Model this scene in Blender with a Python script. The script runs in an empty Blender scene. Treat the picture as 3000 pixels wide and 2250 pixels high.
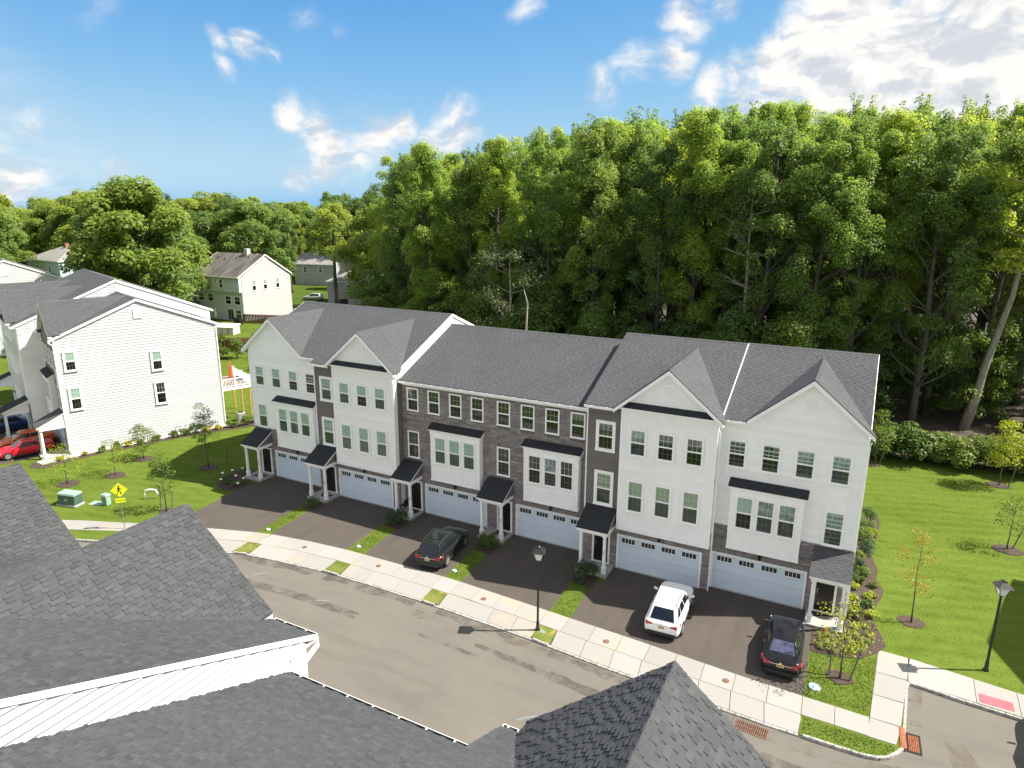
import bpy, bmesh, math, random
import numpy as np
from mathutils import Vector, Matrix
from mathutils.geometry import tessellate_polygon

S = bpy.context.scene
COL = S.collection
R = random.Random(11)
rad = math.radians

# ------------------------------------------------------------------ camera
cam_d = bpy.data.cameras.new('camera')
cam = bpy.data.objects.new('camera', cam_d)
COL.objects.link(cam)
cam_d.sensor_fit = 'HORIZONTAL'
cam_d.sensor_width = 36.0
cam_d.lens = 23.957
cam_d.clip_start = 0.3
cam_d.clip_end = 6000
def set_cam(loc, pitch, roll, yaw):
    cp, sp = math.cos(pitch), math.sin(pitch)
    fw = Vector((math.sin(yaw) * cp, math.cos(yaw) * cp, -sp))
    r = Vector((math.cos(yaw), -math.sin(yaw), 0))
    u = r.cross(fw)
    r2 = r * math.cos(roll) + u * math.sin(roll)
    u2 = -r * math.sin(roll) + u * math.cos(roll)
    m = Matrix(((r2.x, u2.x, -fw.x, loc[0]), (r2.y, u2.y, -fw.y, loc[1]), (r2.z, u2.z, -fw.z, loc[2]), (0, 0, 0, 1)))
    cam.matrix_world = m
set_cam((6.1955, -37.217, 21.478), rad(14.502), rad(0.268), rad(-27.623))
S.camera = cam

# ------------------------------------------------------------------ sky, sun, exposure
SUN = Vector((0.743, 0.357, 1.0)).normalized()           # towards the sun
SUN_EL = math.asin(SUN.z)
SUN_AZ = math.atan2(SUN.x, SUN.y)                        # from +Y towards +X
world = bpy.data.worlds.new('World')
S.world = world
world.use_nodes = True
wn, wl = world.node_tree.nodes, world.node_tree.links
wn.clear()
w_out = wn.new('ShaderNodeOutputWorld')
w_bg = wn.new('ShaderNodeBackground')
w_bg.inputs['Strength'].default_value = 0.15
world.cycles.sampling_method = 'MANUAL'; world.cycles.sample_map_resolution = 256
sky = wn.new('ShaderNodeTexSky')
sky.sky_type = 'NISHITA'
sky.sun_disc = False
sky.sun_elevation = SUN_EL
sky.sun_rotation = SUN_AZ
sky.altitude = 0
sky.air_density = 1.0
sky.dust_density = 0.6
sky.ozone_density = 2.0
tc = wn.new('ShaderNodeTexCoord')
def wmath(op, a, b=None, clamp=False):
    n = wn.new('ShaderNodeMath'); n.operation = op; n.use_clamp = clamp
    for i, x in enumerate((a, b)):
        if x is None: continue
        if isinstance(x, (int, float)): n.inputs[i].default_value = x
        else: wl.new(x, n.inputs[i])
    return n.outputs[0]
# the clouds, each a place in the sky (direction, angular radius, thickness)
SKYG = 0.5; CLB = 2.05
CLOUDS = [
    (-0.056, 0.975, 0.217, 0.069, 1.40),
    (-0.108, 0.979, 0.173, 0.059, 1.40),
    (-0.163, 0.975, 0.153, 0.048, 0.90),
    (-0.216, 0.965, 0.147, 0.036, 0.80),
    (0.002, 0.984, 0.180, 0.080, 1.40),
    (0.078, 0.980, 0.182, 0.088, 1.40),
    (0.112, 0.985, 0.131, 0.076, 1.40),
    (0.026, 0.991, 0.134, 0.064, 1.40),
    (-0.055, 0.988, 0.143, 0.054, 1.40),
    (-0.351, 0.922, 0.163, 0.027, 0.75),
    (-0.309, 0.935, 0.176, 0.031, 0.80),
    (-0.271, 0.945, 0.183, 0.031, 0.80),
    (-0.255, 0.940, 0.227, 0.035, 0.80),
    (-0.207, 0.949, 0.239, 0.025, 0.70),
    (-0.747, 0.636, 0.192, 0.021, 0.85),
    (-0.750, 0.642, 0.160, 0.019, 0.75),
    (-0.722, 0.664, 0.196, 0.025, 0.90),
    (-0.704, 0.685, 0.189, 0.017, 0.70),
    (-0.698, 0.706, 0.121, 0.024, 0.80),
    (-0.675, 0.730, 0.103, 0.032, 0.85),
    (-0.668, 0.740, 0.078, 0.041, 0.95),
    (-0.696, 0.716, 0.056, 0.027, 0.70),
    (-0.622, 0.777, 0.097, 0.042, 0.85),
    (-0.592, 0.799, 0.108, 0.028, 0.80),
    (-0.527, 0.842, 0.116, 0.042, 0.85),
    (-0.555, 0.825, 0.107, 0.023, 0.70),
    (-0.536, 0.832, 0.146, 0.018, 0.50),
    (-0.646, 0.761, 0.061, 0.033, 0.80),
    (-0.888, 0.458, 0.031, 0.035, 0.95),
    (-0.830, 0.556, 0.032, 0.025, 0.90),
    (-0.872, 0.481, 0.092, 0.027, 0.40),
    (-0.662, 0.711, 0.237, 0.025, 0.45),
    (-0.639, 0.734, 0.228, 0.022, 0.40),
    (-0.435, 0.864, 0.252, 0.026, 0.45),
    (-0.810, 0.542, 0.224, 0.035, 0.35),
]
# wobble the look-up direction so that the cloud outlines billow
cn = wn.new('ShaderNodeTexNoise'); cn.noise_dimensions = '3D'
cn.inputs['Scale'].default_value = 9.0; cn.inputs['Detail'].default_value = 5.0; cn.inputs['Roughness'].default_value = 0.5
wl.new(tc.outputs['Generated'], cn.inputs['Vector'])
vs = wn.new('ShaderNodeVectorMath'); vs.operation = 'SUBTRACT'; vs.inputs[1].default_value = (0.5, 0.5, 0.5)
wl.new(cn.outputs['Color'], vs.inputs[0])
vm = wn.new('ShaderNodeVectorMath'); vm.operation = 'SCALE'; vm.inputs['Scale'].default_value = 0.085
wl.new(vs.outputs[0], vm.inputs[0])
va = wn.new('ShaderNodeVectorMath'); va.operation = 'ADD'
wl.new(tc.outputs['Generated'], va.inputs[0]); wl.new(vm.outputs[0], va.inputs[1])
dens = None
for (cx, cy, cz, rr, wgt) in CLOUDS:
    d = wn.new('ShaderNodeVectorMath'); d.operation = 'DISTANCE'
    wl.new(va.outputs[0], d.inputs[0]); d.inputs[1].default_value = (cx, cy, cz)
    mr = wn.new('ShaderNodeMapRange'); mr.interpolation_type = 'SMOOTHSTEP'
    wl.new(d.outputs['Value'], mr.inputs[0])
    mr.inputs[1].default_value = 0.0; mr.inputs[2].default_value = rr * 1.5
    mr.inputs[3].default_value = wgt; mr.inputs[4].default_value = 0.0
    dens = mr.outputs[0] if dens is None else wmath('MAXIMUM', dens, mr.outputs[0])
cn2 = wn.new('ShaderNodeTexNoise'); cn2.inputs['Scale'].default_value = 15.0; cn2.inputs['Detail'].default_value = 8.0; cn2.inputs['Roughness'].default_value = 0.6
mp2 = wn.new('ShaderNodeMapping'); mp2.inputs['Scale'].default_value = (1, 1, 2.2)
wl.new(va.outputs[0], mp2.inputs['Vector']); wl.new(mp2.outputs[0], cn2.inputs['Vector'])
puff = wmath('MULTIPLY', wmath('SUBTRACT', cn2.outputs['Fac'], 0.5), 2.1)
mask = wmath('ADD', dens, wmath('MULTIPLY', puff, wmath('MULTIPLY', dens, 1.6, True)))
ms = wn.new('ShaderNodeMapRange'); ms.interpolation_type = 'SMOOTHSTEP'
wl.new(mask, ms.inputs[0]); ms.inputs[1].default_value = 0.06; ms.inputs[2].default_value = 0.95
ms.inputs[3].default_value = 0.0; ms.inputs[4].default_value = 0.96
# out of view, denser cumulus is added on a flat deck to brighten shaded fronts
sp = wn.new('ShaderNodeSeparateXYZ'); wl.new(tc.outputs['Generated'], sp.inputs[0])
dz = wmath('ADD', wmath('MAXIMUM', sp.outputs['Z'], 0.0), 0.12)
cb = wn.new('ShaderNodeCombineXYZ'); wl.new(wmath('DIVIDE', sp.outputs['X'], dz), cb.inputs[0]); wl.new(wmath('DIVIDE', sp.outputs['Y'], dz), cb.inputs[1])
cn3 = wn.new('ShaderNodeTexNoise'); cn3.inputs['Scale'].default_value = 1.25; cn3.inputs['Detail'].default_value = 6.0; cn3.inputs['Roughness'].default_value = 0.55
wl.new(cb.outputs[0], cn3.inputs['Vector'])
deck = wn.new('ShaderNodeMapRange'); deck.interpolation_type = 'SMOOTHSTEP'; wl.new(cn3.outputs['Fac'], deck.inputs[0])
deck.inputs[1].default_value = 0.36; deck.inputs[2].default_value = 0.50
fd = wn.new('ShaderNodeVectorMath'); fd.operation = 'DISTANCE'; wl.new(tc.outputs['Generated'], fd.inputs[0]); fd.inputs[1].default_value = (-0.43, 0.82, 0.37)
away = wn.new('ShaderNodeMapRange'); away.interpolation_type = 'SMOOTHSTEP'; wl.new(fd.outputs['Value'], away.inputs[0]); away.inputs[1].default_value = 0.55; away.inputs[2].default_value = 0.85
cloudmask = wmath('MAXIMUM', ms.outputs[0], wmath('MULTIPLY', deck.outputs[0], wmath('MULTIPLY', away.outputs[0], 0.95)))
# cloud body: white, with lit tops and greyer undersides shaded into the colour
cn4 = wn.new('ShaderNodeTexNoise'); cn4.inputs['Scale'].default_value = 18.0; cn4.inputs['Detail'].default_value = 4.0; cn4.inputs['Roughness'].default_value = 0.5
mp4 = wn.new('ShaderNodeVectorMath'); mp4.operation = 'ADD'; mp4.inputs[1].default_value = (0.016, 0.006, 0.045)
wl.new(mp2.outputs[0], mp4.inputs[0]); wl.new(mp4.outputs[0], cn4.inputs['Vector'])
cr = wn.new('ShaderNodeMapRange'); cr.interpolation_type = 'SMOOTHSTEP'; wl.new(wmath('SUBTRACT', cn2.outputs['Fac'], cn4.outputs['Fac']), cr.inputs[0])
cr.inputs[1].default_value = -0.16; cr.inputs[2].default_value = 0.10; cr.inputs[3].default_value = 0.0; cr.inputs[4].default_value = 1.0
cc = wn.new('ShaderNodeMix'); cc.data_type = 'RGBA'
wl.new(cr.outputs[0], cc.inputs['Factor'])
cc.inputs['A'].default_value = (CLB * .66, CLB * .71, CLB * .80, 1)
cc.inputs['B'].default_value = (CLB, CLB, CLB * 1.01, 1)
# the clear sky's brightness comes from the sky model; its hue is graded to the deep fair-weather blue
bw = wn.new('ShaderNodeRGBToBW'); wl.new(sky.outputs[0], bw.inputs[0])
lr = wn.new('ShaderNodeMapRange'); wl.new(wmath('POWER', bw.outputs[0], SKYG), lr.inputs[0]); lr.inputs[1].default_value = 1.2 ** SKYG; lr.inputs[2].default_value = 9.0 ** SKYG
hs = wn.new('ShaderNodeValToRGB'); el = hs.color_ramp.elements
SKR = [(0.0, (0.06, 0.48, 1.50)), (0.22, (0.12, 0.63, 1.62)), (0.44, (0.46, 1.07, 1.82)), (0.72, (1.05, 1.54, 1.92))]
while len(el) < len(SKR): el.new(0.5)
for e_, (q_, c_) in zip(el, SKR): e_.position = q_; e_.color = (c_[0] / 4, c_[1] / 4, c_[2] / 4, 1)
wl.new(lr.outputs[0], hs.inputs[0])
h4 = wn.new('ShaderNodeVectorMath'); h4.operation = 'SCALE'; h4.inputs['Scale'].default_value = 4.0; wl.new(hs.outputs[0], h4.inputs[0])
mx = wn.new('ShaderNodeMix'); mx.data_type = 'RGBA'
wl.new(cloudmask, mx.inputs['Factor']); wl.new(h4.outputs[0], mx.inputs['A']); wl.new(cc.outputs['Result'], mx.inputs['B'])
wl.new(mx.outputs['Result'], w_bg.inputs['Color'])
wl.new(w_bg.outputs[0], w_out.inputs[0])

sun_d = bpy.data.lights.new('sun', 'SUN')
sun_d.energy = 3.5
sun_d.angle = rad(0.53)
sun_d.color = (1.0, 0.955, 0.88)
sun = bpy.data.objects.new('sun', sun_d)
COL.objects.link(sun)
sun.rotation_euler = (-SUN).to_track_quat('-Z', 'Y').to_euler()
sun.location = (60, 30, 80)

S.view_settings.view_transform = 'Standard'
S.view_settings.look = 'None'
S.view_settings.gamma = 1.0
S.view_settings.use_curve_mapping = False
S.view_settings.exposure = 1.75
S.view_settings.use_white_balance = True
S.view_settings.white_balance_temperature = 6900
S.view_settings.white_balance_tint = 10
S.render.film_transparent = False
S.cycles.max_bounces = 8
S.cycles.diffuse_bounces = 5
S.cycles.transparent_max_bounces = 12
S.cycles.use_adaptive_sampling = True

# ------------------------------------------------------------------ mesh helpers
class MB:
    def __init__(s):
        s.v = []; s.f = []; s.mi = []; s.cur = 0
    def add(s, pts, faces):
        o = len(s.v)
        s.v.extend([tuple(p) for p in pts])
        for f in faces:
            s.f.append(tuple(i + o for i in f)); s.mi.append(s.cur)
        return s
    def poly(s, pts):
        return s.add(pts, [tuple(range(len(pts)))])
    def box(s, x0, x1, y0, y1, z0, z1):
        p = [(x0, y0, z0), (x1, y0, z0), (x1, y1, z0), (x0, y1, z0), (x0, y0, z1), (x1, y0, z1), (x1, y1, z1), (x0, y1, z1)]
        return s.add(p, [(0, 3, 2, 1), (4, 5, 6, 7), (0, 1, 5, 4), (1, 2, 6, 5), (2, 3, 7, 6), (3, 0, 4, 7)])
    def hexa(s, b, t):
        # b, t: four corners each, counter-clockwise seen from above
        return s.add(list(b) + list(t), [(0, 3, 2, 1), (4, 5, 6, 7), (0, 1, 5, 4), (1, 2, 6, 5), (2, 3, 7, 6), (3, 0, 4, 7)])
    def prism(s, pts, off):
        # closed solid: polygon pts swept by vector off
        n = len(pts); off = Vector(off)
        q = [Vector(p) for p in pts]
        return s.add(q + [p + off for p in q], [tuple(range(n))[::-1], tuple(range(n, 2 * n))] + [(i, (i + 1) % n, n + (i + 1) % n, n + i) for i in range(n)])
    def tube(s, path, rads, n=6, cap=True):
        path = [Vector(p) for p in path]
        o = len(s.v); ref = Vector((0.3, 0.9, 0.12)).normalized()
        for i, p in enumerate(path):
            t = (path[min(i + 1, len(path) - 1)] - path[max(i - 1, 0)])
            t = t.normalized() if t.length > 1e-9 else Vector((0, 0, 1))
            a = t.cross(ref)
            if a.length < 1e-3: a = t.cross(Vector((1, 0, 0)))
            a.normalize(); b = t.cross(a)
            r = rads[i] if isinstance(rads, (list, tuple)) else rads
            for k in range(n):
                an = 2 * math.pi * k / n
                s.v.append(tuple(p + (a * math.cos(an) + b * math.sin(an)) * r))
        for i in range(len(path) - 1):
            for k in range(n):
                s.f.append((o + i * n + k, o + i * n + (k + 1) % n, o + (i + 1) * n + (k + 1) % n, o + (i + 1) * n + k)); s.mi.append(s.cur)
        if cap:
            s.f.append(tuple(o + k for k in range(n))[::-1]); s.mi.append(s.cur)
            e = o + (len(path) - 1) * n
            s.f.append(tuple(e + k for k in range(n))); s.mi.append(s.cur)
        return s
    def lathe(s, prof, c=(0, 0, 0), n=16, axis='z'):
        o = len(s.v)
        for (r, h) in prof:
            for k in range(n):
                an = 2 * math.pi * k / n
                a, b = r * math.cos(an), r * math.sin(an)
                q = {'z': (a, b, h), 'y': (a, h, b), 'x': (h, a, b)}[axis]
                s.v.append((c[0] + q[0], c[1] + q[1], c[2] + q[2]))
        for i in range(len(prof) - 1):
            for k in range(n):
                s.f.append((o + i * n + k, o + i * n + (k + 1) % n, o + (i + 1) * n + (k + 1) % n, o + (i + 1) * n + k)); s.mi.append(s.cur)
        s.f.append(tuple(o + k for k in range(n))[::-1]); s.mi.append(s.cur)
        e = o + (len(prof) - 1) * n
        s.f.append(tuple(e + k for k in range(n))); s.mi.append(s.cur)
        return s
    def mesh(s, name, mats, smooth=False):
        me = bpy.data.meshes.new(name)
        me.from_pydata(s.v, [], s.f)
        for m in (mats if isinstance(mats, (list, tuple)) else [mats]): me.materials.append(m)
        if s.cur or any(s.mi):
            me.polygons.foreach_set('material_index', s.mi)
        if smooth:
            me.polygons.foreach_set('use_smooth', [True] * len(me.polygons))
        me.update()
        return me
    def build(s, name, mats, parent=None, smooth=False, fix=True):
        me = s.mesh(name, mats, smooth)
        if fix and len(s.f) < 4000:
            b = bmesh.new(); b.from_mesh(me); bmesh.ops.recalc_face_normals(b, faces=b.faces); b.to_mesh(me); b.free()
        return link(name, me, parent)

def link(name, data, parent=None):
    o = bpy.data.objects.new(name, data)
    COL.objects.link(o)
    if parent is not None: o.parent = parent
    return o
def tag(o, label=None, cat=None, group=None, kind=None):
    if label: o['label'] = label
    if cat: o['category'] = cat
    if group: o['group'] = group
    if kind: o['kind'] = kind
    return o
def empty(name, loc=(0, 0, 0), rz=0.0, label=None, cat=None, group=None):
    o = link(name, None)
    o.empty_display_size = 0.3
    o.location = loc; o.rotation_euler = (0, 0, rz)
    return tag(o, label, cat, group)
def copy_tree(o, parent=None):
    c = o.copy(); COL.objects.link(c); c.parent = parent
    for ch in list(o.children): copy_tree(ch, c)
    return c
def bevel(o, w=0.02, seg=2, ang=35):
    m = o.modifiers.new('bevel', 'BEVEL'); m.width = w; m.segments = seg; m.limit_method = 'ANGLE'; m.angle_limit = rad(ang)
    return o
def sheet(name, pts, z, mat, parent=None, thick=0.0):
    # flat polygon (may be concave), with side walls going down by thick
    me = bpy.data.meshes.new(name)
    q = [Vector((p[0], p[1], z)) for p in pts]
    tri = tessellate_polygon([q])
    v = [tuple(p) for p in q]; f = [tuple(t) for t in tri]
    if thick:
        n = len(v); v += [(p[0], p[1], z - thick) for p in v]
        f += [(i, (i + 1) % n, n + (i + 1) % n, n + i) for i in range(n)]
    me.from_pydata(v, [], f); me.materials.append(mat)
    b = bmesh.new(); b.from_mesh(me); bmesh.ops.recalc_face_normals(b, faces=b.faces)
    up = max(b.faces, key=lambda fc: fc.calc_area())
    if up.normal.z < 0: bmesh.ops.reverse_faces(b, faces=b.faces)
    b.to_mesh(me); b.free()
    return link(name, me, parent)
def interp(pts, x):
    if x <= pts[0][0]:
        a, b = pts[0], pts[1]
    elif x >= pts[-1][0]:
        a, b = pts[-2], pts[-1]
    else:
        for a, b in zip(pts, pts[1:]):
            if a[0] <= x <= b[0]: break
    return a[1] + (b[1] - a[1]) * (x - a[0]) / (b[0] - a[0])

# ------------------------------------------------------------------ materials
def NT(name):
    m = bpy.data.materials.new(name); m.use_nodes = True
    return m, m.node_tree.nodes, m.node_tree.links, m.node_tree.nodes['Principled BSDF']
def nmath(n, l, op, a, b=None, clamp=False):
    q = n.new('ShaderNodeMath'); q.operation = op; q.use_clamp = clamp
    for i, x in enumerate((a, b)):
        if x is None: continue
        if isinstance(x, (int, float)): q.inputs[i].default_value = x
        else: l.new(x, q.inputs[i])
    return q.outputs[0]
def nmix(n, l, f, a, b, blend='MIX'):
    q = n.new('ShaderNodeMix'); q.data_type = 'RGBA'; q.blend_type = blend
    for s_, x in (('Factor', f), ('A', a), ('B', b)):
        if isinstance(x, (int, float)): q.inputs[s_].default_value = x
        elif isinstance(x, tuple): q.inputs[s_].default_value = (*x[:3], 1)
        else: l.new(x, q.inputs[s_])
    return q.outputs['Result']
def nnoise(n, l, scale, detail=4, rough=0.55, vec=None, dist=0.0, coord='Object'):
    t = n.new('ShaderNodeTexNoise'); t.inputs['Scale'].default_value = scale; t.inputs['Detail'].default_value = detail
    t.inputs['Roughness'].default_value = rough; t.inputs['Distortion'].default_value = dist
    if vec is None:
        c = n.new('ShaderNodeTexCoord'); vec = c.outputs[coord]
    l.new(vec, t.inputs['Vector'])
    return t.outputs['Fac']
def nrange(n, l, x, a, b, c=0.0, d=1.0, smooth=True):
    q = n.new('ShaderNodeMapRange')
    if smooth: q.interpolation_type = 'SMOOTHSTEP'
    l.new(x, q.inputs[0])
    for i, k in enumerate((a, b, c, d)): q.inputs[i + 1].default_value = k
    return q.outputs[0]
def nbump(n, l, p, h, strength=0.3, dist=0.02):
    b = n.new('ShaderNodeBump'); b.inputs['Strength'].default_value = strength; b.inputs['Distance'].default_value = dist
    l.new(h, b.inputs['Height']); l.new(b.outputs[0], p.inputs['Normal'])
def wpos(n):
    g = n.new('ShaderNodeNewGeometry'); return g.outputs['Position']
def plain(name, col, rough=0.6, metal=0.0, var=0.06, scale=3.0, coat=0.0, bump=0.0, spec=0.5):
    m, n, l, p = NT(name)
    f = nnoise(n, l, scale, 5, 0.6, vec=wpos(n))
    lo = tuple(c * (1 - var) for c in col); hi = tuple(min(1, c * (1 + var)) for c in col)
    l.new(nmix(n, l, nrange(n, l, f, 0.3, 0.7), lo, hi), p.inputs['Base Color'])
    p.inputs['Roughness'].default_value = rough; p.inputs['Metallic'].default_value = metal
    p.inputs['Coat Weight'].default_value = coat; p.inputs['Specular IOR Level'].default_value = spec
    if bump: nbump(n, l, p, nnoise(n, l, scale * 12, 3, vec=wpos(n)), bump, 0.01)
    return m
def rnd(n, l):
    # one random number for each loose piece or object
    g = n.new('ShaderNodeNewGeometry'); o = n.new('ShaderNodeObjectInfo')
    return nmath(n, l, 'FRACT', nmath(n, l, 'ADD', g.outputs['Random Per Island'], o.outputs['Random']))
def ramp(n, l, x, stops):
    c = n.new('ShaderNodeValToRGB')
    el = c.color_ramp.elements
    while len(el) < len(stops): el.new(0.5)
    for e, (p_, col) in zip(el, stops): e.position = p_; e.color = (*col, 1)
    l.new(x, c.inputs[0]); return c.outputs[0]
M = {}
def mk_siding(name, col, dirt=0.08):
    m, n, l, p = NT(name)
    r_ = rnd(n, l)
    a = nnoise(n, l, 0.6, 4, 0.6, vec=wpos(n)); b = nnoise(n, l, 7, 4, 0.6, vec=wpos(n))
    k = nmath(n, l, 'ADD', nmath(n, l, 'MULTIPLY', a, 0.5), nmath(n, l, 'ADD', nmath(n, l, 'MULTIPLY', b, 0.25), nmath(n, l, 'MULTIPLY', r_, 0.25)))
    l.new(nmix(n, l, nrange(n, l, k, 0.3, 0.7), tuple(c * (1 - dirt) for c in col), col), p.inputs['Base Color'])
    p.inputs['Roughness'].default_value = 0.6; p.inputs['Specular IOR Level'].default_value = 0.12
    return m
M['white'] = mk_siding('white_siding', (0.89, 0.89, 0.88))
M['whitesun'] = mk_siding('sun_dimmed_white_siding', (0.47, 0.485, 0.52), 0.05)  # darker copy of the white siding, toned down where direct sun hits
M['cream'] = mk_siding('cream_siding', (0.66, 0.62, 0.56))
M['greysiding'] = mk_siding('pewter_siding', (0.175, 0.155, 0.153), 0.12)
M['trim'] = plain('white_trim', (0.87, 0.87, 0.86), 0.45, var=0.03)
M['garage'] = plain('garage_door_paint', (0.60, 0.69, 0.78), 0.45, var=0.03, scale=1.5)  # reflected sky blue is mixed into the door's base colour
M['farwhite'] = mk_siding('weathered_white_siding', (0.42, 0.43, 0.445))
M['fargrey'] = mk_siding('pale_grey_siding', (0.56, 0.61, 0.66))
M['paleblue'] = mk_siding('pale_blue_siding', (0.42, 0.52, 0.56))
def mk_shingle(name, cols, grain=0.5):
    m, n, l, p = NT(name)
    c = ramp(n, l, rnd(n, l), [(i / (len(cols) - 1), q) for i, q in enumerate(cols)])
    g = nnoise(n, l, 90, 2, 0.7, vec=wpos(n)); big = nnoise(n, l, 0.35, 3, 0.5, vec=wpos(n))
    c = nmix(n, l, nmath(n, l, 'MULTIPLY', nrange(n, l, g, 0.35, 0.65), grain), c, (0.02, 0.02, 0.022))
    c = nmix(n, l, nrange(n, l, big, 0.3, 0.7, 0.0, 0.3), c, tuple(sum(q[i] for q in cols) / len(cols) * 1.1 for i in range(3)))
    l.new(c, p.inputs['Base Color']); p.inputs['Roughness'].default_value = 0.9; p.inputs['Specular IOR Level'].default_value = 0.25
    nbump(n, l, p, g, 0.5, 0.006)
    return m
M['shingle'] = mk_shingle('asphalt_shingle', [(0.068, 0.072, 0.080), (0.084, 0.088, 0.096), (0.074, 0.078, 0.087), (0.096, 0.099, 0.107), (0.070, 0.075, 0.083)])
M['shingle2'] = mk_shingle('charcoal_shingle', [(0.028, 0.031, 0.036), (0.036, 0.039, 0.044), (0.024, 0.027, 0.031)], 0.3)
def mk_oldroof(name, a, b):
    m, n, l, p = NT(name)
    v = n.new('ShaderNodeMapping'); v.inputs['Scale'].default_value = (1.2, 0.12, 0.12); l.new(wpos(n), v.inputs['Vector'])
    f = nnoise(n, l, 1.6, 5, 0.6, vec=v.outputs[0])
    l.new(nmix(n, l, nrange(n, l, f, 0.35, 0.65), a, b), p.inputs['Base Color']); p.inputs['Roughness'].default_value = 0.9
    return m
M['oldroof'] = mk_oldroof('streaked_old_roof', (0.045, 0.042, 0.040), (0.13, 0.12, 0.105))
M['paleroof'] = mk_oldroof('pale_weathered_roof', (0.15, 0.148, 0.145), (0.25, 0.243, 0.23))
def mk_brick():
    m, n, l, p = NT('stone_veneer')
    c = ramp(n, l, rnd(n, l), [(0, (0.19, 0.165, 0.160)), (0.3, (0.29, 0.255, 0.247)), (0.55, (0.235, 0.207, 0.203)), (0.8, (0.36, 0.318, 0.305)), (1, (0.26, 0.235, 0.232))])
    f = nnoise(n, l, 9, 5, 0.65, vec=wpos(n))
    c = nmix(n, l, nrange(n, l, f, 0.3, 0.7, 0, 0.3), c, (0.12, 0.11, 0.112))
    l.new(c, p.inputs['Base Color']); p.inputs['Roughness'].default_value = 0.92
    nbump(n, l, p, nnoise(n, l, 22, 4, 0.65, vec=wpos(n)), 0.6, 0.02)
    return m
M['brick'] = mk_brick()
M['mortar'] = plain('mortar', (0.13, 0.12, 0.12), 0.95)
def mk_asphalt(name, a, b, c2, patch=0.5, streak=False):
    m, n, l, p = NT(name)
    P_ = wpos(n)
    g = nnoise(n, l, 28, 3, 0.75, vec=P_); md = nnoise(n, l, 0.9, 5, 0.6, vec=P_); bg = nnoise(n, l, 0.16, 4, 0.6, vec=P_, dist=0.6)
    c = nmix(n, l, nrange(n, l, g, 0.3, 0.7), a, b)
    c = nmix(n, l, nrange(n, l, md, 0.42, 0.72, 0, patch), c, c2)
    c = nmix(n, l, nrange(n, l, bg, 0.35, 0.7, 0, patch * 0.8), c, c2)
    v_ = n.new('ShaderNodeMapping'); v_.inputs['Scale'].default_value = (1.3, .16, 1) if streak else (.25, .9, 1); l.new(P_, v_.inputs['Vector'])
    c = nmix(n, l, nrange(n, l, nnoise(n, l, 1.0, 4, .6, vec=v_.outputs[0]), 0.45, 0.75, 0, 0.4), c, tuple(x * .72 for x in a))
    l.new(c, p.inputs['Base Color']); p.inputs['Roughness'].default_value = 0.9; p.inputs['Specular IOR Level'].default_value = 0.25
    nbump(n, l, p, g, 0.4, 0.01)
    return m
M['drive'] = mk_asphalt('driveway_asphalt', (0.060, 0.052, 0.046), (0.073, 0.063, 0.056), (0.088, 0.075, 0.064), 0.4, True)
M['shinglenear'] = mk_shingle('slate_grey_shingle', [(0.046, 0.050, 0.056), (0.066, 0.070, 0.077), (0.054, 0.058, 0.064), (0.080, 0.084, 0.089), (0.050, 0.054, 0.060)])  # shingle copy with darker colour, offsetting the sun on the near slopes
M['road'] = mk_asphalt('worn_road_asphalt', (0.114, 0.106, 0.094), (0.130, 0.122, 0.109), (0.146, 0.134, 0.113), 0.4)
M['patch'] = mk_asphalt('road_patch_asphalt', (0.072, 0.067, 0.059), (0.088, 0.081, 0.071), (0.11, 0.10, 0.083), 0.6)
M['dust'] = mk_asphalt('sandy_dirt', (0.13, 0.112, 0.082), (0.19, 0.16, 0.115), (0.105, 0.092, 0.068), 0.5)
def dissolve(m, scale=1.4, lo=.36, hi=.6, mx=1.0):
    n, l = m.node_tree.nodes, m.node_tree.links
    out = [x for x in n if x.type == 'OUTPUT_MATERIAL'][0]; p = n['Principled BSDF']
    f = nnoise(n, l, scale, 7, 0.65, vec=wpos(n), dist=0.5)
    t = n.new('ShaderNodeBsdfTransparent'); q = n.new('ShaderNodeMixShader')
    l.new(nrange(n, l, f, lo, hi, 0.0, mx), q.inputs[0]); l.new(t.outputs[0], q.inputs[1]); l.new(p.outputs[0], q.inputs[2]); l.new(q.outputs[0], out.inputs[0])
dissolve(M['patch'], 1.1, .36, .62, .5)
dissolve(M['dust'], .9, .42, .7, .6)
def mk_concrete():
    m, n, l, p = NT('concrete')
    P_ = wpos(n)
    r_ = rnd(n, l); b = nnoise(n, l, 0.35, 4, 0.6, vec=P_, dist=0.8); g = nnoise(n, l, 30, 3, 0.7, vec=P_); st = nnoise(n, l, 1.3, 4, 0.55, vec=P_, dist=1.0)
    c = ramp(n, l, r_, [(0, (0.245, 0.24, 0.232)), (0.5, (0.275, 0.27, 0.262)), (1, (0.232, 0.226, 0.214))])
    c = nmix(n, l, nrange(n, l, b, 0.52, 0.72, 0, 0.5), c, (0.36, 0.285, 0.19))
    c = nmix(n, l, nrange(n, l, st, 0.62, 0.75, 0, 0.45), c, (0.30, 0.24, 0.17))
    c = nmix(n, l, nrange(n, l, g, 0.3, 0.7, 0, 0.15), c, (0.2, 0.19, 0.17))
    l.new(c, p.inputs['Base Color']); p.inputs['Roughness'].default_value = 0.88
    nbump(n, l, p, g, 0.2, 0.005)
    return m
M['concrete'] = mk_concrete()
M['kerb'] = plain('kerb_stone', (0.30, 0.295, 0.28), 0.9, var=0.35, scale=6, bump=0.4)
M['stoop'] = plain('stoop_concrete', (0.30, 0.295, 0.28), 0.9, var=0.12, scale=2)
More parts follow.
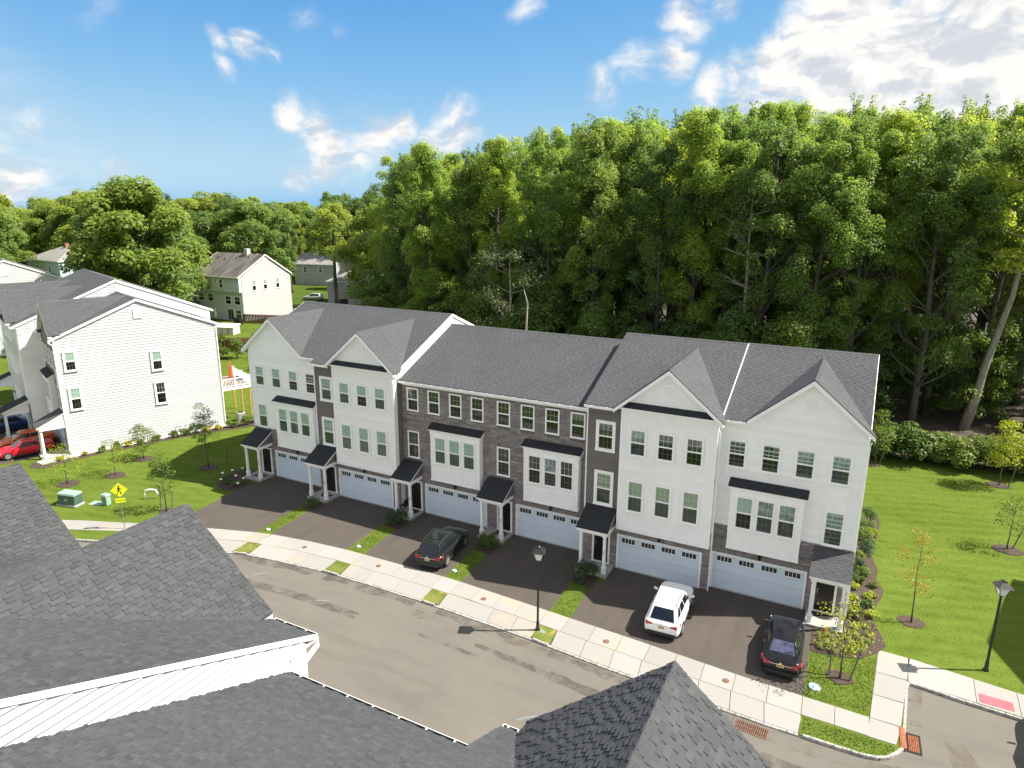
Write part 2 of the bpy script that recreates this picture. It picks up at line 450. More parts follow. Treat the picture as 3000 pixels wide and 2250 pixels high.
def mk_grass(name, dk, md, lt, dry, dryamt=0.35):
    m, n, l, p = NT(name)
    P_ = wpos(n)
    a = nnoise(n, l, 0.22, 5, 0.6, vec=P_, dist=0.5); b = nnoise(n, l, 2.4, 5, 0.65, vec=P_); c_ = nnoise(n, l, 17, 3, 0.7, vec=P_)
    v_ = n.new('ShaderNodeMapping'); v_.inputs['Rotation'].default_value = (0, 0, .5); v_.inputs['Scale'].default_value = (.35, 1.6, 1); l.new(P_, v_.inputs['Vector']); s_ = nnoise(n, l, 1.1, 4, 0.6, vec=v_.outputs[0])
    k = nmath(n, l, 'ADD', nmath(n, l, 'MULTIPLY', a, 0.35), nmath(n, l, 'ADD', nmath(n, l, 'MULTIPLY', b, 0.2), nmath(n, l, 'ADD', nmath(n, l, 'MULTIPLY', s_, 0.3), nmath(n, l, 'MULTIPLY', c_, 0.15))))
    c = ramp(n, l, k, [(0.38, dk), (0.5, md), (0.62, lt)])
    wv_ = n.new('ShaderNodeTexWave'); wv_.inputs['Scale'].default_value = .28; wv_.inputs['Distortion'].default_value = 2.5; wv_.inputs['Detail'].default_value = 2; wv_.inputs['Detail Scale'].default_value = .4; mw_ = n.new('ShaderNodeMapping'); mw_.inputs['Rotation'].default_value = (0, 0, 1.25); l.new(P_, mw_.inputs['Vector']); l.new(mw_.outputs[0], wv_.inputs['Vector'])
    c = nmix(n, l, nmath(n, l, 'MULTIPLY', wv_.outputs['Fac'], .22), c, tuple(x * 1.25 for x in lt))
    d = nnoise(n, l, 0.8, 5, 0.6, vec=P_, dist=0.8)
    c = nmix(n, l, nrange(n, l, d, 0.58, 0.75, 0, dryamt), c, dry)
    l.new(c, p.inputs['Base Color']); p.inputs['Roughness'].default_value = 0.9; p.inputs['Specular IOR Level'].default_value = 0.0
    nbump(n, l, p, c_, 0.35, 0.03)
    return m
M['lawn'] = mk_grass('lawn_turf', (0.054, 0.083, 0.014), (0.076, 0.112, 0.019), (0.098, 0.134, 0.026), (0.135, 0.140, 0.048), 0.45)
M['scrub'] = mk_grass('rough_ground', (0.03, 0.055, 0.012), (0.05, 0.085, 0.016), (0.08, 0.11, 0.025), (0.10, 0.085, 0.045), 0.7)
M['dryverge'] = mk_grass('dry_verge_grass', (0.06, 0.095, 0.018), (0.10, 0.13, 0.03), (0.17, 0.17, 0.05), (0.30, 0.21, 0.085), 0.9)
M['mulch'] = plain('bark_mulch', (0.050, 0.034, 0.025), 0.95, var=0.5, scale=9, bump=1.0)
M['gravel'] = plain('pale_gravel', (0.42, 0.40, 0.37), 0.9, var=0.3, scale=14, bump=0.8)
M['leafmould'] = plain('forest_floor', (0.045, 0.036, 0.022), 0.95, var=0.5, scale=0.8)
def mk_glass(name, tint, refl=0.08):
    m, n, l, p = NT(name)
    n.remove(p); out = [x for x in n if x.type == 'OUTPUT_MATERIAL'][0]
    t = n.new('ShaderNodeBsdfTransparent'); t.inputs[0].default_value = (*tint, 1)
    g = n.new('ShaderNodeBsdfGlossy'); g.inputs['Roughness'].default_value = 0.03
    fr = n.new('ShaderNodeFresnel'); fr.inputs['IOR'].default_value = 1.5
    k = nmath(n, l, 'MINIMUM', nmath(n, l, 'ADD', fr.outputs[0], refl), 0.38)
    mxs = n.new('ShaderNodeMixShader'); l.new(k, mxs.inputs[0]); l.new(t.outputs[0], mxs.inputs[1]); l.new(g.outputs[0], mxs.inputs[2])
    l.new(mxs.outputs[0], out.inputs[0])
    return m
M['glass'] = mk_glass('window_glass', (0.80, 0.90, 0.86), 0.06)
M['screen'] = mk_glass('screened_window_glass', (0.34, 0.40, 0.38), 0.03)
M['blind'] = plain('window_blind', (0.50, 0.62, 0.55), 0.8, var=0.08, scale=5)
M['blindtan'] = plain('tan_window_blind', (0.45, 0.50, 0.36), 0.8, var=0.08, scale=5)
M['curtain'] = plain('pale_curtain', (0.30, 0.34, 0.36), 0.8, var=0.45, scale=3)
M['darkroom'] = plain('dark_interior', (0.022, 0.024, 0.026), 0.7, var=0.4, scale=2)
M['door'] = plain('black_door_paint', (0.012, 0.011, 0.011), 0.3, var=0.1)
M['black'] = plain('black_metal', (0.012, 0.012, 0.013), 0.4, var=0.1)
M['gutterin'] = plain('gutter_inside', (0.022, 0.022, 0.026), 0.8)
M['rust'] = plain('rusted_cast_iron', (0.26, 0.085, 0.035), 0.8, var=0.35, scale=8, bump=0.4)
M['rust2'] = plain('faded_rusted_iron', (0.15, 0.075, 0.048), 0.85, var=0.3, scale=8, bump=0.4)
M['pit'] = plain('dark_pit', (0.008, 0.008, 0.008), 0.9)
M['wood'] = plain('fence_wood', (0.24, 0.125, 0.075), 0.85, var=0.3, scale=4)
M['redwood'] = plain('stained_fence_wood', (0.14, 0.035, 0.022), 0.85, var=0.25, scale=4)
M['post'] = plain('treated_timber', (0.42, 0.24, 0.09), 0.8, var=0.2, scale=4)
M['stake'] = plain('grey_stake_timber', (0.09, 0.085, 0.08), 0.85, var=0.25, scale=6)
M['steel'] = plain('galvanised_steel', (0.35, 0.36, 0.36), 0.4, metal=0.8, var=0.1)
def mk_bark(name, a, b):
    m, n, l, p = NT(name)
    v = n.new('ShaderNodeMapping'); v.inputs['Scale'].default_value = (3, 3, 0.6); l.new(wpos(n), v.inputs['Vector'])
    f = nnoise(n, l, 2.5, 5, 0.65, vec=v.outputs[0])
    l.new(nmix(n, l, nrange(n, l, f, 0.3, 0.7), a, b), p.inputs['Base Color']); p.inputs['Roughness'].default_value = 0.95
    nbump(n, l, p, f, 0.6, 0.05)
    return m
M['bark'] = mk_bark('grey_bark', (0.045, 0.040, 0.032), (0.105, 0.094, 0.076))
M['palebark'] = mk_bark('pale_bark', (0.17, 0.155, 0.13), (0.34, 0.31, 0.26))
def mk_leaf(name, stops, trans=0.32, hv=0.5):
    m, n, l, p = NT(name)
    out = [x for x in n if x.type == 'OUTPUT_MATERIAL'][0]
    at = n.new('ShaderNodeAttribute'); at.attribute_name = 'tint'
    oi = n.new('ShaderNodeObjectInfo')
    k = nmath(n, l, 'ADD', nmath(n, l, 'MULTIPLY', at.outputs['Fac'], 1 - hv), nmath(n, l, 'MULTIPLY', oi.outputs['Random'], hv))
    c = ramp(n, l, k, stops)
    l.new(c, p.inputs['Base Color']); p.inputs['Roughness'].default_value = 0.5; p.inputs['Specular IOR Level'].default_value = 0.3
    tr = n.new('ShaderNodeBsdfTranslucent')
    tb = n.new('ShaderNodeVectorMath'); tb.operation = 'MULTIPLY'; tb.inputs[1].default_value = (1.55, 1.5, 1.1); l.new(c, tb.inputs[0]); l.new(tb.outputs[0], tr.inputs[0])
    mxs = n.new('ShaderNodeMixShader'); mxs.inputs[0].default_value = trans
    l.new(p.outputs[0], mxs.inputs[1]); l.new(tr.outputs[0], mxs.inputs[2]); l.new(mxs.outputs[0], out.inputs[0])
    return m
M['leaf'] = mk_leaf('forest_leaves', [(0.15, (0.115, 0.20, 0.055)), (0.4, (0.18, 0.285, 0.06)), (0.62, (0.265, 0.355, 0.062)), (0.85, (0.37, 0.43, 0.066))], .57)
M['oakleaf'] = mk_leaf('oak_leaves', [(0.15, (0.105, 0.175, 0.055)), (0.45, (0.155, 0.235, 0.06)), (0.65, (0.22, 0.29, 0.06)), (0.9, (0.31, 0.35, 0.06))], .55)
M['darkleaf'] = mk_leaf('understory_leaves', [(0.1, (0.07, 0.13, 0.045)), (0.5, (0.12, 0.195, 0.052)), (0.9, (0.18, 0.255, 0.055))], .55)
M['greyleaf'] = mk_leaf('sparse_grey_green_leaves', [(0.1, (0.07, 0.10, 0.045)), (0.9, (0.14, 0.18, 0.07))])
M['limeleaf'] = mk_leaf('lime_leaves', [(0.1, (0.16, 0.22, 0.015)), (0.5, (0.27, 0.32, 0.02)), (0.9, (0.38, 0.38, 0.03))])
M['shrubleaf'] = mk_leaf('shrub_leaves', [(0.1, (0.045, 0.09, 0.014)), (0.5, (0.09, 0.15, 0.02)), (0.9, (0.16, 0.20, 0.03))])
M['bluegreen'] = mk_leaf('juniper_needles', [(0.1, (0.03, 0.065, 0.028)), (0.9, (0.06, 0.11, 0.045))])
M['orangeleaf'] = mk_leaf('turning_leaves', [(0.0, (0.14, 0.18, 0.02)), (0.35, (0.24, 0.19, 0.02)), (0.6, (0.30, 0.12, 0.02)), (1, (0.28, 0.06, 0.02))], .35, hv=0.0)
M['daylily'] = mk_leaf('strap_leaves', [(0.1, (0.13, 0.20, 0.03)), (0.9, (0.30, 0.34, 0.07))])
M['yellowshrub'] = mk_leaf('yellow_shrub_leaves', [(0.1, (0.25, 0.24, 0.015)), (0.9, (0.42, 0.38, 0.03))])
M['flower'] = plain('white_blossom', (0.8, 0.8, 0.78), 0.7)
def mk_blade():
    m, n, l, p = NT('grass_blades')
    P_ = wpos(n); a = nnoise(n, l, 0.5, 4, 0.6, vec=P_)
    g = n.new('ShaderNodeNewGeometry')
    k = nmath(n, l, 'ADD', nmath(n, l, 'MULTIPLY', a, 0.6), nmath(n, l, 'MULTIPLY', g.outputs['Random Per Island'], 0.4))
    c = ramp(n, l, k, [(0.2, (0.050, 0.084, 0.010)), (0.5, (0.076, 0.116, 0.014)), (0.8, (0.108, 0.145, 0.022))])
    l.new(c, p.inputs['Base Color']); p.inputs['Roughness'].default_value = 0.6; p.inputs['Specular IOR Level'].default_value = 0.2
    return m
M['blade'] = mk_blade()
def paint(name, col, rough=0.22, metal=0.0, coat=0.2):
    m, n, l, p = NT(name)
    p.inputs['Base Color'].default_value = (*col, 1); p.inputs['Roughness'].default_value = rough; p.inputs['Metallic'].default_value = metal
    p.inputs['Coat Weight'].default_value = coat; p.inputs['Coat Roughness'].default_value = 0.04; p.inputs['Specular IOR Level'].default_value = 0.3
    f = nnoise(n, l, 3.0, 4, 0.6, vec=wpos(n)); l.new(nrange(n, l, f, 0.3, 0.7, rough * 0.8, rough * 1.3), p.inputs['Roughness'])
    return m
M['tyre'] = plain('tyre_rubber', (0.014, 0.014, 0.014), 0.85)
M['alloy'] = plain('alloy_rim', (0.42, 0.42, 0.43), 0.35, metal=0.7)
M['autoglass'] = plain('tinted_car_glass', (0.010, 0.012, 0.015), 0.06, var=0.1, coat=0.1)
M['autoglasslight'] = plain('car_rear_glass', (0.05, 0.055, 0.11), 0.08, var=0.4, coat=0.5)
M['lamp_red'] = plain('tail_lamp_red', (0.38, 0.012, 0.015), 0.2, coat=0.8)
M['lamp_clear'] = plain('head_lamp_clear', (0.55, 0.57, 0.6), 0.15, coat=0.8)
M['plate'] = plain('number_plate_yellow', (0.55, 0.46, 0.16), 0.5)
M['plastic'] = plain('black_plastic_trim', (0.018, 0.018, 0.019), 0.6)
M['chrome'] = plain('chrome', (0.6, 0.6, 0.62), 0.15, metal=1.0)
# ------------------------------------------------------------------ roof shingles
CAMP = cam.matrix_world.translation.copy()
CAMI = cam.matrix_world.inverted()
FPX = 36.0 / 23.957
def screen_size(p):
    # rough apparent size weight of a point, 0 when it lies outside the picture
    q = CAMI @ Vector(p)
    if q.z > -0.5: return 0
    x, y = q.x / -q.z, q.y / -q.z
    if abs(x) > FPX / 2 or abs(y) > FPX * 0.375: return 0
    return 1 / q.length
def clip_rect(u0, u1, v0, v1, poly):
    # the part of a rectangle inside a convex counter-clockwise polygon
    out = [(u0, v0), (u1, v0), (u1, v1), (u0, v1)]
    n = len(poly)
    for i in range(n):
        ax, ay = poly[i]; bx, by = poly[(i + 1) % n]
        ex, ey = bx - ax, by - ay
        inp = out; out = []
        if not inp: return []
        for j in range(len(inp)):
            p = inp[j]; q = inp[(j + 1) % len(inp)]
            dp = ex * (p[1] - ay) - ey * (p[0] - ax); dq = ex * (q[1] - ay) - ey * (q[0] - ax)
            if dp >= 0: out.append(p)
            if (dp >= 0) != (dq >= 0):
                t = dp / (dp - dq); out.append((p[0] + (q[0] - p[0]) * t, p[1] + (q[1] - p[1]) * t))
    return out
def ccw(poly):
    a = sum(poly[i][0] * poly[(i + 1) % len(poly)][1] - poly[(i + 1) % len(poly)][0] * poly[i][1] for i in range(len(poly)))
    return poly if a > 0 else poly[::-1]
def shingle_pieces(poly, O, U, V, expo=0.13, wr=(0.11, 0.27), th=(0.006, 0.017), seed=1):
    # poly in (u, v) plane coordinates, convex; V points up the slope
    poly = ccw(poly)
    O, U, V = Vector(O), Vector(U).normalized(), Vector(V).normalized(); N = U.cross(V)
    if N.z < 0: N = -N
    us = [p[0] for p in poly]; vs_ = [p[1] for p in poly]
    out = []
    k0 = math.floor(min(vs_) / expo)
    for k in range(k0, math.ceil(max(vs_) / expo) + 1):
        rr = random.Random(seed * 7919 + k)
        v0, v1 = k * expo, (k + 1) * expo
        u = min(us) - rr.random() * 0.3; hi = rr.random() < 0.5
        while u < max(us):
            w = rr.uniform(*wr); t = th[1] if hi else th[0] + 0.003 * rr.random()
            hi = not hi
            c = clip_rect(u, u + w, v0, v1, poly); u += w
            if len(c) < 3: continue
            ar = abs(sum(c[i][0] * c[(i + 1) % len(c)][1] - c[(i + 1) % len(c)][0] * c[i][1] for i in range(len(c)))) / 2
            if ar < 4e-4: continue
            n = len(c)
            top = [O + U * a + V * b + N * (0.004 + t * (1 - 0.75 * (b - v0) / expo)) for a, b in c]
            bot = [O + U * a + V * b - N * 0.003 for a, b in c]
            f = [tuple(range(n))] + [(i, n + i, n + (i + 1) % n, (i + 1) % n) for i in range(n) if not (c[i][1] > v1 - 1e-6 and c[(i + 1) % n][1] > v1 - 1e-6)]
            out.append((top + bot, f, ar))
    return out
def roof_cover(roof, pieces, mat, singles=0, mw=None):
    # the largest pieces in view become parts of their own, the rest one part
    if singles:
        sc = []
        for i, (v, f, ar) in enumerate(pieces):
            c = v[0]
            sc.append((screen_size(mw @ c) * math.sqrt(ar), i))
        sc.sort(reverse=True)
        chosen = {i for s_, i in sc[:singles] if s_ > 0}
    else: chosen = set()
    mb = MB()
    for i, (v, f, ar) in enumerate(pieces):
        if i in chosen:
            b = MB(); b.add(v, f); b.build('shingle', mat, roof, fix=False)
        else: mb.add(v, f)
    if mb.v: tag(mb.build('shingle_courses', mat, roof, fix=False), kind='stuff')

# ------------------------------------------------------------------ windows and doors
_wc = {}
def window(house, x, y, z, w, h, rz=0.0, casing=0.06, style='blind', grid=(3, 2), proud=0.0):
    key = (round(w, 2), round(h, 2), casing, grid)
    if key not in _wc:
        c = MB(); d = 0.075; k = casing
        c.box(-k, w + k, -d, 0, h, h + k); c.box(-k - 0.02, w + k + 0.02, -d - 0.02, 0, -k, 0)
        c.box(-k, 0, -d, 0, 0, h); c.box(w, w + k, -d, 0, 0, h)
        s_ = MB(); t = 0.045
        for (a, b) in ((h * 0.5, h), (0, h * 0.5)):
            o_ = 0.0 if a else 0.012
            s_.box(0, t, -0.06 + o_, -0.012, a, b); s_.box(w - t, w, -0.06 + o_, -0.012, a, b)
            s_.box(t, w - t, -0.0595 + o_, -0.012, a, a + t); s_.box(t, w - t, -0.0595 + o_, -0.012, b - t, b)
        up, lo = MB(), MB()
        up.poly([(t, -0.048, h * .5 + t), (w - t, -0.048, h * .5 + t), (w - t, -0.048, h - t), (t, -0.048, h - t)])
        lo.poly([(t, -0.036, t), (w - t, -0.036, t), (w - t, -0.036, h * .5 - t), (t, -0.036, h * .5 - t)])
        g = MB()
        for (a, b, yy) in ((h * .5 + t, h - t, -0.0465), (t, h * .5 - t, -0.0345)):
            for i in range(1, grid[0]):
                xx = t + (w - 2 * t) * i / grid[0]; g.box(xx - .008, xx + .008, yy, yy + .007, a, b)
            for j in range(1, grid[1]):
                zz = a + (b - a) * j / grid[1]; g.box(t, w - t, yy + .0005, yy + .0065, zz - .008, zz + .008)
        bu, bl = MB(), MB()
        bu.poly([(t, -0.014, h * .5), (w - t, -0.014, h * .5), (w - t, -0.014, h - t), (t, -0.014, h - t)])
        bl.poly([(t, -0.0135, t), (w - t, -0.0135, t), (w - t, -0.0135, h * .5), (t, -0.0135, h * .5)])
        _wc[key] = [c.mesh('casing', M['trim']), s_.mesh('sash', M['trim']), up.mesh('upper_pane', M['glass']), lo.mesh('lower_pane', M['screen']), g.mesh('muntins', M['trim']), bu, bl]
    c, s_, up, lo, g, bu, bl = _wc[key]
    wo = link('window', c, house); wo.location = (x, y - proud, z); wo.rotation_euler = (0, 0, rz)
    link('sash', s_, wo); link('upper_pane', up, wo); link('lower_pane', lo, wo)
    if grid != (1, 1): link('muntins', g, wo)
    kb = (key, style)
    if kb not in _wc:
        a, b = {'blind': ('blind', 'blind'), 'tan': ('blindtan', 'blindtan'), 'dark': ('darkroom', 'darkroom'), 'half': ('blind', 'darkroom'), 'curtain': ('curtain', 'curtain')}[style]
        _wc[kb] = (bu.mesh('window_backing', M[a]), bl.mesh('window_backing', M[b]))
    link('blind' if style in ('blind', 'tan', 'half') else 'curtain', _wc[kb][0], wo)  # with style dark, both backings are dark sheets standing for unlit rooms
    link('lower_backing', _wc[kb][1], wo)
    return wo
def garage_door(house, x, w=4.9, h=2.18, y=0.0):
    d = MB(); k = 0.11
    d.box(x - k, x, y - 0.07, y + 0.02, 0, h + k); d.box(x + w, x + w + k, y - 0.07, y + 0.02, 0, h + k); d.box(x, x + w, y - 0.068, y + 0.02, h, h + k)
    g = d.build('garage_door', M['trim'], house)
    for i in range(4):
        z0 = 0.03 + i * (h - 0.03) / 4; z1 = 0.03 + (i + 1) * (h - 0.03) / 4
        s_ = MB(); s_.box(x + .004, x + w - .004, y - 0.035, y + 0.0, z0 + .006, z1 - .006)
        for j in range(6 if i < 3 else 0):            # pressed ribs
            zz = z0 + (j + .5) * (z1 - z0) / 6; s_.box(x + .02, x + w - .02, y - 0.041, y - 0.036, zz - .022, zz + .022)
        s_.build('door_section', M['garage'], g)
    for i in range(4):
        cx = x + w * (i + .5) / 4; z0 = h * .75 + .14; z1 = h - .1
        p = MB(); p.box(cx - .40, cx + .40, y - 0.040, y - 0.037, z0, z1)
        pw = p.build('window_panel', M['darkroom'], g)
    m = MB()
    for i in range(4):
        cx = x + w * (i + .5) / 4; z0 = h * .75 + .14; z1 = h - .1
        for j in range(1, 4): m.box(cx - .4 + .2 * j - .012, cx - .4 + .2 * j + .012, y - .052, y - .041, z0, z1)
        m.box(cx - .43, cx + .43, y - .053, y - .0362, z1, z1 + .03); m.box(cx - .43, cx + .43, y - .053, y - .0362, z0 - .03, z0)
    m.build('window_bars', M['trim'], g)
    s_ = MB(); s_.box(x, x + w, y - 0.12, y + 0.0, 0.0, 0.03); s_.build('threshold', M['stoop'], g)
    c = MB(); cx = x + w * .5 + .05
    c.box(cx - .07, cx + .07, y - .08, y - .045, 2.52, 2.78); c.tube([(cx, y - .08, 2.72), (cx, y - .19, 2.76), (cx, y - .2, 2.66)], .018, 6)
    c.lathe([(.02, 2.66), (.085, 2.62), (.07, 2.42), (.03, 2.38)], (cx, y - .2, 0), 8)
    c.build('wall_lantern', M['black'], house)
def front_door(house, x, w=0.92, h=2.06, y=0.0, side_glass=False):
    d = MB(); k = .12
    d.box(x - k, x, y - .08, y, .16, .16 + h + k); d.box(x + w, x + w + k, y - .08, y, .16, .16 + h + k); d.box(x, x + w, y - .079, y, .16 + h, .16 + h + k)
    d.box(x - k, x + w + k, y - .14, y, .1, .16)
    o = d.build('front_door', M['trim'], house)
    p = MB(); p.box(x + .004, x + w - .004, y - .04, y, .165, .155 + h); p.build('door_leaf', M['door'], o)
    q = MB()
    for zz, hh in ((.3, .7), (1.2, .8)):
        for xx in (x + .12, x + w / 2 + .04): q.box(xx, xx + w / 2 - .16, y - .052, y - .041, zz, zz + hh)
    q.build('door_panels', M['door'], o)
    hdl = MB(); hdl.tube([(x + .09, y - .05, 1.0), (x + .09, y - .1, 1.05), (x + .09, y - .1, 1.25), (x + .09, y - .05, 1.3)], .018, 6); hdl.box(x + .05, x + .13, y - .06, y - .042, 1.36, 1.5)
    hdl.build('handle', M['chrome'], o)
def text_mesh(s_, size, depth=0.004):
    cu = bpy.data.curves.new('lettering', 'FONT'); cu.body = s_; cu.size = size; cu.extrude = depth; cu.align_x = 'CENTER'; cu.align_y = 'CENTER'
    o = bpy.data.objects.new('lettering', cu); COL.objects.link(o)
    bpy.context.view_layer.update()
    me = bpy.data.meshes.new_from_object(o.evaluated_get(bpy.context.evaluated_depsgraph_get()))
    bpy.data.objects.remove(o); bpy.data.curves.remove(cu)
    return me

# ------------------------------------------------------------------ cladding
_box = None
def unit_box():
    global _box
    if _box is None: _box = {}
    return _box
def stone_wall(house, x0, x1, z0, z1, y, holes, singles=300, seed=1, soldier=()):
    # rows of stone veneer pieces on the plane y, facing -y, leaving the holes free
    rr = random.Random(seed); ps = []
    w = MB(); w.box(x0, x1, y - 0.012, y + .05, z0, z1)
    wl_ = w.build('stone_wall', M['mortar'], house)
    z = z0
    while z < z1 - 0.03:
        hh = min(rr.choice((0.10, 0.10, 0.155, 0.20)), z1 - z)
        iv = [(x0, x1)]
        for (a, b, c, d) in holes:
            if d > z + 0.01 and c < z + hh - 0.01:
                nv = []
                for (p, q) in iv:
                    if b <= p or a >= q: nv.append((p, q)); continue
                    if a > p: nv.append((p, a))
                    if b < q: nv.append((b, q))
                iv = nv
        for (p, q) in iv:
            x = p
            while x < q - 0.02:
                ww = rr.uniform(0.22, 0.58)
                if q - x - ww < 0.14: ww = q - x
                ps.append((x, z, ww, hh, rr.uniform(0.02, 0.045))); x += ww
        z += hh
    for (sx0, sx1, sz) in soldier:
        x = sx0
        while x < sx1 - .03:
            ww = min(.085, sx1 - x); ps.append((x, sz, ww, .24, rr.uniform(.03, .04))); x += .085
    ub = unit_box()
    if 'brick' not in ub:
        b = MB(); e = .04   # chamfered face
        b.add([(0, 0, 0), (1, 0, 0), (1, 0, 1), (0, 0, 1), (e, -1, e * 2), (1 - e, -1, e * 2), (1 - e, -1, 1 - e * 2), (e, -1, 1 - e * 2)], [(4, 5, 6, 7), (0, 1, 5, 4), (1, 2, 6, 5), (2, 3, 7, 6), (3, 0, 4, 7)])
        ub['brick'] = b
        ub['brickmesh'] = b.mesh('brick', M['brick'])
    g = 0.006
    ps.sort(key=lambda t: -t[2] * t[3])
    mb = MB()
    for i, (x, z, ww, hh, d) in enumerate(ps):
        if i < singles:
            o = link('brick', ub['brickmesh'], wl_); o.location = (x + g, y - .012, z + g); o.scale = (max(ww - 2 * g, .02), d, max(hh - 2 * g, .02))
        else:
            mb.add([(x + g + v[0] * (ww - 2 * g), y - .012 + v[1] * d, z + g + v[2] * (hh - 2 * g)) for v in ub['brick'].v], ub['brick'].f)
    if mb.v: tag(mb.build('brick_courses', M['brick'], wl_, fix=False), kind='stuff')
    return wl_
def lap_siding(house, name, xa, xb, z0, z1, y, mat, expo=0.25, parent=None):
    # boards facing -y; xa(z), xb(z) give the ends of a board at a height
    base = None
    z = z0; k = 0
    par = parent or house
    while z < z1 - 0.01:
        zt = min(z + expo, z1)
        a0, b0, a1, b1 = xa(z), xb(z), xa(zt), xb(zt)
        if b0 - a0 > 0.05:
            if b1 < a1: a1 = b1 = (a1 + b1) / 2
            m = MB(); d0, d1 = 0.030, 0.005
            m.add([(a0, y, z), (b0, y, z), (b1, y, zt), (a1, y, zt), (a0, y - d0, z), (b0, y - d0, z), (b1, y - d1, zt), (a1, y - d1, zt)], [(4, 5, 6, 7), (0, 1, 5, 4), (1, 2, 6, 5), (2, 3, 7, 6), (3, 0, 4, 7)])
            m.build(name, mat, par, fix=False)
        z = zt
def lap_siding_side(house, x, ya, yb, z0, z1, mat, expo=0.25, sgn=1, parent=None, lip=0.03):
    z = z0
    while z < z1 - 0.01:
        zt = min(z + expo, z1)
        a0, b0, a1, b1 = ya(z), yb(z), ya(zt), yb(zt)
        if b0 - a0 > 0.03 or b1 - a1 > 0.03:
            if b1 < a1: a1 = b1 = (a1 + b1) / 2
            if b0 < a0: a0 = b0 = (a0 + b0) / 2
            m = MB(); d0, d1 = lip * sgn, 0.004 * sgn
            m.add([(x, a0, z), (x, b0, z), (x, b1, zt), (x, a1, zt), (x + d0, a0, z), (x + d0, b0, z), (x + d1, b1, zt), (x + d1, a1, zt)], [(4, 5, 6, 7), (0, 1, 5, 4), (1, 2, 6, 5), (2, 3, 7, 6), (3, 0, 4, 7)])
            m.build('siding_board', mat, parent or house)
        z = zt
def gutter(house, x0, x1, y, z, hangers=True, name='gutter'):
    g = MB()
    g.box(x0, x1, y - .125, y - .115, z - .12, z); g.box(x0, x1, y - .115, y, z - .12, z - .11); g.box(x0, x1, y - .0099, y, z - .11, z)
    g.box(x0 - .006, x0, y - .125, y, z - .12, z); g.box(x1, x1 + .006, y - .125, y, z - .12, z)
    go = g.build(name, M['trim'], house)
    i_ = MB(); i_.box(x0 + .01, x1 - .01, y - .1105, y - .011, z - .1095, z - .085); i_.box(x0 + .01, x1 - .01, y - .1145, y - .111, z - .109, z - .012); i_.build('gutter_floor', M['gutterin'], go)  # dark lining stands for debris and the shade inside the gutter
    if hangers:
        n = max(2, int((x1 - x0) / .75))
        for i in range(n):
            h = MB(); xx = x0 + (x1 - x0) * (i + .5) / n; h.box(xx - .02, xx + .02, y - .114, y - .0101, z - .016, z - .004)
            h.build('hanger', M['trim'], go)
    return go
def downspout(house, pts, r=.04):
    m = MB(); m.tube(pts, r, 4); return m.build('downspout', M['trim'], house)

# ------------------------------------------------------------------ porch and bay
def porch(house, c0, c1, number=None, y=0.0, ztop=3.85, side=M['greysiding'], depth=1.65, mat='shingle2', left=True, right=True, stoop_x=None):
    s_ = MB(); sx = stoop_x or (c0 - .2, c1 + .25)
    s_.box(sx[0], sx[1], y - depth, y - .01, -.1, .14)
    po = s_.build('porch', M['stoop'], house); bevel(po, .015)
    for cx in (c0, c1):
        m = MB(); yc = y - depth + .3
        m.box(cx - .12, cx + .12, yc - .12, yc + .12, .14, .5); m.box(cx - .135, cx + .135, yc - .135, yc + .135, .5, .55)
        a, b = .085, .075
        m.hexa([(cx - a, yc - a, .55), (cx + a, yc - a, .55), (cx + a, yc + a, .55), (cx - a, yc + a, .55)], [(cx - b, yc - b, 2.5), (cx + b, yc - b, 2.5), (cx + b, yc + b, 2.5), (cx - b, yc + b, 2.5)])
        m.box(cx - .11, cx + .11, yc - .11, yc + .11, 2.5, 2.6)
        m.build('column', M['trim'], po)
    x0, x1 = c0 - .22, c1 + .26; yc = y - depth + .3
    b = MB()
    b.box(x0 + .08, x1 - .08, yc - .13, yc + .1, 2.6, 2.84)
    b.box(x0 + .08, x0 + .2, yc + .1, y - .02, 2.6, 2.84); b.box(x1 - .2, x1 - .08, yc + .1, y - .02, 2.6, 2.84)
    b.box(x0 + .2, x1 - .2, yc + .1, y - .02, 2.78, 2.83)
    b.build('beam', M['trim'], po)
    ye = y - depth - .02; ze = 2.93
    for sx_ in ((x0 + .09, x0 + .15) if left else (), (x1 - .15, x1 - .09) if right else ()):
        if sx_:
            m = MB(); m.prism([(sx_[0], yc - .1, 2.841), (sx_[0], y - .02, 2.841), (sx_[0], y - .02, ztop - .06), (sx_[0], yc - .1, 2.98)], (sx_[1] - sx_[0], 0, 0)); m.build('side_panel', side, po)
    rf = MB(); rf.prism([(x0, ye, ze - .13), (x0, y - .021, ztop - .13), (x0, y - .021, ztop), (x0, ye, ze)], (x1 - x0, 0, 0))
    rf.cur = 0
    ro = rf.build('porch_roof', M['trim'], po)
    L = math.hypot(y - ye, ztop - ze)
    mb = MB()
    for v, f, ar in shingle_pieces([(0, 0), (x1 - x0 + .04, 0), (x1 - x0 + .04, L), (0, L)], (x0 - .02, ye - .02, ze + .004), (1, 0, 0), (0, y - ye, ztop - ze), seed=int(abs(c0) * 100) + 3, wr=(.2, .4)): mb.add(v, f)
    tag(mb.build('shingle_courses', M[mat], po, fix=False), kind='stuff')
    if number:
        for i, ch in enumerate(number):
            me = text_mesh(ch, .17); me.materials.append(M['black'])
            o = link('house_number', me, po); o.location = (c1, yc - .102, 1.62 - i * .15); o.rotation_euler = (rad(90), 0, 0)
    return po
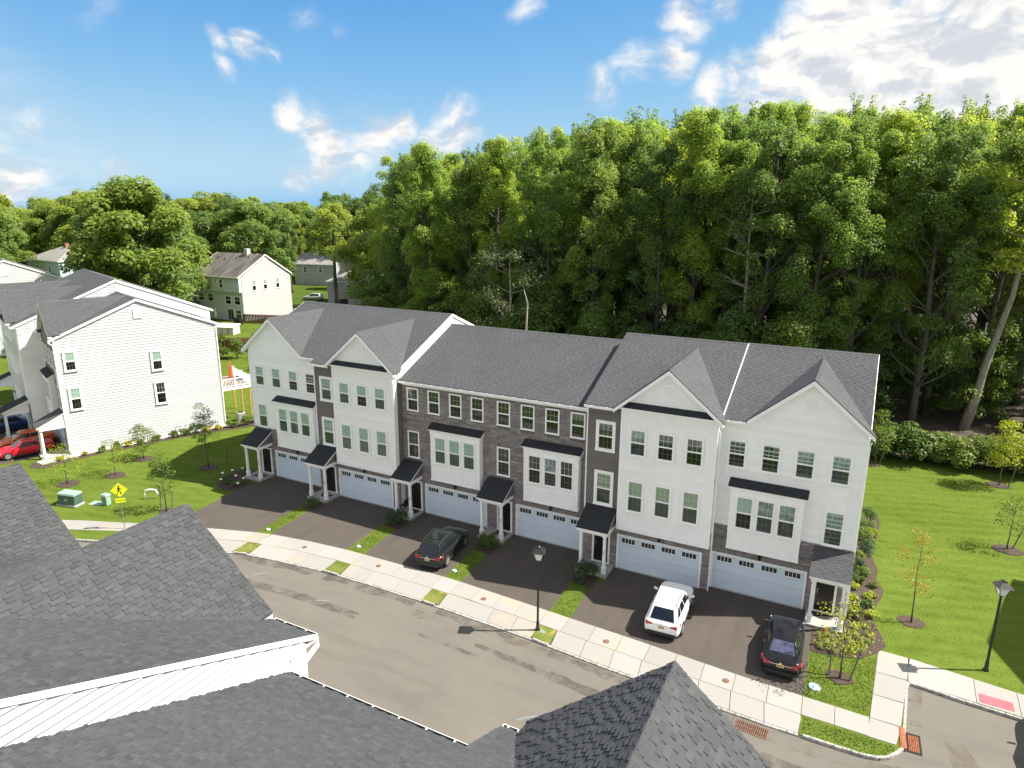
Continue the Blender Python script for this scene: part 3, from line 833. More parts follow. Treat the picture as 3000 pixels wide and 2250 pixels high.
def bay(house, x0, x1, y=0.0, d=0.48, styles=('blind',) * 3, z0=2.92, z1=6.62):
    m = MB(); m.box(x0, x1, y - d, y - .005, z0, z1)
    m.box(x0 - .03, x1 + .03, y - d - .03, y - .006, z0 - .04, z0 + .06); m.box(x0 - .02, x1 + .02, y - d - .02, y - .007, 4.02, 4.12)
    m.box(x0 - .03, x1 + .03, y - d - .03, y - .008, z1 - .28, z1 + .01)
    for xx in (x0, x1 - .14): m.box(xx - .001, xx + .141, y - d - .015, y - d + .01, 4.13, z1 - .29)
    bo = m.build('bay', M['trim'], house)
    w = (x1 - x0 - .5) / 3
    for i in range(3):
        a = x0 + .2 + i * (w + .05)
        p = MB(); k = .05
        for (q0, q1, q2, q3) in ((a + .06, a + w - .06, 3.12, 3.12 + k), (a + .06, a + w - .06, 3.9 - k, 3.9), (a + .06, a + .06 + k, 3.12 + k, 3.9 - k), (a + w - .06 - k, a + w - .06, 3.12 + k, 3.9 - k)):
            p.box(q0, q1, y - d - .02, y - d, q2, q3)
        p.build('panel_moulding', M['trim'], bo)
        ww = .85; cx = x0 + (x1 - x0) * (i + .5) / 3 - (i - 1) * .16
        window(house, cx - ww / 2, y - d - .001, 4.25, ww, 1.86, style=styles[i])
    ov = .14; zt, zb = 6.98, z1 + .04; ye = y - d - ov
    rf = MB(); rf.prism([(x0 - ov, ye, zb - .06), (x0 - ov, y - .009, zb - .06), (x0 - ov, y - .009, zt), (x0 - ov, ye, zb)], (x1 - x0 + 2 * ov, 0, 0))
    rf.build('bay_roof', M['trim'], bo)
    L = math.hypot(y - ye, zt - zb); mb = MB()
    for v, f, ar in shingle_pieces([(0, 0), (x1 - x0 + 2 * ov + .04, 0), (x1 - x0 + 2 * ov + .04, L), (0, L)], (x0 - ov - .02, ye - .02, zb + .004), (1, 0, 0), (0, y - ye, zt - zb), seed=int(abs(x0) * 77) + 5, wr=(.2, .4)): mb.add(v, f)
    tag(mb.build('shingle_courses', M['shingle2'], bo, fix=False), kind='stuff')
def vent(house, cx, z, y, w=.52, h=.72):
    m = MB(); k = .09
    m.box(cx - w / 2 - k, cx + w / 2 + k, y - .05, y, z - k, z); m.box(cx - w / 2 - k, cx + w / 2 + k, y - .05, y, z + h, z + h + k)
    m.box(cx - w / 2 - k, cx - w / 2, y - .05, y, z, z + h); m.box(cx + w / 2, cx + w / 2 + k, y - .05, y, z, z + h)
    n = 9
    for i in range(n):
        zz = z + h * i / n; m.hexa([(cx - w / 2, y - .04, zz), (cx + w / 2, y - .04, zz), (cx + w / 2, y - .01, zz + .05), (cx - w / 2, y - .01, zz + .05)], [(cx - w / 2, y - .04, zz + .02), (cx + w / 2, y - .04, zz + .02), (cx + w / 2, y - .01, zz + .07), (cx - w / 2, y - .01, zz + .07)])
    return m.build('gable_vent', M['trim'], house)

# ------------------------------------------------------------------ one house of a terrace
SL = 0.42
def townhouse(label, loc, rz, w, zr, yr, gable=None, kind='end', sl=SL, ev=-.36, singles=0, over=(0.0, 0.0), seed=1, detail=True,
              rake_d=.2, rakes=(1, 1), step_right=None, step_mat='white', wallmat='white', group='attached townhouses', gut=True, shm='shingle'):
    """local x runs along the front, y into the house; zr = roof height over the front wall, yr = distance of the ridge"""
    H = empty('townhouse', loc, rz, label, 'townhouse', group)
    mw = Matrix.Translation(Vector(loc)) @ Matrix.Rotation(rz, 4, 'Z')
    D = 2 * yr; zt = zr + sl * yr; TH = (.006, .026) if shm == 'shinglenear' else (.006, .018)
    wb = MB(); wb.prism([(.005, 0, -.1), (.005, D, -.1), (.005, D, zr - .1), (.005, yr, zt - .1), (.005, 0, zr - .1)], (w - .01, 0, 0))
    wb.build('wall', M[wallmat], H)
    # roof deck: both slopes, thin, with white edges
    x0, x1 = -over[0], w + over[1]
    e0 = zr + sl * ev
    rf = MB()
    t = .05
    if gable:
        xa, za, hw, gy = gable
        gs = 0.84
        yv = lambda x: max(ev, (za - gs * abs(x - xa) - zr) / sl)
        xl, xr = max(x0, xa - hw), min(x1, xa + hw)
        polys = []
        if xl > x0 + .01: polys.append([(x0, ev), (xl, ev), (xl, yr), (x0, yr)])
        polys.append([(xl, yv(xl)), (xa, yv(xa)), (xa, yr), (xl, yr)])
        polys.append([(xa, yv(xa)), (xr, yv(xr)), (xr, yr), (xa, yr)])
        if xr < x1 - .01: polys.append([(xr, ev), (x1, ev), (x1, yr), (xr, yr)])
    else: polys = [[(x0, ev), (x1, ev), (x1, yr), (x0, yr)]]
    zf = lambda y: zr + sl * y
    for p in polys: rf.prism([(a, b, zf(b) - t) for a, b in p], (0, 0, t))
    rf.prism([(x0, yr, zt - t), (x1, yr, zt - t), (x1, D - ev, e0 - t), (x0, D - ev, e0 - t)], (0, 0, t))
    roof = rf.build('roof', M[shm], H)
    V = Vector((0, 1, sl)).normalized(); k = math.sqrt(1 + sl * sl)
    pieces = []
    for p in polys: pieces += shingle_pieces([(a - x0, (b - ev) * k) for a, b in p], (x0, ev, e0), (1, 0, 0), V, seed=seed, th=TH)
    if gable:
        yb = yv(xa)
        gf = gy - .32
        gk = math.sqrt(1 + gs * gs)
        for sg in (-1, 1):
            hwd = hw + 0.02
            foot = xa + sg * hwd; zfoot = za - gs * hwd
            yfoot = max((zfoot - zr) / sl, gf + .05)
            rf2 = MB(); pl = [(xa, gf, za), (foot, gf, zfoot), (foot, yfoot, zfoot), (xa, yb, za)]
            rf2.prism([(a, b, c - .05) for a, b, c in pl], (0, 0, .05)); rf2.build('gable_slope', M[shm], roof)
            # plane coordinates: u along y, v up the slope
            Lv = hwd * gk
            pieces += shingle_pieces([(gf, 0), (yfoot, 0), (yb, Lv), (gf, Lv)], (foot, 0, zfoot), (0, 1, 0), (-sg, 0, gs), seed=seed + 17 + sg, th=TH)
        # ridge cap of the gable and its white rake boards
        cap = MB(); n_ = max(3, int((yb - gf) / .28))
        for i in range(n_):
            a = gf + (yb - gf) * i / n_ - .01; b = gf + (yb - gf) * (i + 1) / n_
            for sg in (-1, 1): cap.prism([(xa, a, za + .028), (xa + sg * .16, a, za - .16 * gs + .028), (xa + sg * .16, b, za - .16 * gs + .012), (xa, b, za + .012)], (0, 0, -.012))
        cap.build('ridge_cap', M[shm], roof)
        for sg in (-1, 1):
            m = MB(); h2 = hw - .02
            m.prism([(xa, gf - .02, za - .05), (xa + sg * h2, gf - .02, za - gs * h2 - .05), (xa + sg * h2, gf - .02, za - gs * h2 - .27), (xa, gf - .02, za - .29)], (0, .34, 0))
            m.build('rake_board', M['trim'], roof)
    else:
        pass
    roof_cover(roof, pieces, M[shm], singles, mw)
    cap = MB(); n_ = int((x1 - x0) / .28)
    for i in range(n_):
        a = x0 + (x1 - x0) * i / n_; b = x0 + (x1 - x0) * (i + 1) / n_ + .01
        for sg in (-1, 1): cap.prism([(a, yr, zt + .032), (a, yr + sg * .16, zt - .16 * sl + .032), (b, yr + sg * .16, zt - .16 * sl + .018), (b, yr, zt + .018)], (0, 0, -.012))
    cap.build('ridge_cap', M[shm], roof)
    # rake boards on the side edges
    for xx, sg, on in ((x0, -1, rakes[0]), (x1, 1, rakes[1])):
        if not on: continue
        m = MB()
        m.prism([(xx - .0, ev - .01, e0 + .012), (xx, yr, zt + .012), (xx, yr, zt - rake_d), (xx, ev - .01, e0 - rake_d)], (sg * .03, 0, 0))
        m.prism([(xx - .0, yr, zt + .012), (xx, D - ev, e0 + .012), (xx, D - ev, e0 - rake_d), (xx, yr, zt - rake_d)], (sg * .03, 0, 0))
        m.build('rake_board', M['trim'], roof)
    # fascia and gutter along the eave where no gable stands
    spans = [(x0, x1)]
    if gable: spans = [s_ for s_ in ((x0, xl - .02), (xr + .02, x1)) if s_[1] - s_[0] > .15]
    for a, b in spans:
        m = MB(); m.box(a, b, ev + .0, ev + .03, e0 - .22, e0 - .052); m.box(a, b, ev + .03, -.001, e0 - .2, e0 - .17); m.build('fascia', M['trim'], H)
        if gut: gutter(H, a + .01, b - .01, ev - .002, e0 - .03)
    if step_right is not None:
        zl, yl = step_right                 # the lower neighbour's roof: height at y=0 here
        lap_siding_side(H, w - .004, lambda z: max(0, (z - zr + .15) / sl), lambda z: min((z - zl) / sl, yr), zl + .0, zr + sl * yr - .2, M[step_mat], expo=.19)
    return H, mw
# ------------------------------------------------------------------ ground, roads, walks
g = sheet('ground', [(-2500, -1500), (2500, -1500), (2500, 3500), (-2500, 3500)], -0.30, M['scrub']); tag(g, kind='structure')
KERB = [(-70, -27.0), (-60, -23.0), (-50, -18.8), (-42, -15.5), (-38.4, -14.04), (-37, -13.5), (-33, -12.0), (-30.5, -11.15), (-28.6, -10.56), (-27.1, -10.1), (-24.7, -9.74), (-21.4, -9.38), (-18, -9.26), (-14.2, -9.25), (-9.9, -9.38), (-7.2, -9.5), (-3.4, -9.8), (1.86, -10.05), (4.3, -10.12), (6.6, -10.14), (8.2, -10.12)]
WMID = [(-60, -21.9), (-46, -15.8), (-40.2, -13.38), (-36.7, -11.75), (-33, -10.55), (-30.6, -9.7), (-28.76, -9.08), (-27.5, -8.79), (-24.6, -8.32), (-21.7, -8.07), (-18, -7.97), (-14.5, -7.95), (-11.8, -7.96), (-8.9, -8.1), (-6.1, -8.27), (-3, -8.43), (0, -8.62), (2.7, -8.74), (5.7, -8.85), (8.35, -8.86), (9.5, -8.9)]
WIN_ = [(-60, -20.6), (-46, -14.6), (-41.8, -12.5), (-37.1, -10.6), (-32.4, -8.87), (-28.8, -7.7), (-27.7, -7.42), (-24.6, -6.95), (-21.7, -6.7), (-18, -6.6), (-15, -6.53), (-13.2, -6.55), (-8.1, -6.8), (-6, -6.92), (-3, -7.06), (0, -7.24), (2.7, -7.42), (5.7, -7.55), (8.42, -7.62)]
corner = [(8.8, -10.0), (9.2, -9.7), (9.5, -9.3), (9.72, -8.85), (9.76, -8.0), (9.98, -4.2), (12.1, -4.45), (14.4, -4.62), (22, -5.0), (60, -7)]
road = sheet('road', [(-75, -45), (75, -45), (75, 20), (-75, 20)], -0.14, M['road']); tag(road, kind='structure')
north = [(x, y) for x, y in WMID if x < 5.7] + [(5.74, interp(WMID, 5.74)), (5.78, interp(KERB, 5.78)), (6.6, -10.14), (8.2, -10.12)] + corner + [(75, -8), (75, 20.05), (1200, 20.05), (1200, 2500), (-1500, 2500), (-1500, -30), (-76, -30)]
lawn = sheet('lawn', north, -0.02, M['lawn'], thick=.2); tag(lawn, kind='structure')
SK = [(-75, -47), (-60, -36), (-45, -28), (-30, -22.0), (-20, -19.8), (-10, -19.2), (0, -19.6), (20, -20.2), (75, -23)]
south = [(75, -60), (75, -23)] + SK[::-1][1:] + [(-75, -60)]
lawn2 = sheet('lawn', south, -0.02, M['lawn'], thick=.2); tag(lawn2, kind='structure')
sh = sheet('lawn', [(-1500, -1400), (1500, -1400), (1500, -60.05), (-1500, -60.05)], -0.02, M['lawn'], thick=.2); tag(sh, kind='structure')
# dirt along the far kerb of the road and worn patches
rr = random.Random(5)
def ragged(pts, amp=.12):
    out = []
    for (a, b) in zip(pts, pts[1:] + pts[:1]):
        L = math.hypot(b[0] - a[0], b[1] - a[1]); n_ = max(1, int(L / .35))
        for i in range(n_):
            t = i / n_; out.append((a[0] + (b[0] - a[0]) * t + rr.uniform(-amp, amp), a[1] + (b[1] - a[1]) * t + rr.uniform(-amp, amp)))
    return out
def band(x0, x1, f0, f1, step=.4, amp=.07):
    n_ = int((x1 - x0) / step)
    xs = [x0 + (x1 - x0) * i / n_ for i in range(n_ + 1)]
    return [(x, f0(x) + rr.uniform(-amp, amp) * (0.15 if False else 1)) for x in xs] + [(x, f1(x) + rr.uniform(-amp, amp)) for x in xs[::-1]]
K = lambda x: interp(KERB, x)
def road_patch(pts, z=-0.136, mat='patch'):
    o = sheet('road_patch', pts, z, M[mat]); tag(o, kind='structure'); return o
# darker trench strip right against the kerb, in pieces
for a, b in ((-27.6, -21.9), (-20.9, -14.4), (-12.9, -8.0), (-5.9, 3.2)):
    road_patch(band(a, b, lambda x: K(x) - .10, lambda x: K(x) - .62 - .12 * math.sin(x * 1.7), amp=.05))
# the long trench repair that wanders down the road
road_patch(band(-29, -16.5, lambda x: K(x) - 2.25 - .02 * (x + 29), lambda x: K(x) - 2.95 - .01 * (x + 29), amp=.06))
road_patch(band(-12.6, -9.0, lambda x: K(x) - 2.35, lambda x: K(x) - 2.6, amp=.05))
road_patch(band(-9.5, -5.0, lambda x: K(x) - 1.55 - .1 * (x + 9.5) * .3, lambda x: K(x) - 1.95 - .1 * (x + 9.5) * .3, amp=.06))
road_patch(band(-5.2, 1.8, lambda x: K(x) - 1.55 - .16 * (x + 5.2) * .1, lambda x: K(x) - 2.15 - .26 * (x + 5.2) * .1, amp=.07))
road_patch(band(4.0, 9.5, lambda x: -11.75, lambda x: -12.25, amp=.06))
road_patch(band(-14.0, -12.6, lambda x: K(x) - .7, lambda x: K(x) - 1.4, amp=.1), mat='dust')
road_patch(ragged([(-8.6, -10.2), (-5.9, -10.35), (-5.6, -9.75), (-8.4, -9.65)], .1), -.1355, 'dust')
road_patch(band(3.4, 9.2, lambda x: K(x) - .08 if x < 8 else K(8) - .1 + (x - 8) * .2, lambda x: K(x) - .9, amp=.1), -.1352, 'dust')
road_patch(ragged([(9.2, -10.2), (10.6, -9.6), (12.4, -9.9), (12.6, -10.8), (10.0, -11.4), (9.0, -10.9)], .18), -.1354, 'dust')
road_patch(ragged([(10.05, -4.35), (10.5, -4.45), (10.45, -7.0), (9.95, -7.1)], .08), -.1353, 'dust')
road_patch(ragged([(11.2, -7.6), (12.0, -7.3), (12.5, -9.0), (11.6, -9.3)], .12), -.1351, 'dust')
S_ = lambda x: interp(SK, x)
road_patch(band(-18, 12, lambda x: S_(x) + 1.3 + .25 * math.sin(x * 1.3), lambda x: S_(x) + .05, amp=.15), -.1356, 'dust')
for (x, y, L, a) in ((-24.9, -11.6, .9, .9), (-19.6, -11.9, .7, .5), (-5.2, -14.8, 1.5, .75), (-1.1, -14.9, 1.6, .8)):   # faded blue survey paint
    pts = [(x + math.cos(a) * L * t + rr.uniform(-.05, .05), y + math.sin(a) * L * t + rr.uniform(-.05, .05)) for t in (0, .35, .7, 1)]
    poly = pts + [(p[0] + .09, p[1] - .07) for p in pts[::-1]]
    M.setdefault('bluepaint', plain('faded_blue_paint', (0.15, 0.165, 0.18), .9, var=.2, scale=20))
    o = sheet('survey_mark', poly, -.1350, M['bluepaint']); tag(o, kind='structure')

# sidewalk: an inner row of square slabs and an outer row of driveway aprons
walk = empty('sidewalk'); tag(walk, kind='structure')
def slab(p, q, z0, z1, name='slab', par=None, gap=.014):
    # four corners: p[0],p[1] on one side, q[0],q[1] on the other; shrunk by the joint
    c = [Vector((*a, 0)) for a in (p[0], p[1], q[1], q[0])]
    m = sum(c, Vector()) / 4
    sh_ = []
    for v in c:
        d = m - v; sh_.append(v + d * (gap / max(d.length, .01)) * 1.2)
    zz = [z0, z0, z1, z1]
    b = MB(); b.hexa([(v.x, v.y, -.16) for v in sh_], [(v.x, v.y, z) for v, z in zip(sh_, zz)])
    return b.build(name, M['concrete'], par or walk)
def fseg(fn, x): return (x, interp(fn, x))
inner = [-60 + 1.45 * i for i in range(14)] + [-39.6, -38.1, -36.6, -35.1, -33.6, -32.0, -30.4, -28.8, -27.65, -26.2, -24.7, -23.2, -21.75, -20.4, -18.9, -17.4, -15.9, -14.45, -13.2, -11.75, -10.3, -8.9, -7.35, -6.05, -4.5, -2.97, -1.5, -.1, 1.27, 2.75, 4.25, 5.72, 7.06, 8.42]
for a, b in zip(inner, inner[1:]):
    # joints run square to the walk
    def pt(fn, x, other): return fseg(fn, x)
    off = .12 if a > -28 else .55
    slab((fseg(WMID, a + off * .2), fseg(WMID, b + off * .2)), (fseg(WIN_, a - off * .2), fseg(WIN_, b - off * .2)), .004 + rr.uniform(-.004, .004), .004)
outer = [(-35.0, -32.6), (-32.6, -30.3), (-30.3, -28.25), (-27.2, -24.4), (-24.4, -21.45), (-20.3, -18.5), (-18.5, -16.4), (-16.4, -14.3), (-13.22, -10.1), (-10.1, -8.6), (-8.6, -7.28), (-6.2, -4.55), (-4.55, -3.0), (-3.0, -1.55), (-1.55, -.1), (-.1, 1.27), (1.27, 2.73), (2.73, 4.2), (4.2, 5.74)]
KI = [(x, y + .11) for x, y in KERB]
for a, b in outer:
    o1 = .28 if a > -28 else .5
    slab((fseg(KI, a + o1 * .6), fseg(KI, b + o1 * .6)), (fseg(WMID, a), fseg(WMID, b)), -.07, .002, 'apron_slab')
# walk that turns up to the side path
for y0, y1 in ((-8.9, -7.63), (-7.63, -5.9), (-5.9, -4.08), (-4.08, -2.14)):
    xl = lambda y: 8.42 + (y + 7.6) * .058; xr = lambda y: 9.62 + (y + 7.63) * .092
    slab(((xl(y0), y0), (xr(y0) + (0 if y0 > -8 else -.08), y0)), ((xl(y1), y1), (xr(y1), y1 - .03)), .004, .004)
for x0, x1 in ((9.98, 12.68), (12.68, 14.33), (14.33, 17.0), (17.0, 20.0)):
    s0 = lambda x: -4.15 - .075 * (x - 9.98) - .0; s1 = lambda x: -2.16 - .12 * (x - 10)
    slab(((x0, s0(x0) - (.0 if x0 < 12 else .0)), (x1, s0(x1))), ((x0 + .05, s1(x0)), (x1 + .05, s1(x1))), .004, .004)
# tactile mat
t = MB(); t.hexa([(12.80, -4.22, .006), (14.10, -4.25, .006), (14.12, -3.6, .006), (12.82, -3.56, .006)], [(12.80, -4.22, .014), (14.10, -4.25, .014), (14.12, -3.6, .014), (12.82, -3.56, .014)])
M['tactile'] = plain('red_tactile_plastic', (0.50, 0.085, 0.11), .7, var=.15, scale=3)
mat_ = t.build('tactile_mat', M['tactile']); tag(mat_, 'pinkish red tactile paving mat on the sidewalk ramp', 'paving mat')
d_ = MB()
for i in range(20):
    for j in range(10):
        x = 12.85 + i * .064; y = -4.19 + j * .063 - (x - 12.85) * .02
        d_.lathe([(.02, .014), (.012, .02)], (x, y, 0), 6)
tag(d_.build('tactile_studs', M['tactile'], mat_, fix=False), kind='stuff')
# kerb stones
kerb = empty('kerb'); tag(kerb, kind='structure')
path = [(x, y) for x, y in KERB if x > -43] + corner[:8] + [(17.5, -4.8)]
kp = []
for a, b in zip(path, path[1:]):
    L = math.hypot(b[0] - a[0], b[1] - a[1]); kp.append((a, b, L))
tot = sum(k[2] for k in kp)
def along(s_):
    for a, b, L in kp:
        if s_ <= L: return (a[0] + (b[0] - a[0]) * s_ / L, a[1] + (b[1] - a[1]) * s_ / L)
        s_ -= L
    return kp[-1][1]
s_ = 0; apr = [(o[0] + .1, o[1] + .1) for o in outer]
_b = MB(); e = .03
_b.add([(0, 0, 0), (1, 0, 0), (1, 1, 0), (0, 1, 0), (0, 0, .86), (1, 0, .86), (1, 1, 1), (0, 1, 1), (.04, .14, 1), (.96, .14, 1)], [(0, 1, 5, 4), (4, 5, 9, 8), (8, 9, 6, 7), (1, 2, 6, 9, 5), (0, 4, 8, 7, 3)])
kmesh = _b.mesh('kerb_stone', M['kerb'])
while s_ < tot - .3:
    L = rr.uniform(.27, .36)
    p, q = along(s_), along(s_ + L - .012)
    mx_ = (p[0] + q[0]) / 2
    low = any(a <= mx_ <= b for a, b in apr) and p[1] < -8.9 and mx_ < 6
    o = link('kerb_stone', kmesh, kerb)
    ang = math.atan2(q[1] - p[1], q[0] - p[0])
    o.location = (p[0] + math.sin(ang) * .022, p[1] - math.cos(ang) * .022, -.2); o.rotation_euler = (0, 0, ang)
    o.scale = (math.hypot(q[0] - p[0], q[1] - p[1]), .115 + rr.uniform(-.008, .008), (.13 if low else .205) + rr.uniform(-.008, .008))
    s_ += L
# driveways
def driveway(pts):
    o = sheet('driveway', pts, -.006, M['drive'], thick=.02); tag(o, kind='structure'); return o
driveway([fseg(WIN_, x) for x in (-35.1, -33, -31, -28.9)] + [(-29.3, -3.4), (-29.0, -2.0), (-29.0, .4), (-35.2, .45), (-35.35, -1.3), (-35.85, -3.3), (-35.5, -5.3)])
driveway([fseg(WIN_, x) for x in (-27.8, -25, -23, -21.8)] + [(-22.1, -3.0), (-21.9, -1.2), (-21.9, .5), (-27.85, .5), (-27.85, -2.2), (-28.2, -3.4)])
driveway([fseg(WIN_, x) for x in (-20.4, -18, -16, -14.4)] + [(-14.65, -2.9), (-14.6, -1.2), (-14.6, .5), (-20.6, .5), (-20.55, -1.3), (-20.8, -2.8)])
driveway([fseg(WIN_, x) for x in (-13.2, -11, -9, -7.3)] + [(-7.45, -3.4), (-7.4, -2.2), (-7.4, .5), (-13.2, .5), (-13.2, -1.2), (-13.45, -2.9)])
driveway([fseg(WIN_, x) for x in (-6.05, -3, 0, 3, 5.72)] + [(5.68, -3.6), (5.6, -1.6), (5.15, -1.5), (5.15, .2), (-5.7, .2), (-5.75, -2.2), (-6.2, -3.5)])
# mulched beds
def bed(pts, z=.012):
    o = sheet('mulch_bed', pts, z, M['mulch'], thick=.05); tag(o, kind='structure'); return o
def blob(cx, cy, rx, ry, n_=22, amp=.08, sd=1):
    q = random.Random(sd); return [(cx + math.cos(6.283 * i / n_) * rx * (1 + q.uniform(-amp, amp)), cy + math.sin(6.283 * i / n_) * ry * (1 + q.uniform(-amp, amp))) for i in range(n_)]
bed([(5.72, -3.85), (6.5, -3.75), (7.2, -3.6), (7.93, -3.36), (8.7, -2.43), (9.07, -1.64), (9.05, -1.34), (8.75, -.4), (8.47, .54), (8.42, 1.2), (8.5, 1.79), (8.75, 2.8), (8.95, 3.73), (8.97, 4.34), (8.75, 4.9), (8.6, 5.38), (8.68, 6.72), (8.5, 7.6), (8.25, 8.8), (8.2, 9.9), (8.6, 11.4), (8.75, 13), (8.74, 14.7), (7.1, 14.9), (7.1, -.1), (7.1, -1.7), (5.6, -1.7)])
bed(blob(-38.0, -1.6, 1.5, 2.3, sd=3) if False else [(-37.4, .3), (-38.8, .2), (-39.2, -.8), (-39.1, -1.7), (-38.6, -2.8), (-37.7, -3.5), (-36.7, -3.75), (-35.9, -3.4), (-35.9, -2.5), (-35.5, -1.7), (-37.2, -1.6)])
for i, (x, y, r_) in enumerate(((10.28, 1.45, .62), (16.17, 13.6, .8), (17.25, 26.3, .8), (8.19, 26.5, .5), (7.1, -5.35, .58), (-37.2, -8.4, .55), (-41.8, -1.1, .8), (-48.5, -2.4, .8), (-47.0, -5.9, .8), (-48.6, -8.8, .85))):
    bed(blob(x, y, r_ * 1.05, r_ * .9, sd=i + 5), .014 if i != 4 else .015)
for i, (x, y) in enumerate(((-28.4, -2.75), (-21.3, -2.2), (-13.9, -2.25), (-6.75, -2.85))):
    bed([(x - .62, y - .55), (x + .62, y - .6), (x + .6, y + .75), (x - .6, y + .85)])
dn = (math.cos(rad(68.66)), math.sin(rad(68.66)))
def Lp(s_, o):  # along the end wall of the left terrace, o metres out from it
    return (-54.95 + dn[0] * s_ + dn[1] * o, -4.81 + dn[1] * s_ - dn[0] * o)
bed([Lp(-2.9, .1), Lp(-3.3, 1.2), Lp(-2.3, 2.4), Lp(-.6, 1.7), Lp(1.5, 1.35), Lp(4, 1.3), Lp(7, 1.2), Lp(10, 1.25), Lp(13, 1.7), Lp(15.5, 2.2), Lp(17.5, 1.6), Lp(17.5, .2), Lp(13.5, .2), Lp(0, .2)])
o = sheet('gravel_strip', [Lp(-2.6, .1), Lp(-2.3, 1.2), Lp(-.6, .9), Lp(2, .5), Lp(13.4, .4), Lp(13.4, .02), Lp(0, .02), Lp(-.5, -.6), Lp(-1.9, -.5)], .02, M['gravel']); tag(o, kind='structure')
# verge and dry grass squares between the aprons
for a, b in ((-28.22, -27.22), (-21.42, -20.32), (-14.28, -13.24), (-7.26, -6.22)):
    o1 = .3 if a > -28 else .5
    o = sheet('verge', [fseg(KI, a + .16 * .6), fseg(KI, b + .16 * .6), fseg(WMID, b), fseg(WMID, a)], -.004, M['dryverge'], thick=.1); tag(o, kind='structure')
o = sheet('verge', [(x, interp(KERB, x)) for x in (-60, -55, -50, -46, -42, -38.4, -35.2)] + [(x, interp(WMID, x)) for x in (-35.2, -36.7, -40.2, -46, -53, -60)], -.006, M['lawn'], thick=.2); tag(o, kind='structure')
# left terrace: driveway, walk and forecourt
c_, s2 = math.cos(rad(-21.34)), math.sin(rad(-21.34))
def LL(x, y):   # local terrace coordinates -> world
    return (-54.95 + x * c_ - y * s2, -4.81 + x * s2 + y * c_)
driveway([LL(-1.9, -.3), LL(-7.4, -.3), LL(-7.4, -10), LL(-1.2, -10), LL(-1.2, -3.2)])
driveway([LL(-8.6, -.3), LL(-14.6, -.3), LL(-14.6, -10), LL(-8.6, -10)])
driveway([LL(-15.8, -.3), LL(-22, -.3), LL(-22, -10), LL(-15.8, -10)])
o = sheet('rough_ground', [(-1500, -25), (-135, -25), (-135, 58), (-60, 58), (-60, 44), (1200, 44), (1200, 2400), (-1500, 2400)], -.012, M['scrub']); tag(o, kind='structure')
# wood floor
o = sheet('forest_floor', [(-60, 30), (-30, 27.5), (6, 29), (22, 30.5), (60, 30), (200, 60), (200, 300), (-200, 300), (-120, 100), (-75, 60)], .0, M['leafmould']); tag(o, kind='structure')
# ------------------------------------------------------------------ the terrace across the road
G0 = 'townhouses of the terrace across the road'
def gx(xa, za, lo, hi, foot, gs=.84, drop=.12):
    a = lambda z: lo if z < foot else max(lo, xa - (za - drop - z) / gs)
    b = lambda z: hi if z < foot else min(hi, xa + (za - drop - z) / gs)
    return a, b
def end_front(H, w, zr, gable, garage, pc, door, wup, low, bayx, number, styles, bst, lowst, front='white', mirror=False, sgl=120, seed=1):
    xa, za, hw, gy = gable
    holes = [(garage - .12, garage + 5.02, -.1, 2.3), (door - .14, door + 1.06, -.1, 2.36), (bayx[0] - .02, bayx[1] + .02, 2.86, 9), (low[0] - .08, low[0] + .94, 4.0, 9), (pc[0] - .2, pc[1] + .24, 2.85, 3.86)]
    stone_wall(H, .0, w, 0, 4.0, -.002, holes, singles=sgl, seed=seed, soldier=[(garage - .1, garage + 5.0, 2.31)])
    led = MB(); led.box(-.01, w + .01, -.07, .0, 4.0, 4.06); led.build('stone_ledge', M['kerb'], H)
    a, b = gx(xa, za, .1, w - .1, zr - .32)
    lap_siding(H, 'siding_board', a, b, 4.06, za - .25, -.001, M['white' if front == 'white' else 'greysiding'])
    for xx in (0, w - .1):
        m = MB(); m.box(xx - .004 if xx == 0 else xx, xx + .1 if xx == 0 else xx + .104, -.045, .08, 4.06, zr - .3); m.build('corner_board', M['trim'], H)
    for i, x in enumerate(wup): window(H, x, -.0, 7.63, .87, 1.53, style=styles[i], proud=.012, casing=.085)
    window(H, low[0], 0, 4.14, .87, 1.86, style=lowst, proud=.012, casing=.085)
    p = MB(); x = low[0]; p.box(x - .085, x + .955, -.04, -.001, 6.1, 7.5); p.build('infill_panel', M['trim'], H)
    bay(H, bayx[0], bayx[1], styles=bst)
    garage_door(H, garage, y=-.012); front_door(H, door, y=-.012)
    vent(H, xa, 11.25, gy - .012)

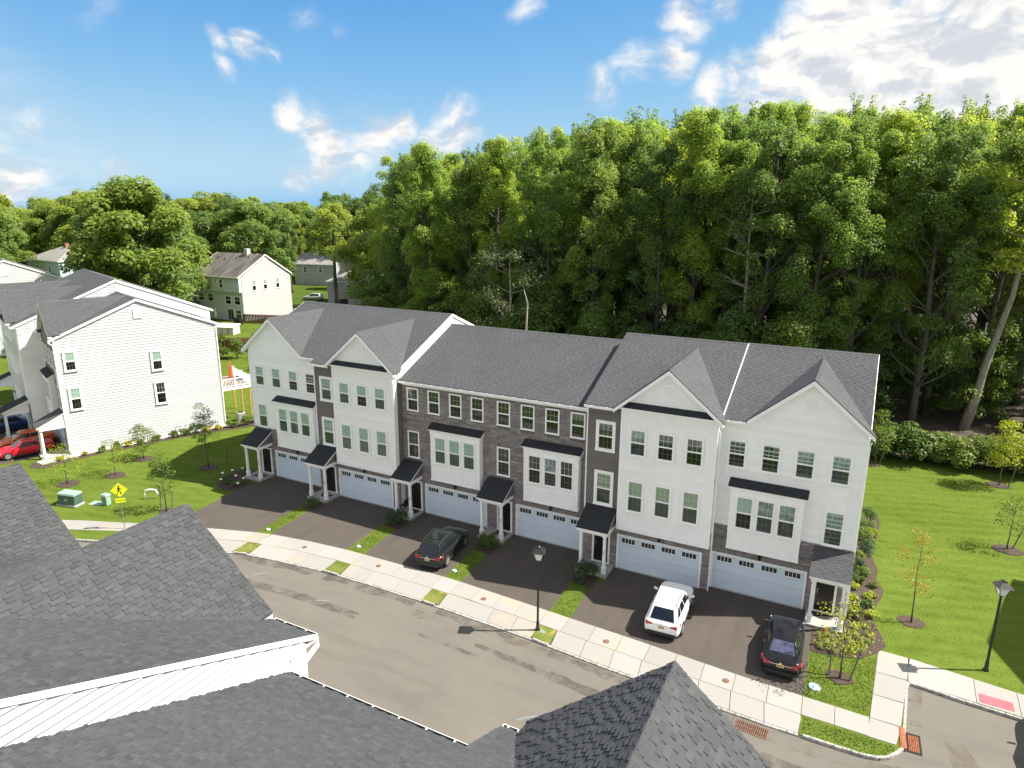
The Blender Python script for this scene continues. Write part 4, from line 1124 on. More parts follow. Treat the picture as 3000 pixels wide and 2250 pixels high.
def box_front(H, w, zr, gable, bx, garage, pc, door, number, s_grey, s_up, s_lo, sgl=120, seed=1):
    xa, za, hw, gy = gable
    holes = [(garage - .12, garage + 5.02, -.1, 2.3), (door - .14, door + 1.06, -.1, 2.36), (pc[0] - .2, pc[1] + .24, 2.85, 3.86), (bx[0] + .02, bx[1], 2.84, 9)]
    stone_wall(H, .0, w, 0, 3.5, -.002, holes, singles=sgl, seed=seed, soldier=[(garage - .1, garage + 5.0, 2.31)])
    lap_siding(H, 'siding_board', lambda z: .08, lambda z: bx[0], 3.5, zr - .3, -.001, M['greysiding'])
    m = MB(); m.box(.0, .08, -.04, .02, 3.5, zr - .3); m.build('corner_board', M['trim'], H)
    cx = bx[0] / 2 + .08
    window(H, cx - .46, 0, 7.55, .92, 1.62, style=s_grey[0], casing=.15, proud=.012); window(H, cx - .46, 0, 4.06, .92, 1.95, style=s_grey[1], casing=.15, proud=.012)
    # the white overhanging block with battens
    m = MB(); y0 = gy
    m.prism([(bx[0], y0, 2.83), (bx[1], y0, 2.83), (bx[1], y0, za - .86 * abs(bx[1] - xa) - .1), (xa, y0, za - .15), (bx[0], y0, za - .86 * abs(bx[0] - xa) - .1)], (0, -y0 - .003, 0))
    ob = m.build('overhanging_block', M['white'], H)
    tr = MB()
    tr.box(bx[0] - .03, bx[1] + .03, y0 - .035, -.01, 2.80, 3.1); tr.box(bx[0] - .02, bx[1] + .02, y0 - .03, -.011, 6.72, 6.95); tr.box(bx[0] - .02, bx[1] + .02, y0 - .03, -.012, zr - .45, zr - .02)
    for xx in (bx[0] - .02, bx[1] - .1): tr.box(xx, xx + .12, y0 - .026, y0 + .1, 3.1, zr - .45)
    tr.build('trim_bands', M['trim'], ob)
    ws = [xa - 2.05, xa - .43, xa + 1.18]
    for i, x in enumerate(ws):
        window(H, x, y0, 7.66, .87, 1.53, style=s_up[i], casing=.085, proud=.012); window(H, x, y0, 4.15, .87, 1.88, style=s_lo[i], casing=.085, proud=.012)
    n_ = int((bx[1] - bx[0]) / .3)
    for i in range(1, n_):
        x = bx[0] + (bx[1] - bx[0]) * i / n_
        for (z0, z1) in ((3.1, 6.72), (6.95, zr - .45), (zr + .42, za - .86 * abs(x - xa) - .25)):
            seg = [(z0, z1)]
            for wx in ws:
                if wx - .12 < x < wx + .99:
                    hz = (7.55, 9.3) if z0 > 6.8 and z0 < 9 else ((4.04, 6.13) if z0 < 6 else None)
                    if hz: seg = [(z0, hz[0]), (hz[1], z1)]
            for (p0, p1) in seg:
                if p1 - p0 > .05:
                    b = MB(); b.box(x - .022, x + .022, y0 - .018, y0, p0, p1); b.build('batten', M['white'], ob)
    # little pent roof across the foot of the gable
    h2 = hw - .5
    pr = MB(); pr.prism([(xa - h2, y0 - .36, zr - .01), (xa - h2, y0, zr - .01), (xa - h2, y0, zr + .34), (xa - h2, y0 - .36, zr + .06)], (2 * h2, 0, 0)); pr.build('pent_roof', M['trim'], ob)
    mb = MB(); L = math.hypot(.36, .28)
    for v, f, ar in shingle_pieces([(0, 0), (2 * h2, 0), (2 * h2 - .33, L), (.33, L)], (xa - h2, y0 - .365, zr + .065), (1, 0, 0), (0, .36, .28), seed=seed + 9, wr=(.2, .4)): mb.add(v, f)
    tag(mb.build('shingle_courses', M['shingle2'], ob, fix=False), kind='stuff')
    garage_door(H, garage, y=-.012); front_door(H, door, y=-.012)
    vent(H, xa, 11.25, y0)

def brick_front(H, w, zr, garage, pc, door, wup, low, bayx, number, styles, bst, lowst, sgl=300, seed=1):
    holes = [(garage - .12, garage + 5.02, -.1, 2.3), (door - .14, door + 1.06, -.1, 2.36), (bayx[0] - .02, bayx[1] + .02, 2.86, 7.0), (low - .08, low + .95, 4.04, 6.1), (pc[0] - .2, pc[1] + .24, 2.85, 3.86)]
    holes += [(x - .08, x + .95, 7.53, 9.3) for x in wup]
    stone_wall(H, .0, w, 0, 9.42, -.002, holes, singles=sgl, seed=seed, soldier=[(garage - .1, garage + 5.0, 2.31)])
    fr = MB(); fr.box(0, w, -.09, .0, 9.42, zr - .1); fr.build('frieze_board', M['trim'], H)
    for i, x in enumerate(wup): window(H, x, 0, 7.63, .87, 1.58, style=styles[i], casing=.06, proud=.0)
    window(H, low, 0, 4.12, .87, 1.92, style=lowst, casing=.06)
    bay(H, bayx[0], bayx[1], styles=bst)
    garage_door(H, garage, y=-.012); front_door(H, door, y=-.012)

gA = (2.77, 13.19, 3.25, -.0)
A, _ = townhouse('white end townhouse with front gable at the far left of the terrace across the road', (-37.3, .35, 0), 0, 7.4, 10.69, 6.7, gA, over=(.05, 0), rakes=(1, 0), seed=1, group=G0)
end_front(A, 7.4, 10.69, gA, 2.22, (.25, 1.62), .62, (.65, 2.44, 4.24, 6.02), (.65,), (2.95, 6.95), '40', ('blind', 'blind', 'half', 'dark'), ('blind', 'blind', 'blind'), 'blind', seed=21)
porch(A, .25, 1.62, '40', right=True)
gB = (4.88, 13.07, 3.1, -.43)
Bh, _ = townhouse('townhouse with white battened overhang and gable, beside the left end house', (-29.9, -.22, 0), 0, 7.65, 10.45, 7.27, gB, over=(0, .05), rakes=(0, 1), seed=2, step_right=(10.04 - .02, 0), step_mat='cream', group=G0)
box_front(Bh, 7.65, 10.45, gB, (2.18, 7.63), 2.02, (.24, 1.69), .6, '38', ('blind', 'blind'), ('blind', 'half', 'blind'), ('blind', 'blind', 'blind'), seed=22)
porch(Bh, .24, 1.69, '38')
lap_siding_side(Bh, 7.648, lambda z: 0, lambda z: .56, 3.3, 9.9, M['greysiding'])
C_, _ = townhouse('stone faced townhouse with a dark SUV parked in its driveway', (-22.25, .37, 0), 0, 7.15, 9.94, 6.68, None, kind='brick', rakes=(0, 0), seed=3, group=G0)
brick_front(C_, 7.15, 9.94, 1.91, (.3, 1.36), .5, (.5, 2.27, 4.03, 5.75), .47, (2.65, 6.6), '36', ('dark', 'dark', 'curtain', 'half'), ('blind', 'blind', 'blind'), 'blind', seed=23)
porch(C_, .2, 1.4, '36')
D_, _ = townhouse('stone faced townhouse with empty driveway behind the street lamp', (-15.1, .37, 0), 0, 7.15, 9.94, 6.68, None, kind='brick', rakes=(0, 0), seed=3, group=G0)
brick_front(D_, 7.15, 9.94, 2.1, (.05, 1.57), .68, (.6, 2.36, 4.1, 5.84), .6, (2.76, 6.58), '34', ('blind', 'blind', 'dark', 'curtain'), ('dark', 'curtain', 'dark'), 'blind', seed=24)
porch(D_, .1, 1.57, '34')
gE = (4.95, 12.98, 3.1, -.46)
E_, _ = townhouse('townhouse with white battened overhang and gable above the white SUV', (-7.9, -.54, 0), 0, 7.8, 10.44, 7.0, gE, over=(.05, 0), rakes=(0, 1), seed=5, group=G0)
box_front(E_, 7.8, 10.44, gE, (2.28, 7.74), 2.33, (.39, 1.89), .75, '32', ('dark', 'tan'), ('curtain', 'dark', 'dark'), ('tan', 'tan', 'tan'), seed=25)
porch(E_, .39, 1.89, '32')
gF = (4.37, 13.07, 3.1, 0.0)
F_, _ = townhouse('white end townhouse numbered thirty, beside the open lawn on the right', (-.1, 0, 0), 0, 7.15, 10.55, 6.7, gF, over=(0, .05), rakes=(0, 1), seed=6, group=G0)
end_front(F_, 7.15, 10.55, gF, .1, (5.5, 7.0), 5.62, (.44, 2.2, 3.92, 5.64), (5.66,), (.8, 4.58), '30', ('dark', 'dark', 'curtain', 'curtain'), ('half', 'curtain', 'curtain'), 'curtain', seed=26)
porch(F_, 5.5, 6.98, '30', side=M['white'], mat='shingle', stoop_x=(5.28, 7.14), ztop=3.98)
def gable_end_right(H, w, zr, yr, mat='white', expo=.25):
    D = 2 * yr
    lap_siding_side(H, w - .004, lambda z: max(.1, (z - zr + .15) / SL), lambda z: min(D - .1, 2 * yr - (z - zr + .15) / SL), .25, zr + SL * yr - .2, M[mat], expo)
    for y in (0.0, D - .1):
        m = MB(); m.box(w - .06, w + .06, y - .036 if y == 0 else y, y + .1 if y == 0 else y + .136, .2, zr - .25); m.build('corner_board', M['trim'], H)
gable_end_right(F_, 7.15, 10.55, 6.7)
for (y, z, h) in ((.6, 7.63, 1.55), (.6, 4.1, 1.86), (7.4, 6.6, 1.75), (7.4, 3.35, 2.0)): window(F_, 7.15 + .036, y, z, .75, h, rz=rad(90), casing=.1)
# downspouts
downspout(Bh, [(7.5, -.62, 10.1), (7.72, -.62, 9.9), (7.72, -.5, 9.6), (7.72, -.5, 3.5)])
downspout(D_, [(6.98, -.42, 9.55), (6.98, -.08, 9.3), (6.98, -.08, 3.9)])
downspout(E_, [(7.9, -.75, 10.15), (7.86, -.3, 9.8), (7.86, -.3, .1)])
downspout(F_, [(7.3, -.36, 10.2), (7.24, .05, 9.9), (7.24, .05, .1)])
downspout(A, [(-.4, -.3, 10.3), (-.08, .05, 10.0), (-.08, .05, .1)])

# ------------------------------------------------------------------ the terrace on the left, turned away
AL = rad(-21.34)
G1 = 'townhouses of the left terrace'
def lloc(x, y=0): q = LL(x, y); return (q[0], q[1], 0)
gL = (4.2, 13.4, 3.1, -.0)
L1, _ = townhouse('end townhouse of the left terrace with broad white sunlit side wall', lloc(-7.15), AL, 7.15, 10.55, 6.72, gL, over=(0, .12), rakes=(0, 1), seed=31, group=G1)
end_front(L1, 7.15, 10.55, gL, .15, (5.2, 7.2), 5.5, (.44, 2.2, 3.92, 5.64), (5.66,), (.8, 4.58), None, ('dark', 'dark', 'dark', 'dark'), ('dark', 'dark', 'dark'), 'dark', front='grey', sgl=0, seed=31)
porch(L1, 5.35, 6.98, None, side=M['white'], mat='shingle', stoop_x=(5.2, 7.2), ztop=3.98, depth=2.2)
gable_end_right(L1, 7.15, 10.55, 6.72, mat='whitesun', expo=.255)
for (y, z, h) in ((.62, 7.6, 1.6), (.62, 4.1, 1.9)): window(L1, 7.15 + .036, y, z, .76, h, rz=rad(90), casing=.12, style='half')
for (y, z, h) in ((7.45, 6.65, 1.72), (7.45, 3.4, 2.0)): window(L1, 7.15 + .036, y, z, .8, h, rz=rad(90), casing=.12, style='half' if z > 5 else 'dark')
v = vent(L1, 0, 0, 0, .5, .7); v.location = (7.15 + .036, 6.72, 11.7); v.rotation_euler = (0, 0, rad(90))
downspout(L1, [(7.25, 13.75, 10.3), (7.22, 13.42, 10.0), (7.22, 13.42, .15), (7.3, 13.3, .1)], .045)
downspout(L1, [(7.2, -.4, 10.2), (7.22, -.06, 9.9), (7.22, -.06, .15)], .045)
gL2 = (3.6, 13.7, 3.1, -.3)
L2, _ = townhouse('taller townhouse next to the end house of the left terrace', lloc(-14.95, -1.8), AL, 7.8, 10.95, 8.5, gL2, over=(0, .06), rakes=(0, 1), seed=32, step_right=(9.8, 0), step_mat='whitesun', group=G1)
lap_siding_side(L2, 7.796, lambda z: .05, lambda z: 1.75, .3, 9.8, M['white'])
box_front(L2, 7.8, 10.95, gL2, (.2, 5.5), .4, (5.9, 7.3), 6.1, None, ('dark', 'dark'), ('dark', 'dark', 'dark'), ('dark', 'dark', 'dark'), sgl=0, seed=32)
porch(L2, 5.75, 7.35, None, side=M['white'], depth=2.2)
gL3 = (4.4, 13.7, 3.1, -.3)
L3, _ = townhouse('third townhouse of the left terrace with dark porch roof', lloc(-22.7, -1.8), AL, 7.75, 10.95, 8.5, gL3, over=(.05, 0), rakes=(1, 0), seed=33, group=G1)
porch(L3, .6, 2.2, None, side=M['white'], depth=2.2); garage_door(L3, 2.5)
for x in (2.9, 4.4, 5.9): window(L3, x, -.01, 4.2, .87, 1.86, style='half'); window(L3, x, -.01, 7.63, .87, 1.53, style='half')
L4, _ = townhouse('far white end townhouse partly cut off at the left edge', lloc(-63.0, -4.7), AL, 8.0, 11.0, 6.7, None, over=(0, .1), seed=34, group=G1)
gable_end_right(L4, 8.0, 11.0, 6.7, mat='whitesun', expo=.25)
v = vent(L4, 0, 0, 0, .9, 1.1); v.location = (8.03, 6.5, 11.6); v.rotation_euler = (0, 0, rad(90))

# ------------------------------------------------------------------ the terrace under the camera (its fronts face the road)
G2_ = 'roofs of the near terrace'
PI = math.pi
def nloc(x, y): return (x, y, 0)
gQ = (4.65, 13.08, 3.1, -.1)
# gabled house with the white step wall
Q_, mQ = townhouse('near townhouse roof with gable and white sided step wall at lower left', nloc(-6.05, -25.75), PI, 7.9, 10.42, 6.95, gQ, rake_d=.13, sl=.435, over=(.04, 0), singles=300, rakes=(1, 0), seed=41, group=G2_, shm='shinglenear', ev=-.38)
Pn, _ = townhouse('lower near townhouse roof along the bottom edge with a long white gutter', nloc(.25, -26.75), PI, 6.3, 9.92, 6.7, None, sl=.435, singles=300, rakes=(0, 0), seed=42, group=G2_, shm='shinglenear', ev=-.36)
gR = (3.85, 13.1, 3.1, -.3)
Rn, _ = townhouse('near townhouse roof with sharp gable at the bottom right', nloc(7.6, -26.4), PI, 7.45, 10.5, 6.95, gR, sl=.435, over=(0, .05), rakes=(0, 0), singles=300, seed=43, group=G2_, shm='shinglenear', ev=-.38)
gN = (4.3, 13.15, 3.1, -.0)
Nn, _ = townhouse('near townhouse roof with gable at the left edge of the picture', nloc(-13.95, -26.25), PI, 7.15, 10.55, 6.7, gN, sl=.435, over=(0, .05), singles=300, rakes=(0, 1), seed=44, group=G2_, shm='shinglenear')
# white siding on the step between the high and the low roof (faces the sun)
zq = 10.42; zp = 9.62 - .435 * (-1.0) * 0
step = MB()
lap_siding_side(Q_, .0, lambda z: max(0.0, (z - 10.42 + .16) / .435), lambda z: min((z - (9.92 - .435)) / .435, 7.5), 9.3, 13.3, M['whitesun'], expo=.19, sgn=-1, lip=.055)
downspout(Q_, [(-.06, -.42, 10.15), (-.1, -.4, 9.95), (-.12, .25, 9.7), (-.12, .6, 9.62)], .07)
m = MB(); m.box(-.055, .0, -.03, .5, 9.2, 10.2); m.build('corner_board', M['trim'], Q_)
# ------------------------------------------------------------------ leaves, trees, shrubs
def leaf_mesh(name, C, Nn, size, tint, mat, aspect=0.55, droop=0.25, rs=None):
    # C: (n,3) centres, Nn: (n,3) facing, size: (n,), one rhombic leaf spray each
    rs = rs or np.random.RandomState(1)
    n = len(C)
    Nn = Nn / np.maximum(np.linalg.norm(Nn, axis=1, keepdims=True), 1e-6)
    t = rs.normal(size=(n, 3)); t -= Nn * (t * Nn).sum(1, keepdims=True); t /= np.maximum(np.linalg.norm(t, axis=1, keepdims=True), 1e-6)
    b = np.cross(Nn, t); L = (size * .5)[:, None]; Wd = L * aspect
    V = np.empty((n, 4, 3))
    V[:, 0] = C - t * L - Nn * L * droop; V[:, 1] = C + b * Wd + t * L * .1; V[:, 2] = C + t * L - Nn * L * droop; V[:, 3] = C - b * Wd + t * L * .1
    me = bpy.data.meshes.new(name)
    me.vertices.add(n * 4); me.loops.add(n * 4); me.polygons.add(n)
    me.vertices.foreach_set('co', V.reshape(-1).astype(np.float32))
    me.loops.foreach_set('vertex_index', np.arange(n * 4, dtype=np.int32))
    me.polygons.foreach_set('loop_start', np.arange(0, n * 4, 4, dtype=np.int32))
    try: me.polygons.foreach_set('loop_total', np.full(n, 4, dtype=np.int32))
    except Exception: pass
    at = me.attributes.new('tint', 'FLOAT', 'POINT')
    at.data.foreach_set('value', np.repeat(tint, 4).astype(np.float32))
    me.materials.append(mat); me.update(calc_edges=True); me.validate()
    return me
def clump_leaves(cl, rs, per, size, up=.55, flat=.75):
    C, Nn, Sz, T = [], [], [], []
    for (c, r) in cl:
        k = max(6, int(per * (r ** 2)))
        d = rs.normal(size=(k, 3)); d /= np.linalg.norm(d, axis=1, keepdims=True)
        d[:, 2] = np.where(d[:, 2] < -.45, -d[:, 2], d[:, 2])
        rr_ = r * (.45 + .62 * np.sqrt(rs.rand(k)))[:, None]
        p = np.array(c)[None] + d * rr_ * np.array([1, 1, flat])
        C.append(p); Nn.append(d * .8 + np.array([0, 0, up]) + rs.normal(size=(k, 3)) * .45)
        Sz.append(size * rs.uniform(.65, 1.3, k)); T.append(np.clip(rs.normal(rs.uniform(.25, .75), .14, k), 0, 1))
    return np.concatenate(C), np.concatenate(Nn), np.concatenate(Sz), np.concatenate(T)
def make_tree(seed, H, base, rad_, mat, bark, size=.38, per=95, nl=26, shape='oval', trunk_r=None, lean=(0, 0), limb=1.0, cr=(1.0, 1.9), forks=2, upf=(.15, .55), flat=.85, shoots=0):
    rs = np.random.RandomState(seed); q = random.Random(seed)
    tr = trunk_r or H * .0135
    mb = MB()
    pts, rds = [], []
    nseg = 9; wx = wy = 0
    for i in range(nseg + 1):
        t = i / nseg
        wx += q.uniform(-.012, .012) * H; wy += q.uniform(-.012, .012) * H
        if i == 0: wx = wy = 0
        pts.append(Vector((wx * .6 + lean[0] * t * H, wy * .6 + lean[1] * t * H, H * .93 * t))); rds.append(tr * (1 - .86 * t) * (1.35 if i == 0 else 1))
    mb.tube(pts, rds, 7)
    def axis(t):
        f = min(t / .93, .999) * nseg; i = int(f); return pts[i].lerp(pts[i + 1], f - i)
    cl = []
    for k in range(nl):
        t = base + (.97 - base) * ((k + q.random() * .8) / nl)
        u = (t - base) / (1 - base)
        if shape == 'oval': rr_ = rad_ * (math.sin(math.pi * min(1, .16 + .80 * u)) ** .75)
        elif shape == 'cone': rr_ = rad_ * (1 - u) ** .8 + .25 * rad_ * .3
        else: rr_ = rad_ * math.sqrt(max(.06, 1 - (u * 1.02) ** 2.4)) * (.75 + .25 * min(1, u * 4))
        az = k * 2.39996 + q.uniform(-.5, .5); ln = rr_ * q.uniform(.62, 1.12)
        s0 = axis(max(base * .9, t - .10 * q.random())); up = ln * q.uniform(*upf) * (1.2 - u * .3)
        mid = s0 + Vector((math.cos(az) * ln * .5, math.sin(az) * ln * .5, up * .45 + q.uniform(-.3, .3)))
        end = s0 + Vector((math.cos(az) * ln, math.sin(az) * ln, up))
        r0 = tr * (1 - .8 * t) * .42 * limb
        mb.tube([s0, mid, end], [r0, r0 * .6, r0 * .18], 5, cap=False)
        cl.append((end, q.uniform(*cr))); cl.append((mid.lerp(end, q.uniform(.3, .7)) + Vector((q.uniform(-1, 1), q.uniform(-1, 1), q.uniform(0, 1))) * rad_ * .12, q.uniform(*cr) * .85))
        for _ in range(forks):
            a2 = az + q.uniform(-.9, .9); l2 = ln * q.uniform(.3, .55); e2 = mid + Vector((math.cos(a2) * l2, math.sin(a2) * l2, up * q.uniform(.3, .9)))
            mb.tube([mid, e2], [r0 * .5, r0 * .12], 4, cap=False); cl.append((e2, q.uniform(*cr) * .8))
    cl.append((axis(.97) + Vector((0, 0, H * .02)), cr[1] * .8))
    for _ in range(shoots):                      # upright leading shoots along the top
        t = q.uniform(.72, .97); a = q.uniform(0, 6.28); rr_ = rad_ * q.uniform(.1, .62) * (1.25 - t)* 1.9
        b0 = axis(t) + Vector((math.cos(a) * rr_, math.sin(a) * rr_, 0)); hh = q.uniform(1.4, 3.4)
        mb.tube([b0, b0 + Vector((0, 0, hh))], [.05, .012], 4, cap=False)
        for j in range(5): cl.append((b0 + Vector((q.uniform(-.2, .2), q.uniform(-.2, .2), hh * (j + .3) / 4.6)), .62 * (1.05 - j * .14)))
    C, Nn, Sz, T = clump_leaves(cl, rs, per, size, flat=flat)
    return mb.mesh('trunk', bark, True), leaf_mesh('crown', C, Nn, Sz, T, mat, rs=rs)
def plant_tree(name, tm, cm, loc, rz, sc, label, cat='tree', group=None, crown='crown', tilt=None):
    o = empty(name, loc, rz, label, cat, group)
    o.scale = sc if isinstance(sc, tuple) else (sc, sc, sc)
    if tilt: o.rotation_euler = (tilt[0], tilt[1], rz)
    if tm: link('trunk', tm, o)
    if cm: link(crown, cm, o)
    return o
rv = random.Random(77)
# --- the tall wood behind the terrace
P_wood = [make_tree(100 + i, 30, [.26, .2, .3, .22, .16, .28][i], [4.6, 5.4, 3.6, 5.0, 6.0, 3.2][i], [M['leaf'], M['leaf'], M['oakleaf'], M['leaf'], M['darkleaf'], M['leaf']][i], M['bark'], size=[.26, .24, .29, .25, .28, .24][i], per=[205, 230, 165, 215, 185, 220][i], nl=42, shape='oval' if i != 4 else 'round', cr=(.6, 1.35), upf=(.45, 1.1), flat=1.2, forks=3, shoots=9) for i in range(6)]
P_under = [make_tree(130 + i, 11, .06, [3.6, 3.0, 4.0][i], M['darkleaf'], M['bark'], size=.34, per=85, nl=20, shape='round', cr=(.8, 1.5), forks=1) for i in range(3)]
P_oak = [make_tree(150 + i, 21, [.2, .26, .16][i], [7.6, 6.6, 8.2][i], M['oakleaf'], M['bark'], size=.55, per=62, nl=26, shape='round', cr=(1.3, 2.5)) for i in range(3)]
def px_of(x, y, z=0):
    q = CAMI @ Vector((x, y, z)); return (1500 + 1996.4 * q.x / -q.z, 1125 - 1996.4 * q.y / -q.z, -q.z)
HOUSES = [(-106, 60, 140, 560, 860), (-99, 86, 158, 950, 1062), (-180, 70, 215, 60, 300), (-111, 86, 165, 840, 950)]   # x, y, distance, px range kept free in front
wood = []
def far_enough(x, y, d, lst): return all((x - a) ** 2 + (y - b) ** 2 > d * d for a, b in lst)
GW = 'tall trees of the wood behind the terrace'
LW = 'tall leafy tree in the wood behind the terrace'
tries = 0
def wood_left(y): return -52 - (y - 36) * .62      # the wood's ragged left edge
while len(wood) < 128 and tries < 6000:
    tries += 1
    y = 38 + 62 * rv.random() ** 1.5; x = rv.uniform(wood_left(y), 30 + (y - 38) * .25)
    if abs(x - 16.2) < 2.5 and y < 44: continue
    if x > 18 and y < 46 + (x - 18) * .6: continue
    _p = px_of(x, y)
    if _p[2] < 165 and _p[0] < 1062 + 9000 / _p[2]: continue
    if not far_enough(x, y, 3.9 + (y - 38) * .02, wood): continue
    wood.append((x, y))
    h = rv.uniform(.93, 1.1) + (y - 40) * .0026
    if x < -40: h *= .9
    tm, cm = rv.choice(P_wood)
    plant_tree('forest_tree', tm, cm, (x, y, 0), rv.uniform(0, 6.28), (h * rv.uniform(.9, 1.12), h * rv.uniform(.9, 1.12), h), LW, group=GW)
# understory along the wood's edge
ulist = []; tries = 0
while len(ulist) < 62 and tries < 3000:
    tries += 1
    y = 33.5 + 16 * rv.random() ** 1.6; x = rv.uniform(-58, 28)
    if abs(x - 16.2) < 2.6 and y < 42: continue
    if x > 7 and y < 44: continue
    if not far_enough(x, y, 2.6, ulist): continue
    ulist.append((x, y)); tm, cm = rv.choice(P_under); h = rv.uniform(.55, 1.15)
    plant_tree('understory_tree', tm, cm, (x, y, 0), rv.uniform(0, 6.28), (h * rv.uniform(.9, 1.3), h * rv.uniform(.9, 1.3), h), 'low dark leafy tree at the foot of the wood', group='understory trees at the edge of the wood')
# individuals in the wood
tm, cm = make_tree(171, 33, .5, 5.2, M['leaf'], M['palebark'], size=.42, per=85, nl=22, trunk_r=.42, lean=(.085, .0), cr=(1.0, 1.9))
plant_tree('forest_tree', tm, cm, (16.24, 42.2, 0), 0, 1, 'tall tree with bare pale leaning trunk at the right edge of the wood')
tm, cm = make_tree(172, 18, .3, 4.4, M['greyleaf'], M['palebark'], size=.26, per=45, nl=24, shape='round', cr=(.8, 1.5))
plant_tree('sparse_tree', tm, cm, (-30.5, 32.5, 0), 1, 1.0, 'thin grey green tree with sparse crown in front of the wood')
tm, cm = make_tree(173, 15, .35, 3.2, M['shrubleaf'], M['bark'], size=.3, per=42, nl=18, cr=(.7, 1.3))
plant_tree('forest_tree', tm, cm, (-37.5, 31.5, 0), .4, .85, 'small light green tree in front of the wood')
tm, cm = make_tree(174, 26, .45, 4.0, M['greyleaf'], M['palebark'], size=.3, per=20, nl=20, cr=(.7, 1.4), limb=1.7)
plant_tree('forest_tree', tm, cm, (-5.5, 37.5, 0), 2.2, 1.0, 'half bare pale branched tree at the middle of the wood')
sn = MB(); sn.tube([(0, 0, 0), (.1, 0, 4), (-.05, .1, 8), (.15, 0, 11.5), (-.3, 0, 13)], [.17, .15, .12, .09, .03], 7); sn.tube([(.0, 0, 7), (.8, 0, 7.9)], [.06, .02], 5)
o = sn.build('dead_tree_trunk', M['palebark'], None, True); o.location = (-26.5, 28.5, 0); tag(o, 'bare dead pale trunk standing behind the stone townhouses', 'dead tree')
# --- hedge bank at the lawn's far edge
def make_bush(seed, r, h, mat, size, n_cl=14, per=160, flat=.8):
    rs = np.random.RandomState(seed); q = random.Random(seed); cl = []
    for i in range(n_cl):
        a = q.uniform(0, 6.28); d = r * math.sqrt(q.random()) * .75; z = h * q.uniform(.25, .8) * (1 - .35 * (d / r) ** 2)
        cl.append(((math.cos(a) * d, math.sin(a) * d, z), r * q.uniform(.28, .45)))
    C, Nn, Sz, T = clump_leaves(cl, rs, per / max(r * r * .12, .02) / n_cl * 1.0, size, up=.7, flat=flat * h / r if h < r else 1)
    keep = C[:, 2] > .02
    mb = MB()
    for i in range(5):
        c = cl[i][0]; mb.tube([(0, 0, 0), (c[0] * .5, c[1] * .5, c[2] * .6), c], [.03 * r + .006, .02 * r + .004, .006], 4, cap=False)
    return mb.mesh('stems', M['bark']), leaf_mesh('foliage', C[keep], Nn[keep], Sz[keep], T[keep], mat, rs=rs)
P_hedge = [make_bush(200 + i, 1.9, 3.1, M['shrubleaf'], .26, 20, 2600) for i in range(3)]
for i in range(17):
    x = 6.2 + i * 1.15 + rv.uniform(-.3, .3); y = 29.0 + .09 * (x - 8) + rv.uniform(-.6, .9)
    tm, cm = rv.choice(P_hedge)
    plant_tree('hedge_shrub', tm, cm, (x, y, 0), rv.uniform(0, 6.28), rv.uniform(.85, 1.15), 'leafy shrub in the dense bank between lawn and wood', 'shrub', 'shrubs of the bank at the edge of the lawn', 'foliage')
# --- distance: oaks and maples round the far houses
GO = 'trees around the far houses'
far = []
tries = 0
while len(far) < 118 and tries < 20000:
    tries += 1
    ang = rv.uniform(-68, -35.5); d = 105 + 260 * rv.random() ** 1.35
    x = 6.2 + d * math.sin(rad(ang)); y = -37.2 + d * math.cos(rad(ang))
    X, Yp, dep = px_of(x, y)
    if X > 1040 and d < 170: continue
    bad = False
    for (hx, hy, hd, p0, p1) in HOUSES:
        m_ = 5.5 / dep * 1996
        if dep < hd + 4 and p0 - m_ < X < p1 + m_: bad = True
        if math.hypot(x - hx, y - hy) < 12: bad = True
    if bad or not far_enough(x, y, 5.2 + d * .008, far): continue
    far.append((x, y)); h = rv.uniform(.78, 1.22); tm, cm = rv.choice(P_oak) if rv.random() < .72 else rv.choice(P_wood[1:5])
    k = 1.0 if tm.name.startswith('trunk') and cm in [p[1] for p in P_oak] else .72
    plant_tree('broadleaf_tree', tm, cm, (x, y, 0), rv.uniform(0, 6.28), (h * k * rv.uniform(.9, 1.15), h * k * rv.uniform(.9, 1.15), h * k), 'rounded broadleaf tree among the far houses on the left', group=GO)
for (x, y, s_, i, lb) in ((-115, 45, .92, 0, 'big spreading oak left of the grey and white house'), (-123, 53, 1.12, 1, 'tall dark oak beyond the left terrace roof'), (-110.5, 47.5, .9, 1, 'oak crown touching the grey house roof on its left'), (-97.3, 77.5, 1.1, 3, 'tall tree with thick bare trunk by the far white house'), (-118, 74, 1.05, 0, 'oak right behind the grey and white house'), (-78, 74, .8, 1, 'oak between the far white house and the wood'), (-72, 62, 1.0, 2, 'broad oak at the left corner of the wood')):
    tm, cm = P_oak[i] if i < 3 else make_tree(177, 20, .48, 4.6, M['oakleaf'], M['bark'], size=.45, per=60, nl=20, shape='round', cr=(1.0, 1.9), trunk_r=.5)
    plant_tree('oak_tree', tm, cm, (x, y, 0), rv.uniform(0, 6.28), s_, lb)
for i in range(34):
    d = rv.uniform(205, 330); ang = rv.uniform(-67, -52); x = 6.2 + d * math.sin(rad(ang)); y = -37.2 + d * math.cos(rad(ang))
    if math.hypot(x + 180, y - 70) < 14 or not far_enough(x, y, 6, far): continue
    far.append((x, y)); tm, cm = rv.choice(P_oak); h = rv.uniform(.9, 1.25)
    plant_tree('broadleaf_tree', tm, cm, (x, y, 0), rv.uniform(0, 6.28), h, 'rounded broadleaf tree among the far houses on the left', group=GO)
